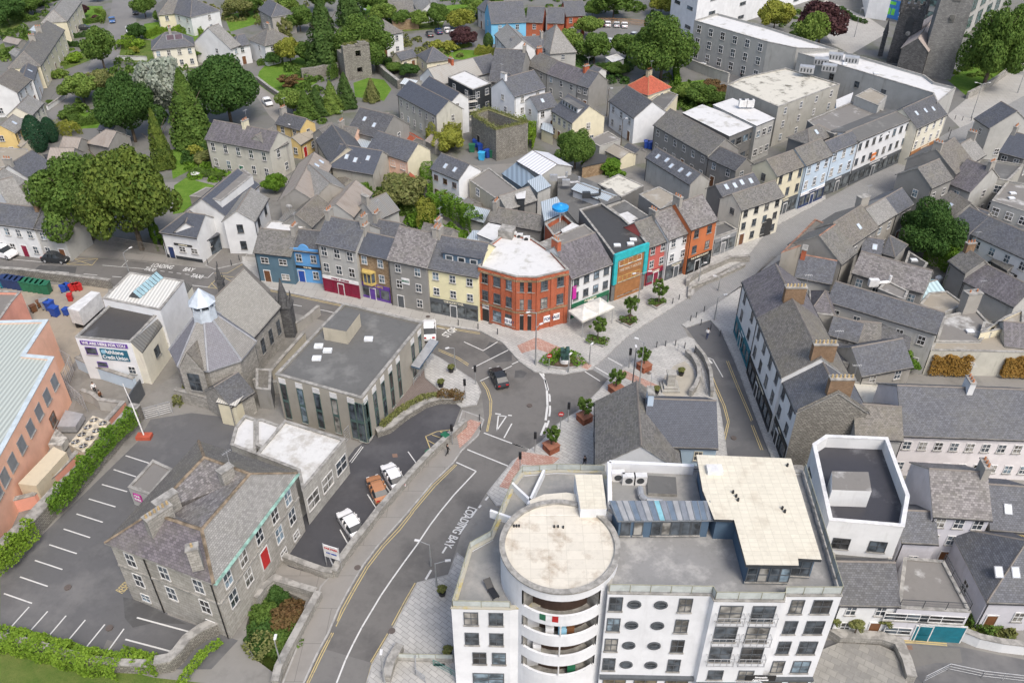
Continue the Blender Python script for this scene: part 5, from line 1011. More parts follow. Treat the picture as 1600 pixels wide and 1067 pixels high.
# drum
cx,cy,r=4.02,47.05,5.0; zt=15.3; m=MB(); N=72; op=math.radians(38); bands=[(0,2.9)]
def ap(a,rr,z): return (cx+rr*math.sin(a),cy-rr*math.cos(a),z)
angs=[-math.pi+2*math.pi*i/N for i in range(N+1)]
ops=[(4.1,5.5),(6.9,8.3),(9.7,11.1),(12.4,14.3)]
for a0,a1 in zip(angs[:-1],angs[1:]):
    am=(a0+a1)/2
    if abs(am)<op: zs=[(0.2,4.1)]+[(ops[i][1],ops[i+1][0]) for i in range(3)]+[(14.3,zt)]
    else: zs=[(0.2,zt)]
    for z0,z1 in zs:
        m.face([ap(a0,r,z0),ap(a1,r,z0),ap(a1,r,z1),ap(a0,r,z1)])
        if len(zs)>1: m.face([ap(a0,r-.2,z1),ap(a0,r,z1),ap(a1,r,z1),ap(a1,r-.2,z1)]); m.face([ap(a0,r,z0),ap(a0,r-.2,z0),ap(a1,r-.2,z0),ap(a1,r,z0)]); m.face([ap(a1,r-.2,z0),ap(a0,r-.2,z0),ap(a0,r-.2,z1),ap(a1,r-.2,z1)])
dr=m.build('drum_wall',MCL,b.root,off=b.o)
m=MB(); 
for a0,a1 in zip(angs[:-1],angs[1:]):
    if abs((a0+a1)/2)<op+.05:
        for z0,z1 in ops: m.face([ap(a0,r-1.3,z0-1),ap(a1,r-1.3,z0-1),ap(a1,r-1.3,z1+.2),ap(a0,r-1.3,z1+.2)]); m.face([ap(a0,r-.2,z0-1),ap(a1,r-.2,z0-1),ap(a1,r-1.35,z0-1),ap(a0,r-1.35,z0-1)],1)
for s in (-1,1):
    a=s*op; m.face([ap(a,r-.01,3),ap(a,r-1.4,3),ap(a,r-1.4,14.4),ap(a,r-.01,14.4)],1)
m.build('balcony_recess',[plain('dark_brown_cladding',(.07,.045,.035),.6),MCON],dr,off=b.o)
m=MB()
for z0,z1 in ops[:3]: m.box(cx-.06,cx+.06,cy-r-.02,cy-r+.3,z0,z1)
m.build('balcony_post',MW,dr,off=b.o)
fl=MB()
for i,c in enumerate(((-.85,0),(-.6,1),(-.35,2))):
    a=c[0]*.42; fl.face([ap(a,r+.05,12.45-.75),ap(a+.1,r+.05,12.45-.8),ap(a+.1,r+.05,12.45),ap(a,r+.05,12.45)],i)
fl.build('flag',[cm('green'),cm('white'),cm('red')],dr,off=b.o)
for z0,aa,c in ((4.1,.28,'green'),(9.7,.05,'lblue'),(9.7,.2,'brown'),(6.9,-.45,'white'),(9.7,-.2,'white')):
    mm=MB(); p=ap(aa,r-.7,0); mm.box(p[0]-.35,p[0]+.35,p[1]-.2,p[1]+.2,z0-1,z0+.3); mm.build('balcony_furniture',cm(c),dr,off=b.o)
rp=[ap(-a,r-.22,0)[:2] for a in angs[:-1]]; m=MB(); m.poly([(x,y,zt-.15) for x,y in (rp if ccw(rp) else rp[::-1])]); 
m.build('drum_roof',ROOF['drumf'],dr,off=b.o)
m=MB()
for a0,a1 in zip(angs[:-1],angs[1:]):
    for (ra,rb,z) in ((r-.38,r+.1,zt+.12),):
        m.face([ap(a0,rb,z),ap(a1,rb,z),ap(a1,ra,z),ap(a0,ra,z)]); m.face([ap(a0,rb,z-.16),ap(a1,rb,z-.16),ap(a1,rb,z),ap(a0,rb,z)]); m.face([ap(a1,ra,z-.3),ap(a0,ra,z-.3),ap(a0,ra,z),ap(a1,ra,z)])
m.build('drum_coping',MCON,dr,off=b.o)
q=[world(v,15.5) for v in [(828,800),(958,800),(950,794),(905,792),(902,768),(885,765),(850,768),(828,777)]]
boxpart(b,'drum_roof_wing',q,14.1,15.18,MCL,None,ROOF['drumf'])
q=[world(v,16.2) for v in [(907,795),(948,795),(941,741),(898,741)]]; boxpart(b,'stair_roof',q,14.1,16.2,MCL,None,MCM)
for x,y in ((803,822),(807,822),(811,822),(866,823),(872,823),(880,824)):
    c=world((x,y),15.2); m=MB(); m.cyl((0,0),.09,.08,15.1,15.4,8); m.build('roof_vent',MBLK,dr,loc=(c[0]-b.o.x,c[1]-b.o.y,0))
# lower west wing
b=F(0,[(705,949),(797,951),(960,930),(960,790),(945,735),(870,733),(815,737),(800,757),(766,838),(733,856)],11.3,'clean',ROOF['grav'],'white lower apartment wing with roof terrace following the curved street','apartment_building','apartment building',par=.3,pt=.3,wins={},cop=flatm('lichen_coping',(.42,.4,.33),(.45,.36,.1),.5,.6))
L=Lf(0)
for k,z in enumerate(fz[:3]):
    for f in (.33,.76) if k else (.45,.8): add_window(b,0,L*f,z+.7,1.1,1.55,DG,'d')
add_window(b,0,L*.6,.6,L*.55,1.7,DG,'d')
for i in (5,7,8,9):
    Lq=Lf(i)
    for k,z in enumerate([.2]+fz[:3]):
        for c in range(max(1,int(Lq/3.2))): add_window(b,i,Lq*(c+.5)/max(1,int(Lq/3.2)),z+.7,1.3,1.5,DG,'d')
I=inset(b.P,.1); railing('terrace_railing',b,[(I[k][0],I[k][1],11.62) for k in (4,5,6,7,8,9,0,1)],.8,plain('rail_olive',(.3,.3,.22),.5),plain('rail_glass',(.5,.54,.52),.1),1.6)
for p,q_ in (((800,757),(835,790)),((766,800),(800,812)),((850,737),(825,790))):
    u,v=[Vector(world(t,11.9)) for t in (p,q_)]; d=(v-u).normalized(); nn=Vector((-d.y,d.x))*.12
    boxpart(b,'terrace_divider',[tuple(u-nn),tuple(v-nn),tuple(v+nn),tuple(u+nn)],11.3,12.2,MCL)
c=world((768,925),11.3); t=empty('deck_chair',(c[0],c[1],11.3),'dark reclining deck chair on the white roof terrace','deck chair'); t.rotation_euler=(0,0,.5)
m=MB(); m.box(-.3,.3,-.9,.2,.3,.36); m.build('seat',MBLK,t); m=MB(); m.tube((-.3,.2,.33),(-.3,.9,.85),.03); m.tube((.3,.2,.33),(.3,.9,.85),.03); m.face([(-.3,.2,.35),(.3,.2,.35),(.3,.9,.87),(-.3,.9,.87)]); m.build('backrest',MBLK,t)
m=MB(); [m.tube((x,y,0),(x,y,.33),.03) for x in (-.28,.28) for y in (-.8,.15)]; m.build('frame',MBLK,t)
# --- stone office building with hipped slate roof
ev=[(163,848),(334,913),(465,739),(310,688)]; he=8.6
E=[Vector(G(p,he)) for p in ev]; cen=sum(E,Vector())/4; cen.z=0
b=Bld(); b.o=cen; b.root=empty('stone_building',cen,'three-storey limestone office with brown hipped roof and green copper eave','stone building')
W4=inset([tuple(p[:2]) for p in E],.3); b.faces={i:(Vector(W4[i]),Vector(W4[(i+1)%4]),he) for i in range(4)}
m=MB(); m.prism(W4,-.3,he-.05,0,False); m.build('wall',stonem('pale_limestone',(.33,.315,.28),(.43,.41,.37),(.24,.23,.2),.8,.4),b.root,off=cen)
rg=[Vector(G(p,11.2)) for p in [(236,801),(315,827),(390,740),(319,714)]]; cc=[Vector(G(p,9.9)) for p in [(268,800),(333,768)]]
m=MB(); mb_=[0,1,2,2]
for i in range(4): m.face([E[i],E[(i+1)%4],rg[(i+1)%4],rg[i]],(0,1,2,2)[i])
m.face([rg[1],rg[0],cc[0]],3); m.face([rg[2],rg[1],cc[0],cc[1]][::1],3); m.face([rg[3],rg[2],cc[1]],3); m.face([rg[0],rg[3],cc[1],cc[0]],3)
for i in range(4): m.face([E[i]-Vector((0,0,.2)),E[(i+1)%4]-Vector((0,0,.2)),E[(i+1)%4],E[i]],4 if i==1 else 5)
W3=[Vector((x,y,he-.2)) for x,y in W4]
for i in range(4): m.face([E[i]-Vector((0,0,.2)),Vector((*W4[i],he-.2)),Vector((*W4[(i+1)%4],he-.2)),E[(i+1)%4]-Vector((0,0,.2))],5)
def rbar(m,p,r,wd,mi):
    d_=r-p; u=Vector((-d_.y,d_.x,0)).normalized()*wd; z=Vector((0,0,.02)); z2=Vector((0,0,.16)); m.face([p-u+z,r-u+z,r+z2,p+z2],mi); m.face([r+u+z,p+u+z,p+z2,r+z2],mi)
for i in range(4): rbar(m,E[i],rg[i],.16,6); rbar(m,rg[i],rg[(i+1)%4],.2,6)
u=(E[2]-E[1]).normalized(); nn=Vector((u.y,-u.x,0))*.3
m.face([E[1]+nn+Vector((0,0,-.05)),E[2]+nn+Vector((0,0,-.05)),E[2]+Vector((0,0,.03)),E[1]+Vector((0,0,.03))],4)
b.roofo=m.build('roof',[slatem('violet_stone',(.15,.135,.145),.3,.45,spots=.2,row=.26,wd=.38),ROOF['light'],ROOF['brown'],ROOF['mottle'],plain('copper_green',(.24,.4,.34),.8,var=.35),MCON,plain('ochre_ridge',(.22,.175,.125),.9,var=.4)],b.root,off=cen)
for p,w_,pt in (((250,812),2.6,6),((262,790),2.2,0),((304,868),1.0,1),((355,745),1.4,0)): chimney(b,G(p,11),10.6,.9 if p[0]!=304 else .3,1.5,WALL['stone'],w_,.8,pt,plain('ochre_pot',(.4,.3,.16),.8))
e0=(b.faces[0][1]-b.faces[0][0]).length; e1=(b.faces[1][1]-b.faces[1][0]).length
for f in (.17,.5,.83):
    add_window(b,0,e0*f,6.,1.05,1.75,MW,'s'); add_window(b,0,e0*f,3.,1.05,1.75,MW,'s')
    if f!=.5: add_window(b,0,e0*f,.7,1.,1.,MW,'s')
for f in (.12,.3,.5,.7,.88):
    add_window(b,1,e1*f,6.,1.05,1.7,MW,'s')
    if f!=.5: add_window(b,1,e1*f,3.1,1.1,1.9,MW,'s')
    if f>.6: add_window(b,1,e1*f,.7,1.,.9,MW,'s')
put(b,1,e1*.5,2.4,door_mesh(cm('red'),1.2,2.4),'door')
for i,Lq in ((0,e0),(1,e1)):
    m=MB(); m.box(-Lq/2,Lq/2,-.1,.02,0,.22); o=m.build('x',MCON); me=o.data; bpy.data.objects.remove(o); put(b,i,Lq/2,5.15,me,'string_course')
m=MB(); 
for f in (.33,.97): p=b.faces[0][0].lerp(b.faces[0][1],f); m.tube((p.x,p.y-.1,0),(p.x,p.y-.1,8.4),.07,6)
m.build('downpipe',MBLK,b.root,off=cen)
b=F(10,[(288,925),(556,606),(180,487),(0,700),(262,800)],5.2,'ashlar',flatm('white_stained',(.6,.6,.58),(.42,.4,.36),.5,.5),'white flat-roofed stone annexe with three big windows','annexe','annexe',par=.25,wins={0:(3,1)},ww=2.6,wh=1.9,fm=MW)
b.faces and None
F(9,[(1440,640),(1600,700),(1600,480),(1530,455),(1470,530)],4.,'ashlar','white','low stone entrance block with white roof behind the stone office','annexe','annexe',par=.3,wins={})
F(10,[(0,640),(90,690),(150,520),(40,480),(0,480)],4.6,'ashlar','white','narrow white roof strip beside the white-roofed annexe','annexe','annexe',par=.2,wins={})
b=F(9,[(800,905),(935,955),(1078,792),(955,735)],2.7,'lgrey','puddle','small flat-roofed bin store with purple sign in the car park','bin_store','bin store',par=.15,wins={})
sign(b,0,(b.faces[0][1]-b.faces[0][0]).length*.35,1.6,1.1,1.1,'magenta','','white',lines=['CAR','PARK'])
# --- library
b=F(0,[(430,584),(565,622),(661,503),(537,473)],7.,wallm('library_concrete',(.33,.31,.265),.3),ROOF['felt'],'square concrete library with tall slit windows and grey flat roof','library','library',par=.3,pt=.3,wins={})
for i,n in ((0,5),(1,8)):
    L=Lf(i)
    for k in range(n):
        s=L*(k+.35)/n if i==0 else L*(k+.12)/n+.5
        if i==1 and k==5: continue
        add_window(b,i,s,.5,.75 if i==0 else .7,5.4,plain('green_frame',(.07,.12,.11),.4),'h'); m=MB(); m.box(-.5,.5,-.06,.02,0,.8); o=m.build('x',MW); me=o.data; bpy.data.objects.remove(o); put(b,i,s,6.05,me,'panel')
add_window(b,0,Lf(0)-.55,.3,.9,6.,plain('green_frame',(.07,.12,.11),.4),'s'); add_window(b,1,.55,.3,.9,6.,plain('green_frame',(.07,.12,.11),.4),'s')
boxpart(b,'roof_plant_room',[world(p,9.) for p in [(504,511),(541,518),(562,490),(530,485)]],7.,9.,WALL['buff'],None,ROOF['felt'])
for x,y in ((498,541),(512,548),(495,560),(576,530)):
    c=world((x,y),7.1); m=MB(); m.box(-.55,.55,-.4,.4,7.,7.3); m.build('skylight',plain('dome',(.75,.78,.8),.3),b.roofo,loc=(c[0]-b.o.x,c[1]-b.o.y,0))
q=[world(p,3.6) for p in [(642,570),(655,574),(685,532),(672,528)]]; boxpart(b,'entrance_canopy',q,3.2,3.5,MBG,None,MGR)
# --- building with the big sign
hL=6.9; pA,pB=world((117,526),hL),world((203,534),hL)
b=F(0,[(117,526),(203,534),(250,487),(172,475)],6.7,'clean',flatm('patched_bitumen',(.07,.065,.06),(.14,.14,.145),.52,.16,.45),'white-fronted credit union with purple banner and big blue sign','office','office',par=.2,wins={})
L=Lf(0)
sign(b,0,L*.5,6.1,L*.86,.62,'purple','WE ARE HERE FOR YOU','white',.75,'banner'); s_=sign(b,0,L*.64,4.5,3.9,1.75,plain('sign_blue',(.02,.13,.2),.5),'','white',.78,'sign',lines=['Athlone','Credit Union'])
m=MB(); m.cyl((0,0),.33,.33,0,.03,16,0,True,Matrix.Translation((-1.45,-.16,.45))@Matrix.Rotation(math.pi/2,4,'X')); m.build('emblem',cm('lblue'),s_)
add_window(b,0,L*.22,4.3,1.5,1.,cm('purple'),'o'); add_window(b,0,L*.34,2.3,1.3,.7,cm('purple'),'o'); add_window(b,0,L*.87,1.6,.9,1.1,MW,'s')
def slope(b,name,p4,mat,zb=-.3,wm=None):
    """roof slope p4=[(px,z)...] ccw; first edge is the outer eave with a wall below"""
    P=[Vector(G(p,z)) for p,z in p4]; m=MB(); m.face(P); m.face([p-Vector((0,0,.15)) for p in P][::-1],1)
    for i in range(4): m.face([P[i]-Vector((0,0,.15)),P[(i+1)%4]-Vector((0,0,.15)),P[(i+1)%4],P[i]],1)
    r=m.build(name,[mat,MDK],b.root,off=b.o); w=MB(); u,v=P[0],P[1]; i2=P[3],P[2]
    w.face([(u.x,u.y,zb),(v.x,v.y,zb),(v.x,v.y,v.z-.15),(u.x,u.y,u.z-.15)]); w.face([(i2[0].x,i2[0].y,zb),(u.x,u.y,zb),(u.x,u.y,u.z-.15),(i2[0].x,i2[0].y,i2[0].z-.15)]); w.face([(v.x,v.y,zb),(i2[1].x,i2[1].y,zb),(i2[1].x,i2[1].y,i2[1].z-.15),(v.x,v.y,v.z-.15)])
    w.build('wall',wm or WALL['pale'],b.root,off=b.o); return P
P=slope(b,'side_roof',[((222,551),5.3),((300,447),5.3),((286,439),6.9),((203,533),6.9)],corrm('dark_grey_sheet',(.17,.17,.16),.5))
b.faces['s']=(Vector(P[0][:2]),Vector(P[1][:2]),5); L=(P[1]-P[0]).length
for f,w_,c in ((.2,1.2,MDK),(.42,1.2,MDK),(.66,2.2,cm('blue')),(.9,1.2,MDK)): add_window(b,'s',L*f,2.4 if w_<2 else .5,w_,1.4 if w_<2 else 4.,c,'s')
b=F(5,[(640,795),(1000,868),(1148,684),(812,632)],7.9,'clean',corrm('white_deck',(.66,.65,.6),.5,(.5,.47,.4),.3),'white metal-roofed hall with glazed ridge behind the credit union','hall','hall',par=.08,wins={})
u,v=Vector(G(px(5,(835,780)),8.3)),Vector(G(px(5,(985,650)),8.3)); m=MB(); d=(v-u).normalized(); nn=Vector((-d.y,d.x,0))
for i in range(8):
    p,q=u.lerp(v,i/8+.01),u.lerp(v,(i+1)/8-.01); p.z=q.z=8.; t_=Vector((0,0,.9)); m.face([p-nn*.9,q-nn*.9,q+t_,p+t_],0); m.face([q+nn*.9,p+nn*.9,p+t_,q+t_],0)
m.face([u-nn*.9-Vector((0,0,.3)),u+t_-Vector((0,0,.3)),u+nn*.9-Vector((0,0,.3))],1); m.face([v-nn*.9-Vector((0,0,.3)),v+nn*.9-Vector((0,0,.3)),v+t_-Vector((0,0,.3))],1); m.build('ridge_glazing',[plain('blue_glazing',(.3,.45,.5),.2),MDK],b.roofo,off=b.o)
# --- salmon supermarket
b=F(0,[(-90,880),(0,710),(84,557),(40,553),(75,499),(-90,503)],7.2,wallm('supermarket_salmon',(.86,.5,.35),.1),corrm('pale_blue_deck',(.44,.48,.44),.55,(.35,.38,.34),.3),'salmon-walled store with pale blue ribbed roof at the left edge','store','store',par=.25,pt=.5,wins={},cop=plain('pale_blue_trim',(.5,.57,.6),.5))
L=Lf(1)
for k in range(6): add_window(b,1,L*(k+.45)/6.2,4.2,1.5,1.7,cm('grey'),'o',plain('grey_blind',(.2,.22,.24),.4))
add_window(b,1,L*.68,1.2,1.5,1.5,cm('brown'),'s')
L=Lf(0)
for k in range(7): add_window(b,0,L*(k+.5)/7,4.2,1.5,1.7,cm('grey'),'o',plain('grey_blind',(.2,.22,.24),.4))
F(19,[(-100,520),(0,450),(125,270),(215,165),(-100,160)],5.,WALL['salmon'],'puddle','salmon-walled annexe with littered roof in the service yard','annexe','annexe',par=.5,wins={})
# --- round-turreted church
b=H(20,(838,905),(1172,520),(858,85),6.,'stone',slatem('church_green_grey',(.33,.32,.29),.1,.15,row=.2,wd=.3),'stone church with steep grey roof, octagonal end and lead lantern','church','church',pitch=50,cols=4,floors=1,door=None,fm=DG,ww=.8,wh=2.2,side=False,back=False)
V1=Vector(G((325,580),6.)[:2]); V2=Vector(G((377,563),6.)[:2]); ed=(V2-V1); nn_=Vector((-ed.y,ed.x)).normalized(); oc2=(V1+V2)/2+nn_*(ed.length/2/math.tan(math.pi/8)); oc=Vector((oc2.x,oc2.y,0)); Ro=ed.length/2/math.sin(math.pi/8); a_off=math.atan2(V1.y-oc.y,V1.x-oc.x)
zA=10.6
oct_=[(oc.x+Ro*math.cos(a_off+i*math.pi/4),oc.y+Ro*math.sin(a_off+i*math.pi/4)) for i in range(8)]
boxpart(b,'apse_wall',inset(oct_,.3),-.3,5.9,WALL['stone'])
m=MB(); top=[(oc.x+1.5*math.cos(a_off+i*math.pi/4),oc.y+1.5*math.sin(a_off+i*math.pi/4),zA) for i in range(8)]
for i in range(8):
    j=(i+1)%8; m.face([(*oct_[i],6.),(*oct_[j],6.),top[j],top[i]],i%3); m.tube((*oct_[i],6.02),top[i],.14,5,3); m.face([(*oct_[i],5.8),(*oct_[j],5.8),(*oct_[j],6.),(*oct_[i],6.)],3)
b.roofo2=m.build('apse_roof',[slatem('apse_violet',(.2,.2,.225),.1,.15,row=.2),slatem('apse_grey',(.3,.29,.27),.1,.2,row=.2),slatem('apse_blue',(.19,.2,.23),.1,.15,row=.2),MLEAD],b.root,off=b.o)
m=MB(); ML=plain('pale_lead',(.5,.56,.62),.5); m.cyl((oc.x,oc.y),1.55,1.45,zA-.1,zA+1.5,8,0); 
for i in range(8):
    a=a_off+i*math.pi/4; m.tube((oc.x+1.4*math.cos(a),oc.y+1.4*math.sin(a),zA+1.5),(oc.x+1.4*math.cos(a),oc.y+1.4*math.sin(a),zA+2.3),.14,5)
m.cyl((oc.x,oc.y),1.,1.,zA+1.5,zA+2.3,8,1); m.cyl((oc.x,oc.y),1.75,.02,zA+2.3,zA+4.3,8,0); m.build('lantern',[ML,MDK],b.root,off=b.o)
for k,aa in ((0,-.35),):      # stone gabled dormers on the octagon
    d=Vector((math.cos(a_off-math.pi/8-k*math.pi/4*1.0),math.sin(a_off-math.pi/8-k*math.pi/4*1.0),0)); t_=Vector((-d.y,d.x,0)); c0=oc+d*(Ro*.97); c0.z=0
    m=MB(); w_=1.7
    m.face([c0-t_*w_,c0+t_*w_,c0+t_*w_+Vector((0,0,6)),c0+Vector((0,0,8.8)),c0-t_*w_+Vector((0,0,6))][::1]); back=c0-d*3.4
    m.face([c0+t_*w_+Vector((0,0,6.1)),back+Vector((0,0,8.9)),c0+Vector((0,0,8.9))],1); m.face([c0-t_*w_+Vector((0,0,6.1)),c0+Vector((0,0,8.9)),back+Vector((0,0,8.9))],1)
    m.build('gable',[WALL['stone'],ROOF['brown']],b.root,off=b.o)
    b.faces['g%d'%k]=(Vector((c0-t_*w_)[:2]),Vector((c0+t_*w_)[:2]),6); add_window(b,'g%d'%k,w_,2.8,1.5,2.6,DG,'s')
def pinnacle(b,base,h0,h1,w_,mat,name='pinnacle'):
    m=MB(); m.box(-w_/2,w_/2,-w_/2,w_/2,0,h0); m.box(-w_/2-.15,w_/2+.15,-w_/2-.15,w_/2+.15,h0,h0+.3); m.cyl((0,0),w_*.5,.04,h0+.3,h1,8)
    for sx in (-1,1):
        for sy in (-1,1): m.cyl((sx*w_*.42,sy*w_*.42),w_*.14,.02,h0+.3,h0+.3+(h1-h0)*.4,6)
    return m.build(name,mat,b.root,loc=(base[0]-b.o.x,base[1]-b.o.y,0))
pinnacle(b,G((453,522),0),5.,9.6,1.9,WALL['darkst']); pinnacle(b,G((352,474),0),4.,6.8,.9,WALL['darkst'])
H(9,(1440,400),(1580,310),(1330,215),3.4,'stone','dark','low slate vestry roof attached beside the church octagon','vestry','vestry',win=False,d=5)
b=F(9,[(1358,372),(1470,395),(1530,315),(1412,290)],3.6,'cream',corrm('cream_sheet',(.6,.58,.52),.3,(.4,.38,.33),.3),'cream metal cabin inside the church yard wall','cabin','cabin',par=.03,wins={})
F(10,[(0,290),(90,300),(95,170),(0,165)],3.2,'grey','brown','small grey outhouse between church and library','outhouse','outhouse',par=.1,wins={})
# --- upper right church and tower
b=H(4,(1000,325),(1112,158),(945,232),7.,'darkst',flatm('pinkish_slate',(.36,.31,.28),(.42,.36,.33),.5,.2),'dark gothic church with pinnacled tower and pinkish roof','church','church',pitch=42,win=False)
def sqtower(b,c,w_,h,mat,rot,pin=0,name='tower'):
    M=Matrix.Rotation(rot,4,'Z'); m=MB(); a=w_/2
    P0=[(-a-.3,-a-.3),(a+.3,-a-.3),(a+.3,a+.3),(-a-.3,a+.3)]; P1=[(-a,-a),(a,-a),(a,a),(-a,a)]
    for i in range(4): j=(i+1)%4; m.face([M@Vector((*P0[i],0)),M@Vector((*P0[j],0)),M@Vector((*P1[j],h)),M@Vector((*P1[i],h))])
    m.face([M@Vector((x,y,h-.8)) for x,y in P1])
    for i in range(4):
        p,q=Vector(P1[i]),Vector(P1[(i+1)%4]); d=(q-p).normalized(); nn=Vector((-d.y,d.x))
        for k in range(4):
            s=p+d*(w_*(k+.12)/4); e=p+d*(w_*(k+.68)/4); pts=[M@Vector((*v,0)) for v in (s,e,e+nn*.4,s+nn*.4)]; m.prism([tuple(v[:2]) for v in pts],h,h+.9)
        m.prism([tuple((M@Vector((*v,0)))[:2]) for v in (p,q,q+nn*.4,p+nn*.4)],h-.8,h+.02)
    if pin:
        for x,y in P1: v=M@Vector((x,y,0)); m.cyl((v.x,v.y),.55,.5,h-1,h+1.2,6); m.cyl((v.x,v.y),.55,.02,h+1.2,h+pin,6)
    o=m.build(name,mat,b.root,loc=(c[0]-b.o.x,c[1]-b.o.y,0)); b.o2=c
    for i,(zz,hh,ww_) in enumerate(((h-6,3.2,1.8),(h-11,1.2,1.2))):
        w0=MB(); w0.box(-ww_/2,ww_/2,-.08,.3,zz,zz+hh); w0.cyl((0,0),ww_/2,ww_/2,-.08,.3,14,0,True,Matrix.Translation((0,0,zz+hh))@Matrix.Rotation(math.pi/2,4,'X')); 
        v=M@Vector((0,-a-.12-(.25*(1-zz/h)),0)); w0.build('louvre',MDK if name!='belfry' else plain('louvre_grey',(.14,.14,.13),.8),o,loc=(v.x,v.y,0),rz=rot)
    return o
c=G(px(4,(850,400)),0); sqtower(b,(c.x,c.y+3),6.,14.,WALL['darkst'],-.4,3.5)
m=MB(); m.cyl((0,0),.6,.6,0,.1,20,0,True,Matrix.Rotation(math.pi/2,4,'X')); m.build('clock_face',MCON,b.root,loc=(c.x-b.o.x-1.25,c.y-b.o.y-.2,8.),rz=-.4)
for x,y,h in ((700,350,6),(1030,340,6.5),(1000,400,5.5)):
    v=G(px(4,(x,y)),0); m=MB(); m.box(-.6,.6,-.6,.6,0,h); m.cyl((0,0),.7,.02,h,h+4,6); m.build('buttress_pinnacle',WALL['darkst'],b.root,loc=(v.x-b.o.x,v.y-b.o.y,0),rz=-.4)
c=G(px(4,(1070,490)),0); b=Bld(); b.o=Vector((c.x,c.y+3.5,0)); b.root=empty('stone_tower',b.o,'tall square grey stone belfry tower beside the dark church','tower'); sqtower(b,(b.o.x,b.o.y),7.2,25.,stonem('tower_grey',(.19,.19,.185),(.28,.278,.265),(.13,.13,.125),.6,.3),-.35,0,'belfry')
# --- modern white council building
def gbox(pts,h,wall,label,name,cat,wins,gm=None,par=.3,roof='white',ww=1.2,wh=1.6,fm=None):
    P=[G(p,0) for p in pts]; q=[]
    b=Bld(); P=[(p.x,p.y) for p in P]; cen=Vector((sum(p[0] for p in P)/len(P),sum(p[1] for p in P)/len(P),0)); b.o=cen; b.root=empty(name,cen,label,cat); b.P=P
    n=len(P); b.faces={i:(Vector(P[i]),Vector(P[(i+1)%n]),h) for i in range(n)}; boxpart(b,'wall',P,-.3,h,WALL[wall],None,ROOF[roof])
    for i,(nc,nr) in wins.items():
        L=(b.faces[i][1]-b.faces[i][0]).length
        for k in range(nr):
            for c_ in range(nc): add_window(b,i,L*(c_+.5)/nc,h/nr*(k+.35),min(ww,L/nc*.85),min(wh,h/nr*.7),fm or DG,'h',gm)
    return b
b=gbox([(1045,40),(1083,60),(1300,-10),(1260,-60),(1100,-70)],16.,'clean','modern white civic building with slit windows at the top','civic_building','civic building',{0:(2,3),1:(5,4)},ww=3.,wh=.8)
b=gbox([(1352,28),(1384,33),(1400,-40),(1340,-40)],9.,'clean','white block left of the glass front at the square','civic_building','civic building',{})
b=gbox([(1380,30),(1500,60),(1560,20),(1600,-50),(1400,-60)],10.,'lgrey','civic building with tall green glass front and colourful billboard','civic_building','civic building',{0:(6,2),1:(4,2)},gm=glassm('green_glass',(.06,.1,.1)),ww=5.,wh=4.)
L=(b.faces[0][1]-b.faces[0][0]).length
s_=sign(b,0,L*.2,3.4,L*.36,5.4,plain('board_blue',(.03,.17,.5),.4),'','white',name='billboard',off=.3)
for x0,x1,z0_,z1_ in ((-.46,-.34,-.3,.05),(-.3,-.18,-.3,.05),(-.46,-.2,.25,.42)):
    m=MB(); W_=L*.36; m.box(W_*x0,W_*x1,-.4,-.36,5.4*z0_,5.4*z1_); m.build('panel',plain('board_green',(.15,.6,.08),.4),s_)
for z_ in (.3,.1,-.1,-.3):
    m=MB(); m.box(-.02*W_,.4*W_,-.4,-.36,5.4*z_-.15,5.4*z_+.15); m.build('stripe',MW,s_)
# plaza cottage pair
b=H(11,(532,775),(530,375),(692,352),5.6,'white','old','grey-roofed plaza cottage half covered in moss','cottage','cottage',cols=3,floors=2,side='all',d=9)
b=H(11,(846,642),(1282,656),(838,352),6.2,wallm('plaza_blue',(.36,.46,.54),.25),'new','pale blue plaza house with slate roof and two rooflights','house','house',cols=2,floors=2,door=None,chim='A',cm_=WALL['pblue'],pots=0,fm=cm('cream'),d=8.5,side=False)
# ================================================================== vegetation
LF={'dark':leafm('dark_green',(.03,.075,.018),(.055,.12,.026),(.1,.18,.045)),'mid':leafm('mid_green',(.055,.115,.022),(.1,.175,.034),(.17,.25,.055)),'light':leafm('light_green',(.1,.18,.03),(.17,.25,.05),(.25,.33,.08)),
'yel':leafm('yellow_green',(.17,.21,.03),(.27,.29,.045),(.36,.36,.08)),'lime':leafm('lime_green',(.05,.1,.02),(.12,.17,.03),(.2,.25,.05)),'silver':leafm('silver',(.2,.25,.19),(.34,.38,.31),(.5,.53,.46)),'con':leafm('conifer',(.04,.09,.022),(.075,.135,.035),(.12,.19,.05)),
'cyp':leafm('cypress',(.014,.055,.028),(.025,.08,.04),(.05,.11,.055)),'purple':leafm('copper',(.05,.022,.03),(.09,.04,.045),(.13,.07,.06)),'oliv':leafm('olive',(.11,.145,.04),(.19,.21,.07),(.28,.27,.11)),'ivy':leafm('ivy',(.06,.15,.015),(.12,.23,.025),(.2,.32,.045)),
'ochre':leafm('ochre_creeper',(.25,.14,.03),(.35,.2,.05),(.4,.27,.08)),'brown':leafm('brown_bush',(.13,.09,.04),(.16,.13,.05),(.2,.1,.05)),'bright':leafm('bright_hedge',(.11,.21,.02),(.18,.3,.03),(.28,.4,.055))}
MBARK=plain('bark',(.12,.095,.07),.9,var=.4)
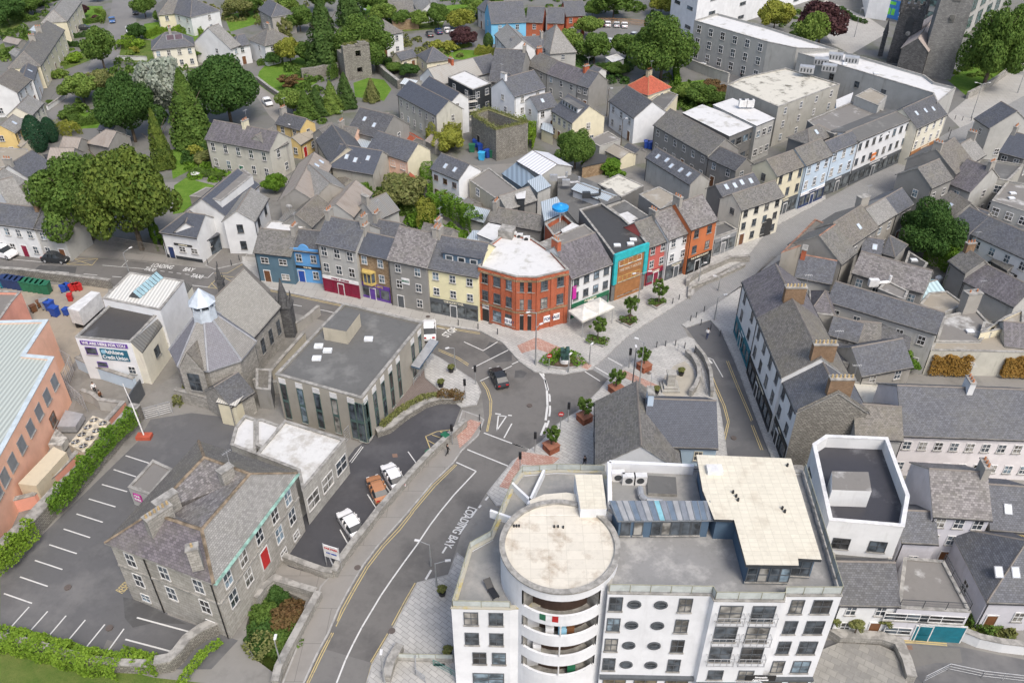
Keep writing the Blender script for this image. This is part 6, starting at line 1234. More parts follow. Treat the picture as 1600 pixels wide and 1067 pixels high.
def leafmesh(pts,size,seed,name='crown',nrm=None,elong=1.,zs=1.):
    g=np.random.default_rng(seed); n=len(pts); 
    a=g.normal(size=(n,3)); 
    if nrm is not None: a=nrm*1.1+a*.6
    a/=np.linalg.norm(a,axis=1,keepdims=True)+1e-9; t=g.normal(size=(n,3)); u=np.cross(a,t); u/=np.linalg.norm(u,axis=1,keepdims=True)+1e-9; v=np.cross(a,u)
    s=size*g.uniform(.55,1.3,(n,1)); u=u*s*elong; v=v*s; u[:,2]*=zs; v[:,2]*=zs
    V=np.stack([pts-u*.9-v*.5,pts+u*.2-v,pts+u+v*.4,pts-u*.3+v],1).reshape(-1,3)
    me=bpy.data.meshes.new(name); me.vertices.add(4*n); me.vertices.foreach_set('co',V.astype(np.float32).ravel()); me.loops.add(4*n); me.loops.foreach_set('vertex_index',np.arange(4*n,dtype=np.int32))
    me.polygons.add(n); me.polygons.foreach_set('loop_start',np.arange(0,4*n,4,dtype=np.int32)); me.polygons.foreach_set('loop_total',np.full(n,4,dtype=np.int32)); me.update(calc_edges=True); me.materials.append(LF['mid']); return me
def dirs(g,n):
    d=g.normal(size=(n,3)); return d/np.linalg.norm(d,axis=1,keepdims=True)
def proto(kind,seed,n,size):
    g=np.random.default_rng(seed); P=[]; N=[]
    if kind=='round':      # unit: radius 1, z 0..1
        k=34; cs=[]; 
        for i in range(k):
            d=dirs(g,1)[0]; d[2]=abs(d[2])*1.1-.35; rr=g.uniform(.45,.84); cs.append((d*rr,g.uniform(.15,.34)))
        cs.append((np.zeros(3),.55)); cs.append((np.array([.1,-.1,.2]),.45))
        w=np.array([c[1]**2 for c in cs]); w/=w.sum()
        for c,wi in zip(cs,w):
            m=int(n*wi); d=dirs(g,m); r=c[1]*(1-g.random((m,1))**3*.45); P.append(c[0]+d*r); N.append(d)
        P=np.concatenate(P); N=np.concatenate(N); P[:,2]=(P[:,2]+.8)/1.75; P[:,2]=np.clip(P[:,2],0.02,1.1)
    elif kind=='cone':
        z=g.random(n)**1.35; tier=.5+.5*np.abs(np.sin(z*22)); a=g.uniform(0,2*np.pi,n); lob=1+.18*np.sin(a*5+z*9)+.1*np.sin(a*3); r=(1-z)**.8*(.72+.28*tier)*lob*(1-g.random(n)**3*.6)+.02
        P=np.stack([r*np.cos(a),r*np.sin(a),z*1.],1); N=np.stack([np.cos(a),np.sin(a),np.full(n,.5)],1)
    elif kind=='col':
        z=g.random(n); a=g.uniform(0,2*np.pi,n); r=np.sin(np.pi*np.clip(z*.86+.12,0,1))**.6*(1+.08*np.sin(a*6+z*4))*(1-g.random(n)**3*.4)
        P=np.stack([r*np.cos(a),r*np.sin(a),z],1); N=np.stack([np.cos(a),np.sin(a),np.full(n,.3)],1)
    else:                  # airy
        k=34; 
        for i in range(k):
            c=dirs(g,1)[0]*g.uniform(.3,.8); c[2]=c[2]*.9; m=n//k; d=dirs(g,m); P.append(c+d*g.uniform(.1,.26)*g.random((m,1))**.4); N.append(d)
        P=np.concatenate(P); N=np.concatenate(N); P[:,2]=(P[:,2]+1)/2
    return leafmesh(P,size,seed+9,'crown',N,1.,{'cone':.3,'col':.28}.get(kind,.6))
PR={}
for k,ns,n,s in (('round',4,10000,.047),('cone',3,9500,.055),('col',2,6000,.065),('airy',3,4200,.052)):
    PR[k]=[proto(k,11+i*7,n,s) for i in range(ns)]
PR['big']=[proto('round',71+i,30000,.026) for i in range(3)]; PR['bush']=[proto('round',91+i,1500,.13) for i in range(3)]
TN=[0]
def trunkmesh(h,r,limbs=5):
    m=MB(); m.cyl((0,0),r,r*.55,0,h,8)
    for i in range(limbs):
        a=2*math.pi*i/limbs+.4; z=h*(.55+.09*i); m.tube((0,0,z),(math.cos(a)*h*.35,math.sin(a)*h*.35,z+h*.45),r*.42,5,0,r*.12)
    return m
def tree(kind,p,h,r,mat,label,name='tree',reg=0,base=None,z=0.,group=None,trunk=True,cat='tree'):
    c=G(px(reg,p),z); TN[0]+=1; t=empty(name,(c.x,c.y,z),label,cat,group,rnd.uniform(0,6))
    me=PR[kind][TN[0]%len(PR[kind])]; b0=base if base is not None else (h*.05 if kind=='big' else h*.12 if kind in('round','airy') else h*.03)
    o=link('crown',me,t,(0,0,b0)); o.scale=(r,r*rnd.uniform(.92,1.08),h-b0); o.material_slots[0].link='OBJECT'; o.material_slots[0].material=LF[mat]
    if trunk: trunkmesh(h*.62,max(.06,h*.022)).build('trunk',MBARK,t)
    return t
T=[('round',(165,112),11,5.2,'mid','loose grey-green tree beside the long cream terrace'),('round',(218,64),5.5,3.4,'dark','small dark tree leaning over the top road'),('round',(228,28),8,4.,'mid','round tree left of the cream semi-detached house'),
('round',(132,160),8,5.5,'light','pale green tree next to the lower lane'),('round',(165,150),7,4,'oliv','olive bushy tree behind the pale green one'),('big',(212,222),14,7.5,'dark','dark broad tree behind the columnar fir'),
('round',(205,165),11,5.5,'dark','dark tree at the back left of the silver one'),('round',(272,198),14,6.6,'silver','silver-leaved poplar among the dark garden trees'),('cone',(305,226),17,6,'mid','wide dark conifer right of the silver poplar'),
('big',(362,195),14,9.8,'dark','largest round dark tree behind the weathered stone house'),('cone',(258,262),12.5,3.1,'lime','slim columnar fir in front of the garden trees'),('big',(146,374),15,9.4,'mid','left half of the huge tree over the main street'),
('big',(222,390),16,9.6,'lime','right half of the huge tree over the main street'),('col',(63,237),9.5,2.6,'cyp','taller dark cypress beside the yellow house'),('col',(83,222),7.5,2.1,'cyp','shorter dark cypress beside the yellow house'),
('cone',(512,108),23,7,'con','tallest conifer behind the castle ruin'),('big',(572,108),13,8.5,'mid','round dark tree behind the ruined tower'),('round',(455,102),8,4.,'yel','yellow-green tree at the lawn edge'),('airy',(448,78),10,3.2,'oliv','thin birch-like tree behind the yellow-green one'),
('round',(480,102),7,4,'mid','bushy tree at the foot of the tallest conifer'),('cone',(542,168),9.5,3.4,'con','rightmost conifer of the row under the ruin'),('cone',(520,176),9,3.2,'light','second conifer from the right under the ruin'),('cone',(497,180),8.5,3.2,'con','middle conifer of the row under the ruin'),
('cone',(480,186),8.5,3.4,'mid','second conifer from the left under the ruin'),('round',(460,180),7,4,'light','leftmost leafy tree of the row under the ruin'),('cone',(582,158),5.5,2.8,'oliv','small bronze conifer alone on the right lawn'),
('airy',(455,140),4,4,'brown','bare brown shrub on the big lawn'),('round',(428,102),4,2.8,'dark','round dark bush at the left edge of the lawn'),
('big',(1032,125),17,9.5,'mid','largest dark tree beside the office block'),('round',(928,100),9,5.5,'mid','broad tree between the flat shed and the car park'),('round',(890,82),7,4.2,'light','light green tree right of the pale hipped house'),('round',(978,98),8.5,5,'mid','tree left of the largest dark tree'),
('round',(920,60),7,4.5,'light','round light tree below the red brick trio'),('round',(958,28),10,7,'mid','dark broad tree at the top edge by the car park'),('round',(925,28),6,3.5,'mid','small dark tree beside the brick trio'),('round',(1032,25),8,5,'yel','pale tree at the top edge right of the car park'),
('big',(898,264),8.5,5,'mid','neat round tree in the yard by the brown flat roof'),('round',(1278,72),11,8.5,'purple','copper beech behind the long white roof'),('round',(1263,80),8.5,5.5,'light','bright green tree in front of the copper beech'),('round',(1208,50),10,6,'yel','pale weeping tree above the long office block'),
('big',(1535,140),17,8,'mid','big egg-shaped tree right of the stone belfry'),('big',(1580,112),14,6.5,'light','second tree behind the egg-shaped one'),('round',(1598,95),4,3,'yel','small yellow bush at the right edge'),('big',(1446,402),11.5,5.7,'dark','dark spreading tree among the right block roofs'),
('round',(626,322),6.5,5.4,'oliv','olive bushy tree in the overgrown yard'),('round',(700,238),5,4,'yel','yellow-green bush below the scaffolded block'),('round',(723,74),6,4.6,'purple','round purple tree beside the hill car park'),('bush',(684,78),2.6,2.4,'yel','left yellow shrub by the purple tree'),('bush',(701,80),3,2.8,'yel','right yellow shrub by the purple tree'),
('col',(763,78),4.6,1.5,'con','small clipped conifer near the light blue house'),('round',(600,38),7,5,'light','first tree of the row behind the hill car park'),('round',(628,45),6,3.6,'mid','second tree of the row behind the hill car park'),('round',(655,45),6,3.6,'light','third tree of the row behind the hill car park'),
('round',(685,45),8,4,'mid','fourth tree of the row behind the hill car park'),('round',(720,48),7,5,'yel','yellowish tree left of the light blue house'),('round',(590,25),9,5,'mid','tree above the cars at the top centre'),('cone',(550,40),14,5,'con','second tall conifer at the top edge'),
('round',(470,50),8,5,'mid','dark garden tree behind the red-doored house'),('round',(450,30),8,5,'light','light garden tree right of the red-doored house'),('round',(500,20),9,5,'mid','garden tree at the top edge near the tall conifer'),('col',(268,32),5.5,1.6,'cyp','left cypress before the cream semi-detached house'),('col',(288,30),5.,1.4,'cyp','right cypress before the cream semi-detached house'),
('round',(358,78),5.5,3.2,'light','small round street tree by the white wing'),('round',(15,40),9,6,'dark','dark tree in the top left corner'),('round',(45,25),7,5,'mid','tree right of the top left corner'),('round',(5,15),8,6,'mid','tree at the very top left'),('round',(130,28),4.5,2.6,'purple','small purple shrub tree near the top road'),
('round',(153,3),4,2.5,'purple','second purple shrub at the top edge'),('round',(60,12),6,5,'light','light tree behind the upper cream terrace'),('round',(1092,165),5.5,5.,'mid','leafy garden tree below the long office block'),('round',(1110,155),5,4,'brown','bronze-tinted garden tree below the office block'),('round',(1068,160),5,3.4,'light','light garden tree behind the red roof'),
('round',(1125,168),4,3.2,'mid','lowest garden tree near the mossy roof'),('round',(960,118),3.5,4,'mid','hedge-like tree behind the red roof'),('round',(832,40),6,3.5,'mid','tree left of the red brick trio'),('round',(810,55),5,3.2,'mid','small tree near the light blue house garden'),('round',(770,22),7,4,'mid','tree behind the light blue house'),('round',(745,30),6,4,'light','light tree left of the light blue house'),
('round',(430,300),4,2.6,'ivy','green shrub in the alley right of the pub'),('round',(418,250),3,2.4,'oliv','dry climber shrub against the weathered stone house'),('round',(375,30),7,4.6,'oliv','olive tree at the top edge right of the white pair'),('round',(398,22),6,4,'mid','tree beside the grey pebbledashed house'),('round',(350,130),8,5,'dark','dark tree behind the largest round one'),
('round',(310,95),4.5,3.5,'mid','small tree behind the silver poplar'),('round',(952,268),3,3.,'ivy','small green tree in the yard of the garden shed'),('round',(1400,575),4,2,'ivy','green climber bush on the gabled cottage'),('round',(1416,580),2.6,1.8,'ivy','low green bush beside the climber'),('round',(640,120),3.5,3,'dark','dark shrub beside the hipped grey cottage'),('round',(618,115),3,3,'mid','mid green shrub right of the ruined tower')]
def HT2(base,top):
    g=G(base,0.); best=(1e9,0)
    for i in range(10,300):
        zz=i*.1; vy,vz=g.y,zz-CH; zc=vy*CC-vz*SS; yc=vy*SS+vz*CC; best=min(best,(abs(533.5-CF*yc/zc-top),zz))
    return best[1]
TOPS={'loose grey-green tree beside':42,'columnar fir in front':168,'wide dark conifer right':105,'silver-leaved poplar':88,'largest round dark tree behind the weathered':88,'dark broad tree behind the columnar':118,'left half of the huge':240,'right half of the huge':228,'taller dark cypress':180,'shorter dark cypress':183,'tallest conifer behind':-8,
 'round dark tree behind the ruined':28,'rightmost conifer of the row':112,'second conifer from the right under':125,'middle conifer of the row':135,'second conifer from the left':140,'small bronze conifer':122,'largest dark tree beside the office':25,'neat round tree in the yard':202,'copper beech':5,'bright green tree in front of the copper':18,'big egg-shaped':10,'second tree behind the egg':-2,'dark spreading tree':318,'dark tree at the back left':120,'pale green tree next to':118}
for t in T:
    t=list(t)
    for k,y in TOPS.items():
        if k in t[5]:
            f=1.12 if t[0] in('big','round') else .98; t[2]=min(24,max(3,HT2(t[1],y)*f)); t[3]*=.92 if t[0] in('big','round') else .78
    tree(*t)
A_=[G(px(2,q_),6.75) for q_ in [(1350,714),(1500,808),(1690,763),(1450,678),(1350,714)]]
_g=np.random.default_rng(3); _L=[]
for a_,b_ in zip(A_[:-1],A_[1:]):
    for k_ in range(int((b_-a_).length*90)): _p=a_.lerp(b_,_g.random()); _L.append((_p.x+_g.normal()*.35,_p.y+_g.normal()*.35,_p.z+abs(_g.normal())*.14*(1+2*(_g.random()>.8))))
_me=leafmesh(np.array(_L)-np.array(tuple(A_[0])),.11,5,'wall_top_weeds'); _me.materials.clear(); _me.materials.append(LF['oliv']); tag(link('wall_top_weeds',_me,None,tuple(A_[0])),'weeds growing along the top of the roofless square tower','weeds')
# sunken garden
for i,(x,y,h,r,mt,lb) in enumerate([(418,960,5,2.6,'mid','leafy green tree at the back of the sunken garden'),(450,960,5.4,2.8,'brown','bronze bush in the middle of the sunken garden'),(405,990,5,2.4,'dark','dark bush at the left of the sunken garden'),(442,1000,5,2.8,'mid','green bush at the front of the sunken garden'),(430,930,4.6,2.,'dark','dark bush under the footbridge')]):
    c=G((x,y),0); tree('round',(x,y),h,r,mt,lb,'bush',z=0,cat='bush'); bpy.data.objects[-1] if 0 else None
for o in [o for o in bpy.data.objects if o.parent is None and 'sunken garden' in str(o.get('label','')) or 'under the footbridge' in str(o.get('label',''))]: o.location.z=PZ
def line_pts(pts,step):
    out=[]
    for a,b in zip(pts[:-1],pts[1:]):
        L=(b-a).length; k=max(1,int(L/step)); out+=[a.lerp(b,i/k) for i in range(k)]
    out.append(pts[-1]); return out
HN=[0]
def hedge(reg,pts,w_,h,mat,label,z=0.,dens=60,name='hedge',size=.16,stuff=False,cat='hedge',rag=.25):
    HN[0]+=1; g=np.random.default_rng(HN[0]+500); P=[G(px(reg,p),z) for p in pts]; c0=sum(P,Vector())/len(P); c0.z=z; A=[]; N=[]
    for a,b in zip(P[:-1],P[1:]):
        d=b-a; L=d.length; n=int(L*(w_+2*h)*dens); 
        if n<1: continue
        e=np.array(d/L); s=np.array((-e[1],e[0],0)); t=g.random(n)*(L+w_*.6)-w_*.3; q=g.random(n)*(w_+2*h)
        wav=1+rag*np.sin(t*1.7+HN[0])*np.cos(t*.6)+rag*.5*np.sin(t*4.1); hh=h*wav; y=np.where(q<h,-w_/2,np.where(q>h+w_,w_/2,q-h-w_/2))*(1+.12*np.sin(t*2.3)); zz=np.where(q<h,q/h,np.where(q>h+w_,(w_+2*h-q)/h,1.))*hh
        nn=np.where((q<h)[:,None],-s,np.where((q>h+w_)[:,None],s,np.array((0,0,1.)))); 
        A.append(np.array(a-c0)+e*t[:,None]+s*y[:,None]+np.array((0,0,1))*zz[:,None]-nn*(g.random((n,1))**2*.25)); N.append(nn)
    me=leafmesh(np.concatenate(A),size,HN[0],name,np.concatenate(N)); me.materials.clear(); me.materials.append(LF[mat]); o=link(name,me,None,tuple(c0))
    if stuff: o['kind']='stuff'
    else: tag(o,label,cat)
    return o
HD=[(9,[(850,510),(700,640),(560,810),(430,980),(350,1066)],1.,2.1,'ivy','thick ivy along the stone wall by the supermarket',1.3),(13,[(225,160),(130,250),(60,330),(0,375)],1.,2.4,'bright','bright ivy on the lower end of the stone wall',1.2),
(13,[(0,820),(120,840),(250,875),(400,915),(560,965),(740,985)],2.,1.7,'bright','long bright green hedge at the bottom of the car park',.0),(13,[(790,925),(860,950),(990,985)],1.5,1.5,'bright','short hedge continuing toward the curved stone wall',0.),
(13,[(1370,820),(1260,900),(1180,1000),(1140,1066)],.8,.4,'bright','yellow-green creeper spilling from the curved stone wall',.8),(10,[(790,535),(900,440),(1020,370),(1140,340)],.8,.6,'oliv','low planting on the curved stone wall by the forecourt',.7),
(10,[(1150,345),(1220,345),(1285,350)],1.1,.8,'brown','brown heather bush at the end of the curved wall',.7),(1,[(400,218),(470,212)],.9,1.3,'dark','first clipped front hedge of the cream terrace',0),(1,[(420,245),(545,232)],.9,1.3,'dark','second clipped front hedge of the cream terrace',0),(1,[(390,290),(535,298)],.9,1.3,'dark','third clipped front hedge of the cream terrace',0),
(1,[(490,155),(590,145),(650,130)],1.,1.3,'mid','hedge below the upper cream terrace',0),(1,[(640,150),(655,95),(600,80)],1.,1.3,'light','light hedge by the top road',0),(1,[(915,245),(980,215),(1120,208),(1250,215),(1280,245)],1.2,1.8,'bright','long bright hedge behind the cream villa',0),
(1,[(760,310),(850,240)],3.5,1.8,'bright','broad clipped bright hedge at the road junction',0),(24,[(130,730),(250,690),(330,740),(420,800),(560,880),(660,960)],2.4,3.,'ivy','yellow-green creeper mass over the garden wall',1.),(24,[(20,560),(90,480),(60,330)],2.6,3.2,'ivy','green creeper mass left of the bright white cottage',.5),
(24,[(0,700),(80,740),(30,900)],2.5,2.4,'yel','yellowing creeper behind the yellow shopfront house',1.),(18,[(730,860),(790,960),(720,1040)],1.6,3,'ivy','ivy between the asbestos-roofed store and ribbed shed',0),(2,[(1090,880),(1180,870),(1250,880),(1150,950)],2.6,3.2,'yel','pale creeper heap beside the dark carport',0.),
(8,[(1010,560),(1110,600),(1190,660),(1150,730)],2.8,3.2,'ivy','fresh green ivy wall below the dark spreading tree',.5),(8,[(700,370),(750,310)],1.6,4,'ivy','ivy climbing the pale slate house gable',.5),(12,[(1005,200),(1120,205),(1240,210)],.6,3.1,'ochre','left ochre creeper on the stained boundary building',.3),(12,[(1455,215),(1660,222)],.6,3.1,'ochre','right ochre creeper on the stained boundary building',.3),
(16,[(1130,310),(1180,400),(1260,540),(1320,680)],2.6,.7,'oliv','rough green strip beside the terrace garage',0),(16,[(1240,640),(1380,740)],2.2,.8,'mid','green bank above the quay ramp',0),(3,[(60,815),(130,850),(110,930)],1.4,2.6,'bright','bright square hedge beside the roofless stone tower',0),(3,[(540,445),(640,420),(720,400)],1.8,1.6,'dark','dark hedge behind the cream red-roofed house',0),
(5,[(960,400),(1010,500)],1.2,3.,'ivy','ivy on the wall beside the white pub',0),(2,[(1100,345),(1340,290)],1.,1.,'light','low hedge by the yellow shrubs',0),(2,[(20,410),(160,390)],1.4,1.6,'mid','hedge at the top of the big lawn',0),(2,[(1380,340),(1540,345)],2.2,2.,'yel','yellow and green hedge left of the white terrace',0),
(3,[(1020,440),(1030,560)],1.3,2.,'ivy','ivy along the garden wall under the biggest tree',0),(2,[(470,400),(500,480),(460,500)],1.2,2.4,'mid','ivy over the low ruined wall',.6),(2,[(550,285),(700,262)],.8,.5,'oliv','grass growing on top of the ruined tower',8.6),(2,[(750,360),(850,420)],2.2,1.6,'dark','dark overgrown bank right of the ruined tower',0),
(2,[(280,730),(420,690),(560,640)],2.6,1.,'oliv','rough bank behind the ochre cottage',0),(4,[(450,60),(540,130),(610,150)],1.2,1.,'dark','clipped curved hedge on the square',0),(9,[(1110,400),(1180,300)],1.,1.,'oliv','weeds along the church lane wall',0),(14,[(0,830),(60,870)],2.4,.8,'oliv','low plants at the bottom of the sunken garden',0),
(4,[(1530,320),(1600,340)],2.5,2.5,'yel','yellow hedge at the right edge below the big trees',0),(1,[(440,700),(470,790),(600,770)],2.,1.6,'mid','garden hedge in front of the small garden garage',0),(1,[(370,830),(470,850)],3.,2.4,'yel','yellow-green hedge right of the cypresses',0),(17,[(420,130),(700,190)],2.,.8,'mid','low border of the beer garden lawn',0)]
for reg,pts,w_,h,mt,lb,z in HD: hedge(reg,pts,w_,h,mt,lb,z,dens=110,size=.105,rag=.1 if ('bright green hedge' in lb or 'ochre' in lb) else .25)
for i,(x,y,h,r,mt,lb) in enumerate([(480,372,2.2,2.4,'bright','upper round clipped shrub by the cream terrace'),(457,395,2.2,2.4,'bright','lower round clipped shrub by the cream terrace'),(380,482,2.2,2.6,'light','round shrub above the driveway wall'),(325,492,2.,2.2,'light','smaller round shrub left of the driveway one'),(318,656,1.4,1.4,'mid','single ball bush in the gravel garden'),(872,302,2.8,2.6,'bright','round ball bush right of the broad hedge'),
 (840,335,2.,2.,'yel','yellow ball shrub below the broad hedge'),(820,355,1.8,1.8,'light','low green ball by the white garden wall'),(600,130,1.8,1.8,'purple','purple ball shrub by the top road'),(1155,135,2.4,2.6,'yel','yellow flowering shrub before the cypresses'),(995,140,4,2.4,'mid','upright shrub below the top left cream house'),(1220,962,2.,2.4,'yel','yellow ball shrub on the villa path'),(1285,1010,2.2,3.,'oliv','reddish shrub left of the weathered stone house'),
 (420,740,2.,2.6,'mid','spreading shrub in the small lawn')]):
    tree('bush',(x,y),h,r*.8,mt,lb,'shrub',reg=1,trunk=False,base=0,cat='shrub')
def scrub(reg,pts,n,h,mat,size=.3):
    """uncountable undergrowth over an area"""
    P=[G(px(reg,p),0) for p in pts]; xs=[p.x for p in P]; ys=[p.y for p in P]; g=np.random.default_rng(len(pts)*n); A=[]; c0=sum(P,Vector())/len(P)
    def ins(x,y):
        r=False
        for i in range(len(P)):
            a,b=P[i],P[i-1]
            if (a.y>y)!=(b.y>y) and x<(b.x-a.x)*(y-a.y)/(b.y-a.y)+a.x: r=not r
        return r
    k=0
    while k<n:
        x,y=g.uniform(min(xs),max(xs)),g.uniform(min(ys),max(ys))
        if ins(x,y):
            r=g.uniform(.5,1.5); hh=h*g.uniform(.3,1.2); m=int(60*r); d=dirs(g,m); d[:,2]=abs(d[:,2]); A.append(np.array((x-c0.x,y-c0.y,0))+d*np.array((r,r,hh))); k+=1
    me=leafmesh(np.concatenate(A),size,n,'undergrowth'); me.materials.clear(); me.materials.append(LF[mat]); o=link('undergrowth',me,None,(c0.x,c0.y,0)); o['kind']='stuff'
for reg,pts,n,h,mt in [(0,[(180,95),(225,100),(300,110),(290,180),(170,200),(110,190),(120,150)],120,1.6,'mid'),(0,[(270,190),(330,170),(320,250),(280,260)],50,1.4,'dark'),(0,[(0,55),(60,40),(30,90),(0,95)],40,1.6,'mid'),(0,[(440,100),(500,105),(510,190),(470,200),(440,150)],60,1.8,'mid'),
 (0,[(590,60),(680,60),(720,90),(640,110),(600,120)],40,1.2,'oliv'),(0,[(560,0),(760,0),(780,40),(560,45)],90,1.6,'mid'),(0,[(300,0),(480,0),(480,50),(330,40)],80,1.4,'oliv'),(0,[(1040,120),(1130,150),(1120,175),(1060,180)],50,1.5,'mid'),
 (0,[(800,0),(980,0),(1050,30),(900,20)],50,1.6,'mid'),(0,[(600,290),(690,330),(650,350),(590,310)],60,1.6,'mid'),(0,[(660,330),(740,380),(700,390),(640,350)],60,1.2,'ivy'),(0,[(860,70),(1020,110),(1000,140),(940,140),(870,110)],60,1.5,'dark'),
 (0,[(0,90),(60,60),(90,40),(120,60),(110,100),(120,130),(90,130)],30,.9,'light'),(0,[(290,255),(400,260),(410,270),(310,290)],30,.7,'ivy'),(0,[(0,0),(120,0),(90,20),(0,50)],60,2.,'mid'),(0,[(1180,10),(1260,20),(1280,60),(1200,50)],20,1.4,'mid'),(0,[(1480,110),(1600,60),(1600,90),(1530,140)],40,.8,'light'),(0,[(920,240),(990,275),(960,290),(910,260)],30,1.,'ivy'),
 (0,[(1480,870),(1505,875),(1565,985),(1520,985)],60,.6,'oliv'),(0,[(1490,20),(1600,0),(1600,50),(1500,60)],40,1.6,'dark')]:
    scrub(reg,pts,n,h,mt)
# ================================================================== walls, fences, street furniture
def wallpath(reg,pts,w_,h,mat,label,name='boundary_wall',cat='wall',cope=True,z=0.,cm2=None):
    P=[G(px(reg,p),z) for p in pts]; c0=sum(P,Vector())/len(P); c0.z=z; t=empty(name,tuple(c0),label,cat); m=MB(); k=MB(); n=len(P)
    def offs(i):
        a=P[max(0,i-1)]; b=P[min(n-1,i+1)]; d=(b-a).normalized(); q=Vector((-d.y,d.x,0)); 
        if 0<i<n-1:
            d1=(P[i]-P[i-1]).normalized(); s=q.dot(Vector((-d1.y,d1.x,0))); q=q/max(.5,s)
        return q
    for mb,hw,z0,z1 in ((m,w_/2,-.3,h),(k,w_/2+.06,h,h+.14)):
        for i in range(n-1):
            o1,o2=offs(i)*hw,offs(i+1)*hw; a,b=P[i]-c0,P[i+1]-c0; Z=lambda p,zz: Vector((p.x,p.y,zz))
            mb.face([Z(a-o1,z0),Z(b-o2,z0),Z(b-o2,z1),Z(a-o1,z1)]); mb.face([Z(b+o2,z0),Z(a+o1,z0),Z(a+o1,z1),Z(b+o2,z1)]); mb.face([Z(a-o1,z1),Z(b-o2,z1),Z(b+o2,z1),Z(a+o1,z1)])
        for i,s in ((0,1),(n-1,-1)):
            o1=offs(i)*hw*s; a=P[i]-c0; mb.face([Vector((a.x+o1.x,a.y+o1.y,z0)),Vector((a.x-o1.x,a.y-o1.y,z0)),Vector((a.x-o1.x,a.y-o1.y,z1)),Vector((a.x+o1.x,a.y+o1.y,z1))])
    m.build('wall_body',mat,t)
    if cope: k.build('coping',cm2 or MCON,t)
    return t
RB=WALL['rubble']; ST=WALL['stone']
for a in [(0,[(219,652),(175,705),(130,757),(95,790),(55,835),(0,885),(-60,940)],1.3,2.2,RB,'thick rubble wall between the car park and the salmon store'),(0,[(199,644),(150,700),(100,752),(60,790),(20,800),(5,783)],.5,1.8,WALL['salmon'],'salmon yard wall around the cooling plant'),
 (10,[(755,585),(830,560),(930,480),(1060,400),(1150,375),(1290,372)],.9,.8,RB,'curved rubble planter wall along the forecourt'),(10,[(1310,530),(1210,620),(1080,740),(960,870),(790,1066)],.55,1.1,ST,'long roadside parapet above the small car park'),(14,[(790,0),(700,120),(600,245),(520,360),(495,410)],.6,1.1,ST,'lower roadside parapet down to the footbridge'),
 (14,[(488,405),(430,400),(330,365),(140,292)],.5,1.,ST,'north parapet of the footbridge to the stone office'),(14,[(5,575),(60,500),(125,450),(250,490),(385,530)],.5,1.,ST,'south parapet of the footbridge over the sunken garden'),(14,[(400,540),(345,640),(290,740),(220,870),(150,1010),(130,1100)],.6,1.1,ST,'roadside parapet beside the sunken garden'),
 (13,[(990,990),(1080,975),(1130,930),(1190,850),(1280,785),(1350,755),(1410,725)],.8,1.6,RB,'curved stone wall at the corner of the stone office'),(13,[(0,812),(120,835),(250,872),(400,912),(560,962),(740,985),(990,995)],.6,1.2,RB,'rubble wall under the long bright hedge'),
 (9,[(1115,365),(1250,400),(1390,440),(1480,455)],.5,1.9,ST,'churchyard wall behind the car park entrance'),(2,[(755,440),(820,500),(895,560)],.7,2.2,RB,'old stone wall right of the ruin lawn'),(2,[(10,512),(90,575),(195,645)],.5,1.2,RB,'low stone wall along the big lawn'),(3,[(1012,385),(1130,440),(1260,490),(1350,520)],.5,2.4,WALL['lgrey'],'long grey wall in front of the office block'),
 (2,[(935,745),(1020,800),(1110,862)],.4,1.8,WALL['white'],'white-topped wall below the stained apartment block'),(4,[(1600,400),(1500,460),(1420,520),(1300,590),(1240,620)],.5,1.6,ST,'churchyard wall right of the belfry'),(5,[(10,655),(150,665),(350,690),(560,715),(700,735)],.5,1.5,RB,'stone wall between the main street and the bin yard'),
 (1,[(740,375),(830,378),(920,380)],.4,1.,WALL['white'],'low white garden wall left of the villa'),(1,[(300,690),(400,620),(420,560)],.35,.9,WALL['white'],'white wall around the gravel garden'),(9,[(500,165),(600,215),(720,255),(860,300)],.4,1.9,WALL['pblue'],'pale blue yard wall under the credit union sign'),(9,[(530,360),(600,385),(640,420),(780,440)],.4,1.6,WALL['lgrey'],'grey yard wall between the people and the cooling plant'),
 (14,[(905,865),(850,960),(820,1066)],.7,1.,ST,'short stone parapet by the river steps'),(16,[(1180,780),(1300,830),(1440,860),(1610,880)],.5,1.3,WALL['white'],'white garden wall above the quay street'),(16,[(380,760),(440,800),(560,805),(700,815),(800,850),(850,960),(880,1066)],.8,1.,ST,'curved stone wall round the crazy-paved quay terrace'),
 (0,[(265,400),(262,398),(265,380)],.4,1.8,WALL['white'],'short white wall end beside the pub'),(7,[(1095,725),(1100,700),(1180,650),(1360,570),(1480,565)],.5,1.,ST,'stone wall round the planted island on the street'),(7,[(1105,800),(1110,740),(1280,680),(1450,600)],.4,.5,ST,'low kerb wall on the near side of the planted island'),
 (11,[(1085,90),(1130,130),(1160,190),(1165,250),(1140,310),(1110,345)],.4,1.,ST,'inner curved stone wall of the monument circle'),(11,[(1145,60),(1200,130),(1235,220),(1245,350)],.35,1.1,ST,'outer curved wall of the monument circle'),(10,[(100,245),(180,150),(310,0)],.35,1.6,WALL['buff'],'buff wall along the left side of the library'),(10,[(0,300),(60,310),(150,320)],.4,1.8,WALL['lgrey'],'grey wall below the library corner'),
 (14,[(885,925),(1010,930),(1230,935)],.3,.35,MCON,'kerb wall below the quayside railing'),(6,[(255,1010),(330,960),(400,900)],.4,1.6,WALL['pebble'],'rough wall between the church and the library')]:
    wallpath(*a)
def railpath(reg,pts,h,label,mat=MDK,z=0.,every=1.6,n=3,name='railing',cat='railing',glass=None):
    P=[G(px(reg,p),z) for p in pts]; c0=sum(P,Vector())/len(P); b=Bld(); b.o=c0; b.root=empty(name,tuple(c0),label,cat); m=MB()
    railing('rails',b,[tuple(p) for p in P],h,mat,glass,every,n); return b
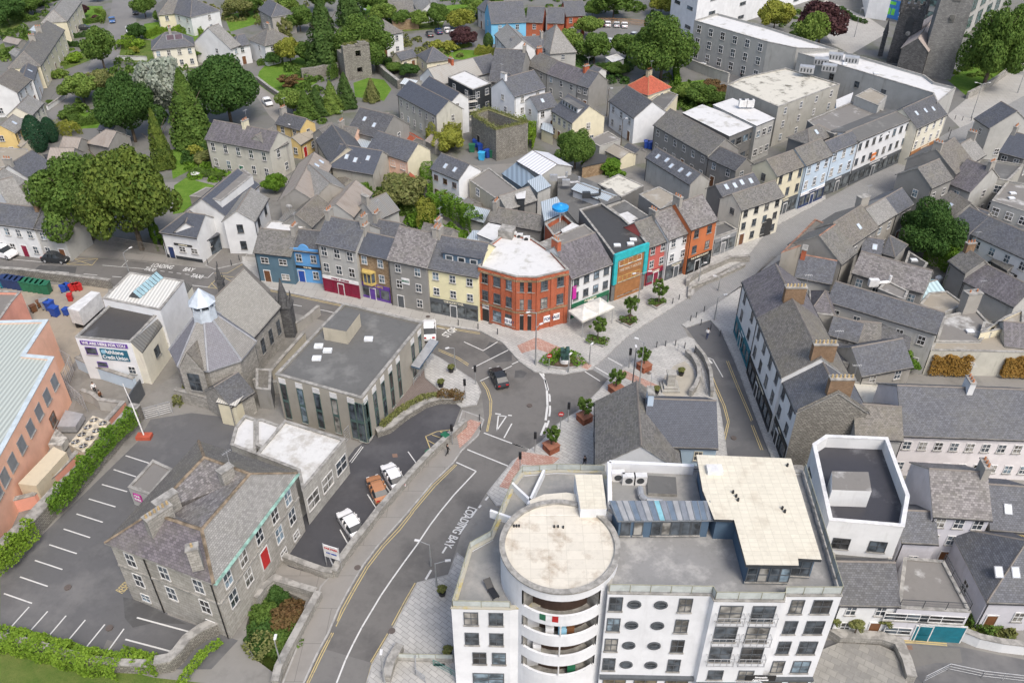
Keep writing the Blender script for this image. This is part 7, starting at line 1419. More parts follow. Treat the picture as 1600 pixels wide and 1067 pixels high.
railpath(9,[(912,490),(1080,445)],1.9,'galvanised double gate at the car park entrance',MGR,0,1.2,6,'gate','gate'); railpath(10,[(560,640),(650,545)],2.2,'tall steel gate between annexe and library',MGR,0,1.,6,'gate','gate')
railpath(14,[(890,922),(1020,925),(1230,930)],1.,'glass railing at the edge of the quayside plaza',plain('rail_olive',(.3,.3,.22),.5),.1,1.5,3,'railing','railing',plain('rail_glass',(.5,.54,.52),.1)); railpath(14,[(1110,960),(1220,1020),(1300,1066)],1.,'teal handrail beside the river steps',plain('teal_rail',(.1,.25,.22),.4),0)
railpath(16,[(380,730),(460,770),(620,790)],1.,'black railing beside the steps under the palms'); railpath(16,[(970,1066),(1120,990),(1330,1035),(1600,1066)],1.1,'long steel railing above the river in the lower right corner',MGR); railpath(10,[(985,270),(1110,110)],1.,'ramp railing beside the library entrance',MGR)
railpath(11,[(1035,55),(1090,90),(1180,200),(1215,330)],1.,'handrails on the steps of the monument circle',MGR,0.1); railpath(9,[(380,130),(470,180),(420,320),(550,440)],2.6,'steel fire escape beside the salmon store',MGR,0,1.,6,'fire_escape','fire escape'); railpath(14,[(1000,930),(1000,1020),(1060,1066)],1.,'white railing at the top of the river steps',MGR,.1)
railpath(5,[(640,455),(760,478),(900,505),(1030,528)],1.8,'weathered timber fence under the huge tree',plain('grey_timber',(.25,.23,.2),.9),0,.25,2,'fence','fence'); railpath(3,[(535,150),(620,150),(740,155),(830,165)],1.6,'orange timber fence beside the red brick trio',plain('orange_timber',(.45,.22,.07),.8),0,.3,2,'fence','fence')
t=wallpath(9,[(830,440),(905,330)],.15,2.6,cm('dgrey'),'dark sheet gate closing the church lane','gate','gate',False)
# footbridge deck, river steps, quay terrace
slab('footbridge_deck',14,[(135,318),(330,378),(470,430),(500,440),(390,515),(250,480),(125,440),(60,490),(0,560),(0,470),(60,400)],.11,M_TAN,zb=-.6)
slab('quay_terrace',16,[(270,1066),(330,860),(440,815),(700,830),(790,870),(840,970),(870,1066),(860,1120),(260,1120)],.45,pavem('crazy',(.3,.29,.26),(.22,.215,.2),.9,.7,1.5,.6))
sheet('monument_gravel',11,[(905,280),(1010,150),(1080,120),(1130,170),(1150,250),(1120,320),(1060,345),(960,340)],.13,flatm('gravel_circle',(.4,.37,.31),(.33,.31,.27),.5,.4))
m=MB()
for i in range(9):
    a,b=G(px(14,(1110+12*i,965+12*i)),0),G(px(14,(1180+18*i,965+12*i)),0); z=.1-.17*i; m.face([(a.x,a.y-.0,z),(b.x,b.y,z),(b.x,b.y+.5,z),(a.x,a.y+.5,z)][::-1] if 0 else [(a.x,a.y,.12-.01*i),(b.x,b.y,.12-.01*i),(b.x,b.y+.28,.12-.01*i),(a.x,a.y+.28,.12-.01*i)])
struct(m.build('river_steps',MCON))
for i,(reg,pts) in enumerate([(26,[(240,770),(480,575),(620,600),(815,790),(720,825),(560,845),(380,825)]),(26,[(850,445),(960,375),(1190,455),(1085,540)]),(7,[(650,930),(740,885),(800,930),(740,975)]),(7,[(840,822),(955,785),(968,820),(905,858)])]):
    slab('flower_bed',reg,pts,.42,M_SOIL,M_KERB,kind='structure'); 
BEDL=['quarter-round planted bed with the stone sculpture','rectangular street bed nearest the brick corner','middle street bed below the canopy','street bed nearest the planted island']
for i,(reg,c,w_,m_) in enumerate([(26,[(300,770),(480,640),(640,680),(760,780)],2.,'ivy'),(26,[(900,450),(1060,480),(1120,490)],1.6,'mid'),(7,[(690,935),(760,935)],1.4,'mid'),(7,[(865,825),(945,815)],1.3,'mid')]):
    hedge(reg,c,w_,.35,m_,'green ground planting in the '+BEDL[i],.42,60,'bed_planting',.12,cat='planting')
for reg,p,lb in [(26,(1010,460),'small street tree in the bed nearest the brick corner'),(7,(738,925),'small street tree in the bed below the canopy'),(7,(915,825),'small street tree in the bed nearest the island')]:
    tree('airy',p,4.4,1.5,'mid',lb,'street_tree',reg,z=.42,base=1.)
# sculpture
c=G(px(26,(555,750)),.42); t=empty('sculpture',tuple(c),'dark green block sculpture on a white plinth in the planted bed','sculpture'); m=MB(); m.cyl((0,0),.75,.7,0,.45,16); m.build('plinth',MW,t); m=MB(); m.box(-.55,.55,-.4,.4,.45,1.9); m.box(-.62,-.2,-.45,.45,1.2,2.1); m.box(.1,.6,-.35,.48,1.5,2.2); m.build('figure',plain('verdigris',(.04,.09,.08),.6,var=.5),t)
# monument
c=G(px(11,(985,285)),.13); t=empty('monument',tuple(c),'grey stone soldier statue on a stepped pedestal','monument'); m=MB(); m.box(-1.2,1.2,-1.2,1.2,0,.3); m.box(-.9,.9,-.9,.9,.3,.6); m.box(-.5,.5,-.5,.5,.6,2.4); m.box(-.62,.62,-.62,.62,2.4,2.6); m.build('pedestal',WALL['ashlar'],t,rz=0)
# planters with olive-like trees
for p,lb in [((1006,577),'farthest rust-brown planter box on the plaza'),((962,612),'third rust-brown planter box from the brick road'),((913,657),'second rust-brown planter box beside the bicycle'),((861,703),'nearest rust-brown planter box on the plaza')]:
    c=G(p,.12); t=empty('planter',tuple(c),lb,'planter','rust-brown plaza planters',.6); m=MB(); m.box(-.75,.75,-.75,.75,0,.95); m.build('box',plain('corten',(.26,.09,.05),.8,var=.4),t); m=MB(); m.box(-.82,.82,-.82,.82,.93,1.0); m.build('rim',plain('corten_rim',(.3,.13,.08),.8),t)
    tree('airy',p,4.1,1.35,'mid','leafy small tree growing in the '+lb.replace(' on the plaza',''),'planter_tree',0,z=.12,base=1.2,group='trees in the plaza planters',trunk=True)
for p,lb in [((691,929),'dark round pot with a bushy palm by the street lamp'),((700,1024),'dark pot with topiary at the apartment wall'),((705,581),'dark bowl of flowers beside the library corner lamp'),((689,604),'dark square planter in front of the library'),((1064,586),'flower bowl on the gravel of the monument circle'),((1025,615),'flower pot at the edge of the monument circle')]:
    c=G(p,.12); t=empty('pot_plant',tuple(c),lb,'pot plant'); m=MB(); m.cyl((0,0),.3,.42,0,.55,12); m.build('pot',MBLK,t); o=link('foliage',PR['bush'][0],t,(0,0,.5)); o.scale=(.6,.6,.8); o.material_slots[0].link='OBJECT'; o.material_slots[0].material=LF['oliv']
# street lamps
def HT(base,top,z=0.):
    g=G(base,z); best=(1e9,0)
    for i in range(10,200):
        zz=i*.1; v=Vector((g.x,g.y,zz-CH)); zc=v.y*CC-v.z*SS; yc=v.y*SS+v.z*CC; Y=533.5-CF*yc/zc; best=min(best,(abs(Y-top[1]),zz))
    return best[1]
ML=plain('lamp_grey',(.33,.34,.34),.5,.3)
def lamp(base,top,arms,label,mat=ML,name='street_lamp'):
    h=HT(base,top); c=G(base,.1); t=empty(name,tuple(c),label,'street lamp'); m=MB(); m.cyl((0,0),.13,.1,0,1.1,8); m.cyl((0,0),.09,.05,1.1,h,8); m.build('pole',mat,t)
    for a,L in arms:
        d=Vector((math.cos(a),math.sin(a),0)); m=MB(); m.tube((0,0,h-.05),tuple(d*L+Vector((0,0,h+.25))),.045,6); ar=m.build('arm',mat,t); m=MB(); M=Matrix.Translation(d*(L+.3)+Vector((0,0,h+.28)))@Matrix.Rotation(a,4,'Z'); m.box(-.28,.28,-.12,.12,-.04,.07,0,M); m.box(-.22,.22,-.09,.09,-.07,-.04,1,M); m.build('lamp_head',[MW,plain('lens',(.6,.6,.58),.2)],ar)
for r1,b,r2,tp,arms,lb in [(14,(1130,465),14,(1112,320),[(.1,1.)],'lamp with one arm on the quayside plaza by the potted palm'),(14,(1095,335),14,(1105,205),[(2.9,1.)],'lamp whose head hangs over the loading bay road'),(26,(147,770),26,(165,75),[(3.5,.9)],'lamp in front of the brick corner doorway'),(26,(150,800),26,(165,280),[(.6,.5)],'shorter lamp sharing the kerb before the brick corner'),
 (7,(785,858),7,(820,640),[(.1,1.),(3.6,1.)],'double-armed lamp between the street beds'),(7,(1265,930),7,(1295,790),[(.2,.8)],'lamp on the east pavement at the one-way street'),(7,(1290,745),7,(1310,670),[(2.9,.6)],'lamp beside the planted island'),(11,(797,258),11,(828,5),[(2.6,.8)],'grey lamp in the middle of the plaza'),(5,(805,628),5,(770,510),[(.9,1.1)],'lamp leaning over the main street by the white metal roof'),
 (10,(1245,178),10,(1245,40),[(3.6,.7)],'lamp on the corner pavement by the library'),(4,(1270,738),4,(1345,525),[(0.,1.2),(3.1,1.2)],'double-armed lamp at the far end of the long street'),(4,(540,232),4,(582,60),[(0,.2)],'lamp on the square behind the long white roof'),(4,(1560,580),4,(1600,430),[(3.,.8)],'lamp at the right edge near the churchyard'),(14,(165,985),14,(112,815),[(1.6,.1)],'thin white pole lamp beside the sunken garden'),(14,(805,1064),14,(782,910),[(1.6,.1)],'thin white pole lamp by the river steps'),
 (26,(895,795),26,(925,555),[(1.,.1)],'short post light at the crossing corner'),(26,(605,900),26,(620,690),[(1.,.1)],'thin post in front of the planted bed'),(7,(1165,700),7,(1175,590),[(.3,.4)],'lamp among the shops before the orange house')]:
    lamp(px(r1,b),px(r2,tp),arms,lb)
lamp(px(11,(750,290)),px(11,(778,50)),[(1.57,.02)],'tall black pole at the plaza crossing',MDK)
lamp(px(1,(95,962)),px(1,(72,842)),[(2.4,.02)],'timber telegraph pole beside the yellow house',MBARK,'telegraph_pole'); lamp(px(2,(240,955)),px(2,(218,790)),[(2.4,.02)],'timber telegraph pole beside the ochre cottage',MBARK,'telegraph_pole'); lamp(px(3,(592,725)),px(3,(598,560)),[(0,.4)],'timber telegraph pole at the lane behind the cream house',MBARK,'telegraph_pole'); lamp(px(3,(680,912)),px(3,(690,750)),[(0,.4)],'timber telegraph pole beside the cream garden shed',MBARK,'telegraph_pole')
def tlight(base,label,kind='light'):
    c=G(base,.1); t=empty('traffic_light' if kind=='light' else 'road_sign',tuple(c),label,'traffic light' if kind=='light' else 'road sign'); m=MB(); m.cyl((0,0),.06,.05,0,3.2 if kind=='light' else 2.6,8); m.build('pole',ML,t)
    if kind=='light':
        m=MB(); m.box(-.17,.17,-.2,.0,2.3,3.3); 
        for k in range(3): m.box(-.13,.13,-.32,-.2,2.42+k*.3,2.45+k*.3)
        m.build('signal_head',MBLK,t)
    else:
        m=MB(); m.cyl((0,0),.36,.36,0,.03,18,0,True,Matrix.Translation((0,-.06,2.4))@Matrix.Rotation(math.pi/2,4,'X')); s=m.build('disc',cm('red'),t); m=MB(); m.box(-.25,.25,-.12,-.095,2.34,2.46); m.build('bar',MW,s)
for r1,b,lb,k in [(11,(350,502),'traffic light between the no-entry sign and the second planter','light'),(11,(143,688),'traffic light nearest the first plaza planter','light'),(11,(303,540),'round red no-entry sign on the plaza kerb','sign'),(10,(1308,355),'traffic light on the library corner pavement','light'),(10,(1372,268),'traffic light at the tip of the corner pavement','light'),(10,(1228,640),'traffic light on the parapet by the hatched bay','light'),
 (26,(335,865),'small red-faced sign beside the planted bed','sign'),(26,(1445,840),'traffic light at the far crossing edge','light'),(11,(50,815),'traffic light at the near corner of the plaza','light'),(11,(730,160),'slim signal post beside the farthest planter','light')]: tlight(px(r1,b),lb,k)
bm=MB(); bm.cyl((0,0),.07,.07,0,.95,8); bm.cyl((0,0),.09,.02,.95,1.05,8); ob=bm.build('b',MDK); bme=ob.data; bpy.data.objects.remove(ob)
for i,(r1,x,y) in enumerate([(7,1003,830),(7,1043,806),(7,1115,938),(7,1150,918),(7,1180,962),(7,1240,992),(7,1300,1030),(7,1200,880),(11,903,35),(11,958,28),(11,1020,25),(11,1078,40),(11,1140,72),(10,1398,490),(10,1403,550),(6,1265,965),(6,1388,990),(6,1510,1022),(22,735,215),(22,825,230),(22,935,235),(22,1030,230),(22,1085,215),(22,655,365),(22,675,400),(22,660,445),(22,645,490),(5,1300,585),(5,1360,600),(5,1448,590),(5,1497,560)]):
    c=G(px(r1,(x,y)),.1); o=link('bollard',bme,None,tuple(c)); tag(o,'slim dark bollard '+('on the kerb of the long street',)[0] if i<2 else 'slim dark bollard '+('along the east pavement' if i<8 else 'round the arc of the plaza' if i<13 else 'at the library corner crossing' if i<15 else 'on the pavement before the yellow and brick fronts' if i<18 else 'on the far arc by the corner bar' if i<27 else 'on the forecourt of the white pub'),'bollard','dark bollards on the pavements')
# canopy
b=Bld(); q=[G(px(7,p),3.) for p in [(352,872),(440,942),(640,850),(548,788)]]; c0=sum(q,Vector())/4; c0.z=.12; t=empty('canopy',tuple(c0),'large cream twin canopy in front of the white pub','canopy')
m=MB(); A,B,C,D=[v-c0 for v in q]; A,B,C,D=D,A,B,C
mats=plain('canvas',(.62,.61,.56),.8)
A,B,C,D=[v-Vector((c0.x,c0.y,c0.z)) for v in q]
for s0,s1 in ((0,.5),(.5,1)):
    p=[A.lerp(D,s0),B.lerp(C,s0),B.lerp(C,s1),A.lerp(D,s1)]; top=sum(p,Vector())/4+Vector((0,0,.9))
    for i in range(4): f=[p[i],p[(i+1)%4],top]; m.face(f); m.face([p[i]-Vector((0,0,.3)),p[(i+1)%4]-Vector((0,0,.3)),p[(i+1)%4],p[i]])
    m2=[top.lerp(v,.22)+Vector((0,0,.02)) for v in p]; t3=top+Vector((0,0,.25))
    for i in range(4): m.face([m2[i],m2[(i+1)%4],t3])
m.build('fabric',mats,t); m=MB()
for v in (A,B,C,D,A.lerp(D,.5),B.lerp(C,.5)): w_=v*.94; m.tube((w_.x,w_.y,0),(w_.x,w_.y,2.95),.05,6)
m.build('posts',MGR,t)
# wheelie bins, big bins
def binp(c,col,label,s=1.,rz=0,group=None,name='wheelie_bin'):
    t=empty(name,tuple(c),label,'bin',group,rz); m=MB(); m.face([(-.28*s,-.34*s,.06),(.28*s,-.34*s,.06),(.33*s,-.4*s,1.*s),(-.33*s,-.4*s,1.*s)]); m.face([(.28*s,.3*s,.06),(-.28*s,.3*s,.06),(-.33*s,.36*s,1.*s),(.33*s,.36*s,1.*s)]); m.face([(.28*s,-.34*s,.06),(.28*s,.3*s,.06),(.33*s,.36*s,s),(.33*s,-.4*s,s)]); m.face([(-.28*s,.3*s,.06),(-.28*s,-.34*s,.06),(-.33*s,-.4*s,s),(-.33*s,.36*s,s)]); m.build('bin_body',cm(col),t)
    m=MB(); m.box(-.36*s,.36*s,-.44*s,.42*s,s,s*1.08); m.build('lid',cm(col),t)
    m=MB(); 
    for x in (-.3*s,.3*s): m.tube((x-.03,.3*s,.1),(x+.03,.3*s,.1),.1,8)
    m.build('wheels',MBLK,t)
for i in range(9):
    c=G(px(5,(45+32*i,722+5*i)),0); binp(c,'navy' if i<4 else 'green',('first','second','third','fourth','first','second','third','fourth','last')[i]+(' navy blue big bin' if i<4 else ' green big bin')+' from the left along the yard wall',1.75,0,'big bins along the yard wall')
for x,y,col,lb in [(400,755,'blue','left small blue bin in the service yard'),(425,745,'blue','right small blue bin in the service yard'),(455,750,'red','first red crate bin in the service yard'),(480,745,'red','second red crate bin in the service yard'),(500,745,'red','third red crate bin in the service yard'),(445,810,'red','red cage bin beside the trailer'),(420,900,'blue','blue cage beside the truck cab'),(350,905,'blue','large blue skip bin behind the salmon store'),(320,870,'blue','second blue skip bin behind the salmon store'),(290,860,'grey','grey skip bin behind the salmon store'),(255,850,'brown','maroon barrel in the service yard'),(215,880,'brown','second maroon barrel in the service yard'),(30,725,'teal','green skip at the left end of the bin row')]:
    binp(G(px(5,(x,y)),0),col,lb,1.5 if 'skip' in lb else 1.1,rnd.uniform(0,3))
for x,y,col,lb in [(1375,920,'blue','upper left blue bin by the roofless stone tower'),(1400,945,'blue','large blue bin by the roofless stone tower'),(1440,930,'blue','upper right blue bin by the roofless stone tower'),(1410,1000,'cyan','bright blue bin lid lying lowest by the tower'),(1350,950,'green','green bin left of the blue ones'),(1480,985,'green','green bin right of the blue ones'),(1520,985,'green','far right green bin by the tower foot'),(1445,985,'blue','blue bin in the front of the tower yard')]:
    binp(G(px(2,(x,y)),0),col,lb,1.6,rnd.uniform(0,3))
for x,y,lb in [(838,925,'left blue bin by the long hall wall'),(862,930,'right blue bin by the long hall wall')]: binp(G(px(3,(x,y)),0),'blue',lb,1.5)
binp(G(px(9,(1278,362)),0),'green','dark green wheeled bin behind the churchyard wall',1.8,.2); binp(G(px(10,(1185,625)),0),'green','green bin tucked against the parapet hatching',1.15,.8); binp(G(px(10,(1085,725)),0),'green','second green bin against the parapet',1.,.8)
# cooling plant and container
def plant(reg,fr,h,mat,label,name,cat,fans=None,z=0.3):
    P=[G(px(reg,p),h) for p in fr]; c0=sum(P,Vector())/4; c0.z=0; t=empty(name,(c0.x,c0.y,0),label,cat); q=[(p.x-c0.x,p.y-c0.y) for p in P]; q=q if ccw(q) else q[::-1]
    m=MB(); m.prism(q,z,h,0,True,True,True); m.build('casing',mat,t); m=MB(); m.prism(inset(q,.2),0,z,0,False); m.build('skid',MDK,t)
    if fans:
        for i in range(fans[0]):
            for j in range(fans[1]):
                a=Vector(q[0]).lerp(Vector(q[1]),(j+.5)/fans[1]); b=Vector(q[3]).lerp(Vector(q[2]),(j+.5)/fans[1]); p=a.lerp(b,(i+.5)/fans[0]); m=MB(); m.cyl((p.x,p.y),.5,.5,h,h+.18,16,0,False); m.cyl((p.x,p.y),.46,.46,h,h+.04,16,1); m.cyl((p.x,p.y),.15,.1,h+.04,h+.15,8,0)
                for k in range(4): m.face([(p.x,p.y,h+.1),(p.x+.44*math.cos(k*1.57),p.y+.44*math.sin(k*1.57),h+.12),(p.x+.44*math.cos(k*1.57+.5),p.y+.44*math.sin(k*1.57+.5),h+.08)],2)
                m.build('fan',[plain('plant_cream',(.55,.5,.4),.6),MBLK,MGR],t)
    return t
plant(9,[(428,640),(525,690),(690,500),(580,460)],2.4,plain('plant_cream',(.55,.5,.4),.6,var=.3),'cream cooling unit with eight roof fans beside the salmon store','cooling_unit','cooling unit',(4,2))
plant(9,[(112,885),(225,900),(415,690),(335,655)],3.,flatm('rusty_cream',(.56,.49,.36),(.4,.26,.12),.62,.4),'large rust-stained cream plant container in the salmon yard','plant_container','container')
plant(9,[(355,530),(470,530),(520,450),(410,425)],1.2,MGR,'dark louvred box behind the cooling unit','plant_box','plant box'); plant(9,[(300,640),(380,650),(420,600),(350,540)],1.4,plain('pipework',(.4,.4,.37),.6,var=.5),'tangle of grey pipework between container and cooler','pipework','pipework')
# vehicles
def carmesh():
    S=[(-2.15,.45,.62,.62,.72),(-2.05,.3,.8,.78,.84),(-1.7,.24,.93,.93,.88),(-1.25,.22,.97,1.4,.9),(-.6,.22,.95,1.47,.9),(.1,.22,.94,1.46,.9),(.55,.22,.93,1.36,.9),(1.1,.22,.9,.92,.89),(1.75,.24,.78,.8,.86),(2.08,.32,.66,.68,.78),(2.2,.42,.55,.56,.66)]
    body=MB(); gl=MB()
    def sec(s): x,zb,zt,zr,w_=s; return [(x,-w_,zb),(x,-w_,(zb+zt)/2+.05),(x,-w_*.96,zt),(x,-w_*.72,zr),(x,w_*.72,zr),(x,w_*.96,zt),(x,w_,(zb+zt)/2+.05),(x,w_,zb)]
    for a,b in zip(S[:-1],S[1:]):
        p,q=sec(a),sec(b); hi=max(a[3]-a[2],b[3]-b[2])>.12
        for i in range(7):
            f=[p[i],q[i],q[i+1],p[i+1]]; f=f[::-1] if 0 else f
            glass=(hi and i in (2,4)) or (i==3 and (abs(a[3]-b[3])>.3)); (gl if glass else body).face(f)
        body.face([p[0],p[7],q[7],q[0]])
    for s in (S[0],S[-1]): f=sec(s); body.face(f if s is S[-1] else f[::-1])
    for x in (-.62,.08): 
        for sy in (-1,1): body.box(x-.03,x+.03,min(sy*.6,sy*.92),max(sy*.6,sy*.92),.93,1.46)
    wh=MB(); wh.tube((0,-.1,0),(0,.1,0),.32,16); rim=MB(); rim.tube((0,-.115,0),(0,.115,0),.2,12)
    hl=MB(); hl.box(-.06,.06,-.18,.18,-.07,.07); out={}
    for k,mb in (('car_body',body),('windows',gl),('wheel',wh),('rim',rim),('light',hl)):
        o=mb.build(k,[MDK]); out[k]=o.data; bpy.data.objects.remove(o)
    return out
CM=carmesh(); CG=plain('car_glass',(.025,.03,.035),.3)
def om(o,mat): o.material_slots[0].link='OBJECT'; o.material_slots[0].material=mat
def car(reg,p,q,col,label,sx=1.,sz=1.,z=0.02,L=None):
    a,b=G(px(reg,p),z),G(px(reg,q),z); c=(a+b)/2; d=b-a; t=empty('parked_car',tuple(c),label,'car',None,math.atan2(d.y,d.x)); t.scale=(sx,sx*.98,sx*sz)
    pm=plain('car_paint_'+str(col),COLS[col] if isinstance(col,str) else col,.25,.0,0,.03)
    o=link('car_body',CM['car_body'],t); om(o,pm); g=link('windows',CM['windows'],t); om(g,CG)
    for x in (-1.38,1.38):
        for y in (-.8,.8): w_=link('wheel',CM['wheel'],t,(x,y,.32)); om(w_,MBLK); r=link('rim',CM['rim'],w_); om(r,MGR)
    for x,nm,mt in ((2.12,'headlight',MW),(-2.1,'tail_light',cm('red'))):
        for y in (-.55,.55): l=link(nm,CM['light'],t,(x,y,.6 if x>0 else .74)); om(l,mt)
    return t
COLS.update({'silver':(.55,.57,.58),'taxi':(.42,.2,.1),'cblue':(.08,.16,.35),'cred':(.35,.02,.03),'charcoal':(.03,.033,.036)})
car(14,(645,165),(545,20),'white','white hatchback parked nearest the hire sign in the small car park'); car(10,(895,925),(820,795),'white','white saloon car parked beside the patterned orange car'); t=car(10,(795,1015),(730,865),'taxi','orange and brown patterned car parked second in the row')
car(10,(1545,300),(1490,190),'charcoal','black estate car driving through the junction',1.02,1.08); car(5,(285,560),(425,570),'charcoal','dark grey crossover parked on the main street',1.05,1.1); car(5,(-20,520),(85,545),'white','white small van cut by the left edge on the main street',1.1,1.25)
car(1,(702,120),(705,160),'cblue','blue car driving down the top road'); car(1,(852,70),(848,105),'charcoal','dark car farthest up the top road'); car(1,(500,190),(560,185),'charcoal','black car in the driveway of the upper cream terrace'); car(1,(808,180),(812,220),'silver','silver car parked under the small dark tree'); car(1,(600,310),(595,345),'silver','grey car half hidden by the loose grey-green tree')
car(2,(615,45),(690,50),'white','white car above the blue-grey one at the top centre'); car(2,(610,72),(685,75),'silver','blue-grey car in the front pair at the top centre'); car(2,(1100,250),(1070,205),'charcoal','black car left in the hill car park'); car(2,(1160,230),(1120,190),'navy','navy car second in the hill car park'); car(2,(1210,220),(1180,185),'white','white car third in the hill car park'); car(2,(1250,235),(1210,205),'silver','silver car fourth in the hill car park beside the purple tree'); car(2,(60,640),(85,665),'white','white car on the lane below the big lawn')
car(3,(600,178),(595,150),'white','first white car by the orange timber fence'); car(3,(655,182),(650,152),'silver','silver car by the orange timber fence'); car(3,(705,185),(698,155),'white','rightmost white car by the orange timber fence'); car(3,(565,178),(560,150),'charcoal','dark car by the orange timber fence'); car(3,(590,270),(640,280),'silver','silver car behind the broad tree'); car(3,(745,240),(790,225),'silver','pale car left of the largest dark tree')
car(3,(1060,260),(1120,255),'white','white and pink car at the corner of the office block'); car(3,(1070,300),(1120,300),'white','second white car at the corner of the office block'); car(3,(1070,360),(1125,365),'white','white car behind the long grey wall'); car(3,(1165,425),(1225,440),'silver','silver car parked under the office windows'); car(3,(1440,480),(1520,490),'charcoal','dark van parked near the mossy roof block',1.,1.3)
car(24,(410,690),(520,730),'cred','red car in the yard of the bright white cottage',.9); car(6,(1085,1060),(1085,985),'white','white van parked behind the library',1.15,1.3); car(8,(1600,560),(1680,590),'silver','silver car at the right edge by the inn')
# trailer lorry
q=[G(px(19,p),3.6) for p in [(700,345),(820,375),(1040,180),(950,165)]]; c0=sum(q,Vector())/4; c0.z=0; t=empty('lorry_trailer',(c0.x,c0.y,0),'white box trailer backed against the white metal-roofed hall','lorry trailer'); qq=[(p.x-c0.x,p.y-c0.y) for p in q]; qq=qq if ccw(qq) else qq[::-1]
m=MB(); m.prism(qq,1.1,3.6,0,True,True,True); m.build('box',MW,t); m=MB(); m.prism(inset(qq,.25),.7,1.1,0); m.build('chassis',MBLK,t)
for a in (0,3):
    p=Vector(qq[a]).lerp(Vector(qq[(a+2)%4]),.14); m=MB(); m.cyl((p.x,p.y),.45,.45,.02,.8,12); m.build('wheel',MBLK,t)
# hire sign (tall board on posts)
c=G(px(14,(490,345)),0); t=empty('notice_board',tuple(c),'white notice board on grey posts at the end of the small car park','notice board'); t.rotation_euler=(0,0,-.35); m=MB(); [m.cyl((x,0),.06,.06,0,3.4,8) for x in (-.9,.9)]; m.build('posts',MGR,t); m=MB(); m.box(-.9,.9,-.06,.04,1.5,3.3); bo=m.build('board',MW,t)
l=link('lettering',text_mesh('CAR PARK',.42,cm('red')),bo,(0,-.075,2.9)); l.rotation_euler=(math.pi/2,0,0); l.scale=(.8,.8,1); l=link('lettering',text_mesh('PAY HERE',.34,cm('blue')),bo,(0,-.075,2.2)); l.rotation_euler=(math.pi/2,0,0); l.scale=(.8,.8,1)
# boom crane-like barrier
c=G(px(9,(905,600)),0); t=empty('barrier',tuple(c),'red and white leaning boom of the car park barrier','barrier'); m=MB(); m.box(-.9,.9,-.5,.5,0,.5); m.build('base',plain('barrier_red',(.45,.1,.06),.6),t); m=MB(); m.tube((0,0,.5),(-.9,1.2,4.6),.09,6); m.tube((-.9,1.2,4.6),(-1.6,2.,7.),.05,6); m.build('boom',MW,t)
# parasol on the roofs
c=G(px(23,(365,580)),6.6); t=empty('parasol',tuple(c),'bright blue inflatable ring hanging over a white chimney stand','parasol'); m=MB(); m.cyl((0,0),.12,.1,0,2.4,8); m.build('stand',MW,t); m=MB(); m.cyl((0,0),1.35,1.35,2.4,2.8,20); m.cyl((0,0),1.3,.5,2.8,3.15,20); m.cyl((0,0),.5,.4,3.15,3.3,16); m.build('top',plain('bright_blue',(.02,.28,.65),.4),t)
# roofless tower, castle ruin, scaffold
b=F(2,[(1345,712),(1500,812),(1700,765),(1450,675)],1.6,'rubble',M_GRD,'roofless square stone tower with grassy wall tops','ruin','ruin',par=5.2,pt=.9,wins={},cop=flatm('grassy_top',(.2,.19,.1),(.14,.16,.05),.5,.7)); add_window(b,0,3.,1.,1.2,2.,MCON,'o',plain('ruin_opening',(.02,.02,.02)))
p0,p1=G(px(2,(560,505)),0),G(px(2,(722,480)),0); d=(p1-p0); L=d.length; c=(p0+p1)/2; t=empty('castle_ruin',tuple(c),'ruined castle tower wall with two empty window openings','ruin',None,math.atan2(d.y,d.x))
m=MB(); hL=L/2; th=1.5; g_=random.Random(4)
def blk(x0,x1,z0,z1): m.box(x0,x1,-th/2,th/2,z0,z1)
blk(-hL,hL*.1-.7,0,8.2); blk(hL*.1+.7,hL,0,8.6); blk(hL*.1-.7,hL*.1+.7,0,1.6); blk(hL*.1-.7,hL*.1+.7,3.,5.6); blk(hL*.1-.7,hL*.1+.7,7.2,8.4)
for i in range(10): x=-hL+L*i/10; blk(x,x+L/10-.01,8.1,8.3+g_.uniform(.2,1.))
m.box(-hL,-hL+1.5,th/2,5,0,6.5); m.box(hL-1.5,hL,th/2,5,0,7.2); m.box(-hL,hL,4,5.2,0,5.); m.build('ruined_wall',RB,t)
wallpath(2,[(290,500),(380,490),(460,470),(540,460)],1.2,2.8,RB,'low ruined wall left of the castle tower','ruined_wall','wall',False)
def scaffold(c,rz,w_,d,h,label):
    t=empty('scaffold',tuple(c),label,'scaffold',None,rz); m=MB(); k=MB()
    for x in np.linspace(-w_/2,w_/2,4):
        for y in (0,d): m.tube((x,y,0),(x,y,h+1),.04,5)
    for i,z in enumerate(np.arange(2,h+.1,2.)):
        k.box(-w_/2,w_/2,.05,d-.05,z,z+.06)
        for y in (0,d): m.tube((-w_/2,y,z),(w_/2,y,z),.035,5); m.tube((-w_/2,y,z+1),(w_/2,y,z+1),.03,5)
    m.build('poles',MGR,t); k.build('deck',plain('scaffold_board',(.5,.47,.4),.9),t)
c=G(px(2,(1300,800)),0); scaffold(c,-2.75,6.,1.2,7,'scaffolding on the gable of the taller apartment block'); c=G(px(2,(1190,850)),0); scaffold(c,-2.75,4.,1.1,4.5,'lower scaffolding on the stained apartment block gable')
# palms
for p,lb in [((385,757),'palm nearest the apartment corner'),((528,792),'palm in the middle of the quay steps'),((705,765),'low bushy palm at the cottage door')]:
    c=G(px(16,p),.1); t=empty('palm',tuple(c),'small '+lb,'palm'); m=MB(); m.cyl((0,0),.09,.07,0,2.3,7); m.build('trunk',MBARK,t); o=link('crown',PR['bush'][1],t,(0,0,1.9)); o.scale=(.8,.8,.8); om(o,LF['oliv'])
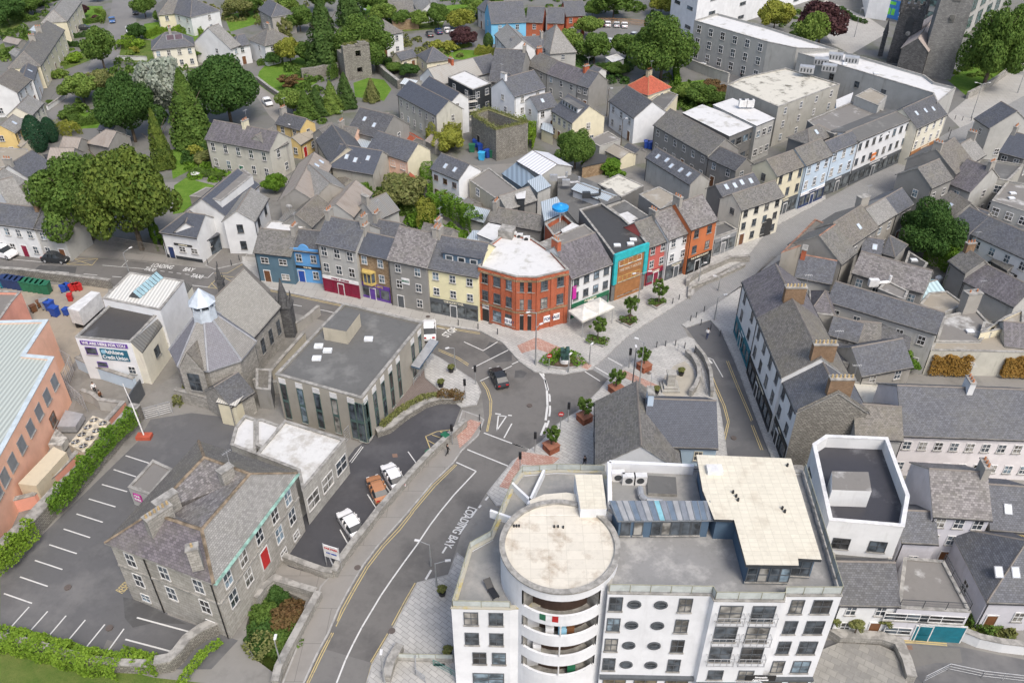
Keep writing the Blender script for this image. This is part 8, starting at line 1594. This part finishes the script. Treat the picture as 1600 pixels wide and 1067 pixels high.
# bench, picnic table, satellite dishes
c=G(px(17,(440,175)),0); t=empty('garden_table',tuple(c),'white round garden table on the beer garden patio','table'); m=MB(); m.cyl((0,0),.9,.9,.7,.76,18); m.build('table_top',MW,t); m=MB(); m.cyl((0,0),.06,.06,0,.7,8); m.build('leg',MW,t)
for i,(x,y) in enumerate([(1330,435),(1180,430)]):
    pass
# people
def person(p,reg,label,rz,shirt,pants,skin=(.5,.32,.24),hair=(.05,.03,.02),walk=.25):
    c=G(px(reg,p),.12); t=empty('person',tuple(c),label,'person',None,rz)
    J=[((0,0,.95),.15,-1),((0,0,1.2),.15,0),((0,0,1.42),.14,1),((0,0,1.52),.06,2),((.0,0,1.62),.1,3),((0,0,1.74),.085,4),
       ((.1,0,.9),.1,0),((.11,-walk*.5,.5),.07,6),((.11,-walk*.2+.05,.08),.045,7),((.11,-walk*.2-.12,.04),.04,8),((-.1,0,.9),.1,0),((-.11,walk*.5,.5),.07,10),((-.11,walk+.12,.1),.045,11),((-.11,walk,.04),.04,12),
       ((.2,0,1.4),.06,2),((.25,walk*.4,1.12),.045,14),((.24,walk*.2-.12,.9),.035,15),((.24,walk*.2-.2,.82),.03,16),((-.2,0,1.4),.06,2),((-.25,-walk*.4,1.12),.045,18),((-.24,-walk*.5-.1,.9),.035,19),((-.24,-walk*.5-.16,.82),.03,20)]
    me=bpy.data.meshes.new('body'); me.from_pydata([j[0] for j in J],[(j[2],i) for i,j in enumerate(J) if j[2]>=0],[]); o=link('body',me,t)
    md=o.modifiers.new('skin','SKIN'); 
    for i,j in enumerate(J): v=me.skin_vertices[0].data[i]; v.radius=(j[1],j[1]*.8 if i<3 else j[1]); v.use_root=(i==0)
    o.modifiers.new('sub','SUBSURF').levels=1; o.modifiers['sub'].render_levels=1
    dg=bpy.context.evaluated_depsgraph_get(); m2=bpy.data.meshes.new_from_object(o.evaluated_get(dg)); o.modifiers.clear(); o.data=m2
    mts=[plain('skin_tone',skin,.6),cm(shirt),cm(pants),plain('hair_dark',hair,.7)]
    m2.materials.clear(); [m2.materials.append(x) for x in mts]
    for f in m2.polygons:
        z=f.center.z; x=abs(f.center.x); f.material_index=2 if z<.98 and x<.2 else (1 if z<1.47 and not(x>.2 and z<.95) else 0); f.use_smooth=True
    m=MB(); m.cyl((0,.02),.1,.11,1.66,1.72,10); m.cyl((0,.02),.11,.04,1.72,1.84,10); m.build('hair',mts[3],t,smooth=True)
person((598,318),9,'person in a white top and dark trousers walking in the yard',.4,'white','black'); person((638,368),9,'person in brown bending by the yard wall',1.2,'brown','black',walk=.1); person((1200,705),10,'person in black standing on the bridge footway by the parapet',2.,'black','black'); person((1218,1045),7,'person in a white shirt crossing the one-way street',2.6,'white','navy'); person((452,780),11,'person in dark clothes near the plaza cottage',.5,'black','dgrey'); person((1403,85),2,'x y z w',0,'white','navy') if 0 else None

# small backland buildings and clutter
for a in [(24,(480,640),(560,690),(620,560),2.4,'grey','corrg','low shed against the buff two-storey block'),(24,(330,620),(400,660),(430,560),2.2,'white','corrb','small lean-to at the white cottage door'),(18,(990,690),(1080,740),(1080,640),2.2,'buff','dark','little slate privy below the peach house'),
 (18,(700,690),(800,720),(760,640),2.4,'grey','asb','small sheet shed below the workshop'),(18,(420,700),(500,740),(490,650),2.2,'pebble','brown','mossy coal shed in the weedy yard'),(6,(560,290),(640,330),(640,250),2.6,'grey','corrg','narrow sheet roof between the store and the shrubs'),
 (2,(900,860),(960,900),(960,830),2.2,'dgrey','rust','rusty lean-to in the rubble yard by the stained block'),(2,(1060,880),(1120,910),(1120,850),2.2,'grey','asb','sheet shed at the end of the white-topped wall'),(3,(690,930),(760,970),(760,900),2.3,'grey','dark','dark little shed beside the telegraph pole'),
 (3,(270,340),(330,350),(310,300),2.3,'grey','feltd','small dark shed by the pale hipped house'),(3,(480,440),(530,460),(520,410),2.4,'white','slate','white shed at the dark hedge'),(1,(20,260),(110,280),(70,200),2.4,'grey','asb','long back shed of the cream terrace'),(1,(60,330),(120,370),(100,290),2.4,'grey','light','second back shed of the cream terrace'),
 (1,(190,190),(250,205),(250,150),2.4,'white','corrb','pale roof shed behind the upper cream terrace'),(29,(180,340),(260,380),(250,290),2.3,'buff','tan','small shed beside the low flat garages'),(8,(1120,240),(1190,280),(1190,190),2.6,'grey','slate','little slate store beside the brown-slated back house')]:
    reg,A,B,Rr,he,wl,rf,lb=a; H(reg,A,B,Rr,he,wl,rf,lb,'shed','shed',win=False,d=3.2,pitch=28,gut=False,back=False)
def wire(p,q,z0,z1,label):
    a,b=G(p,z0),G(q,z1); c=(a+b)/2; m=MB(); P=[a.lerp(b,i/10)-Vector((0,0,1.4*(1-(2*i/10-1)**2)))-c for i in range(11)]
    for u,v in zip(P[:-1],P[1:]): m.tube(u,v,.018,4)
    tag(m.build('overhead_wire',MBLK,None,tuple(c)),label,'wire')
wire(px(3,(690,752)),px(3,(598,562)),7,7.5,'overhead wire between the two poles on the back lane'); wire(px(1,(72,842)),px(1,(430,440)),7,7,'overhead wire from the pole by the yellow house'); wire(px(2,(218,790)),px(2,(440,860)),7,6,'overhead wire from the pole by the ochre cottage'); wire(px(3,(598,562)),px(3,(850,640)),7.5,7,'overhead wire from the lane pole to the red-roofed house')
for reg,x,y,c_,lb in [(24,560,620,'teal','turquoise tub behind the red car'),(24,250,640,'blue','blue barrel by the rust sheet roof'),(2,880,890,'white','pile of pale rubble in the yard by the stained block'),(2,930,910,'brown','heap of broken timber in the rubble yard'),(8,1060,690,'white','white sheeted stack by the ivy wall'),(3,215,345,'black','black oil tank in the yard of the pale hipped house'),(3,955,690,'navy','navy bags against the cream flat-roofed extension'),(17,1150,640,'white','white gas tank by the pale flat roof'),(12,760,250,'grey','grey tank on the littered flat roof edge')]:
    c=G(px(reg,(x,y)),0.); t=tag(bpy.data.objects.new('yard_item',None),lb,'yard item'); COL.objects.link(t); t.location=c; m=MB(); m.cyl((0,0),.55,.5,0,.75,10); m.cyl((.1,.05),.5,.2,.75,1.,10); m.build('tank_body',cm(c_),t)
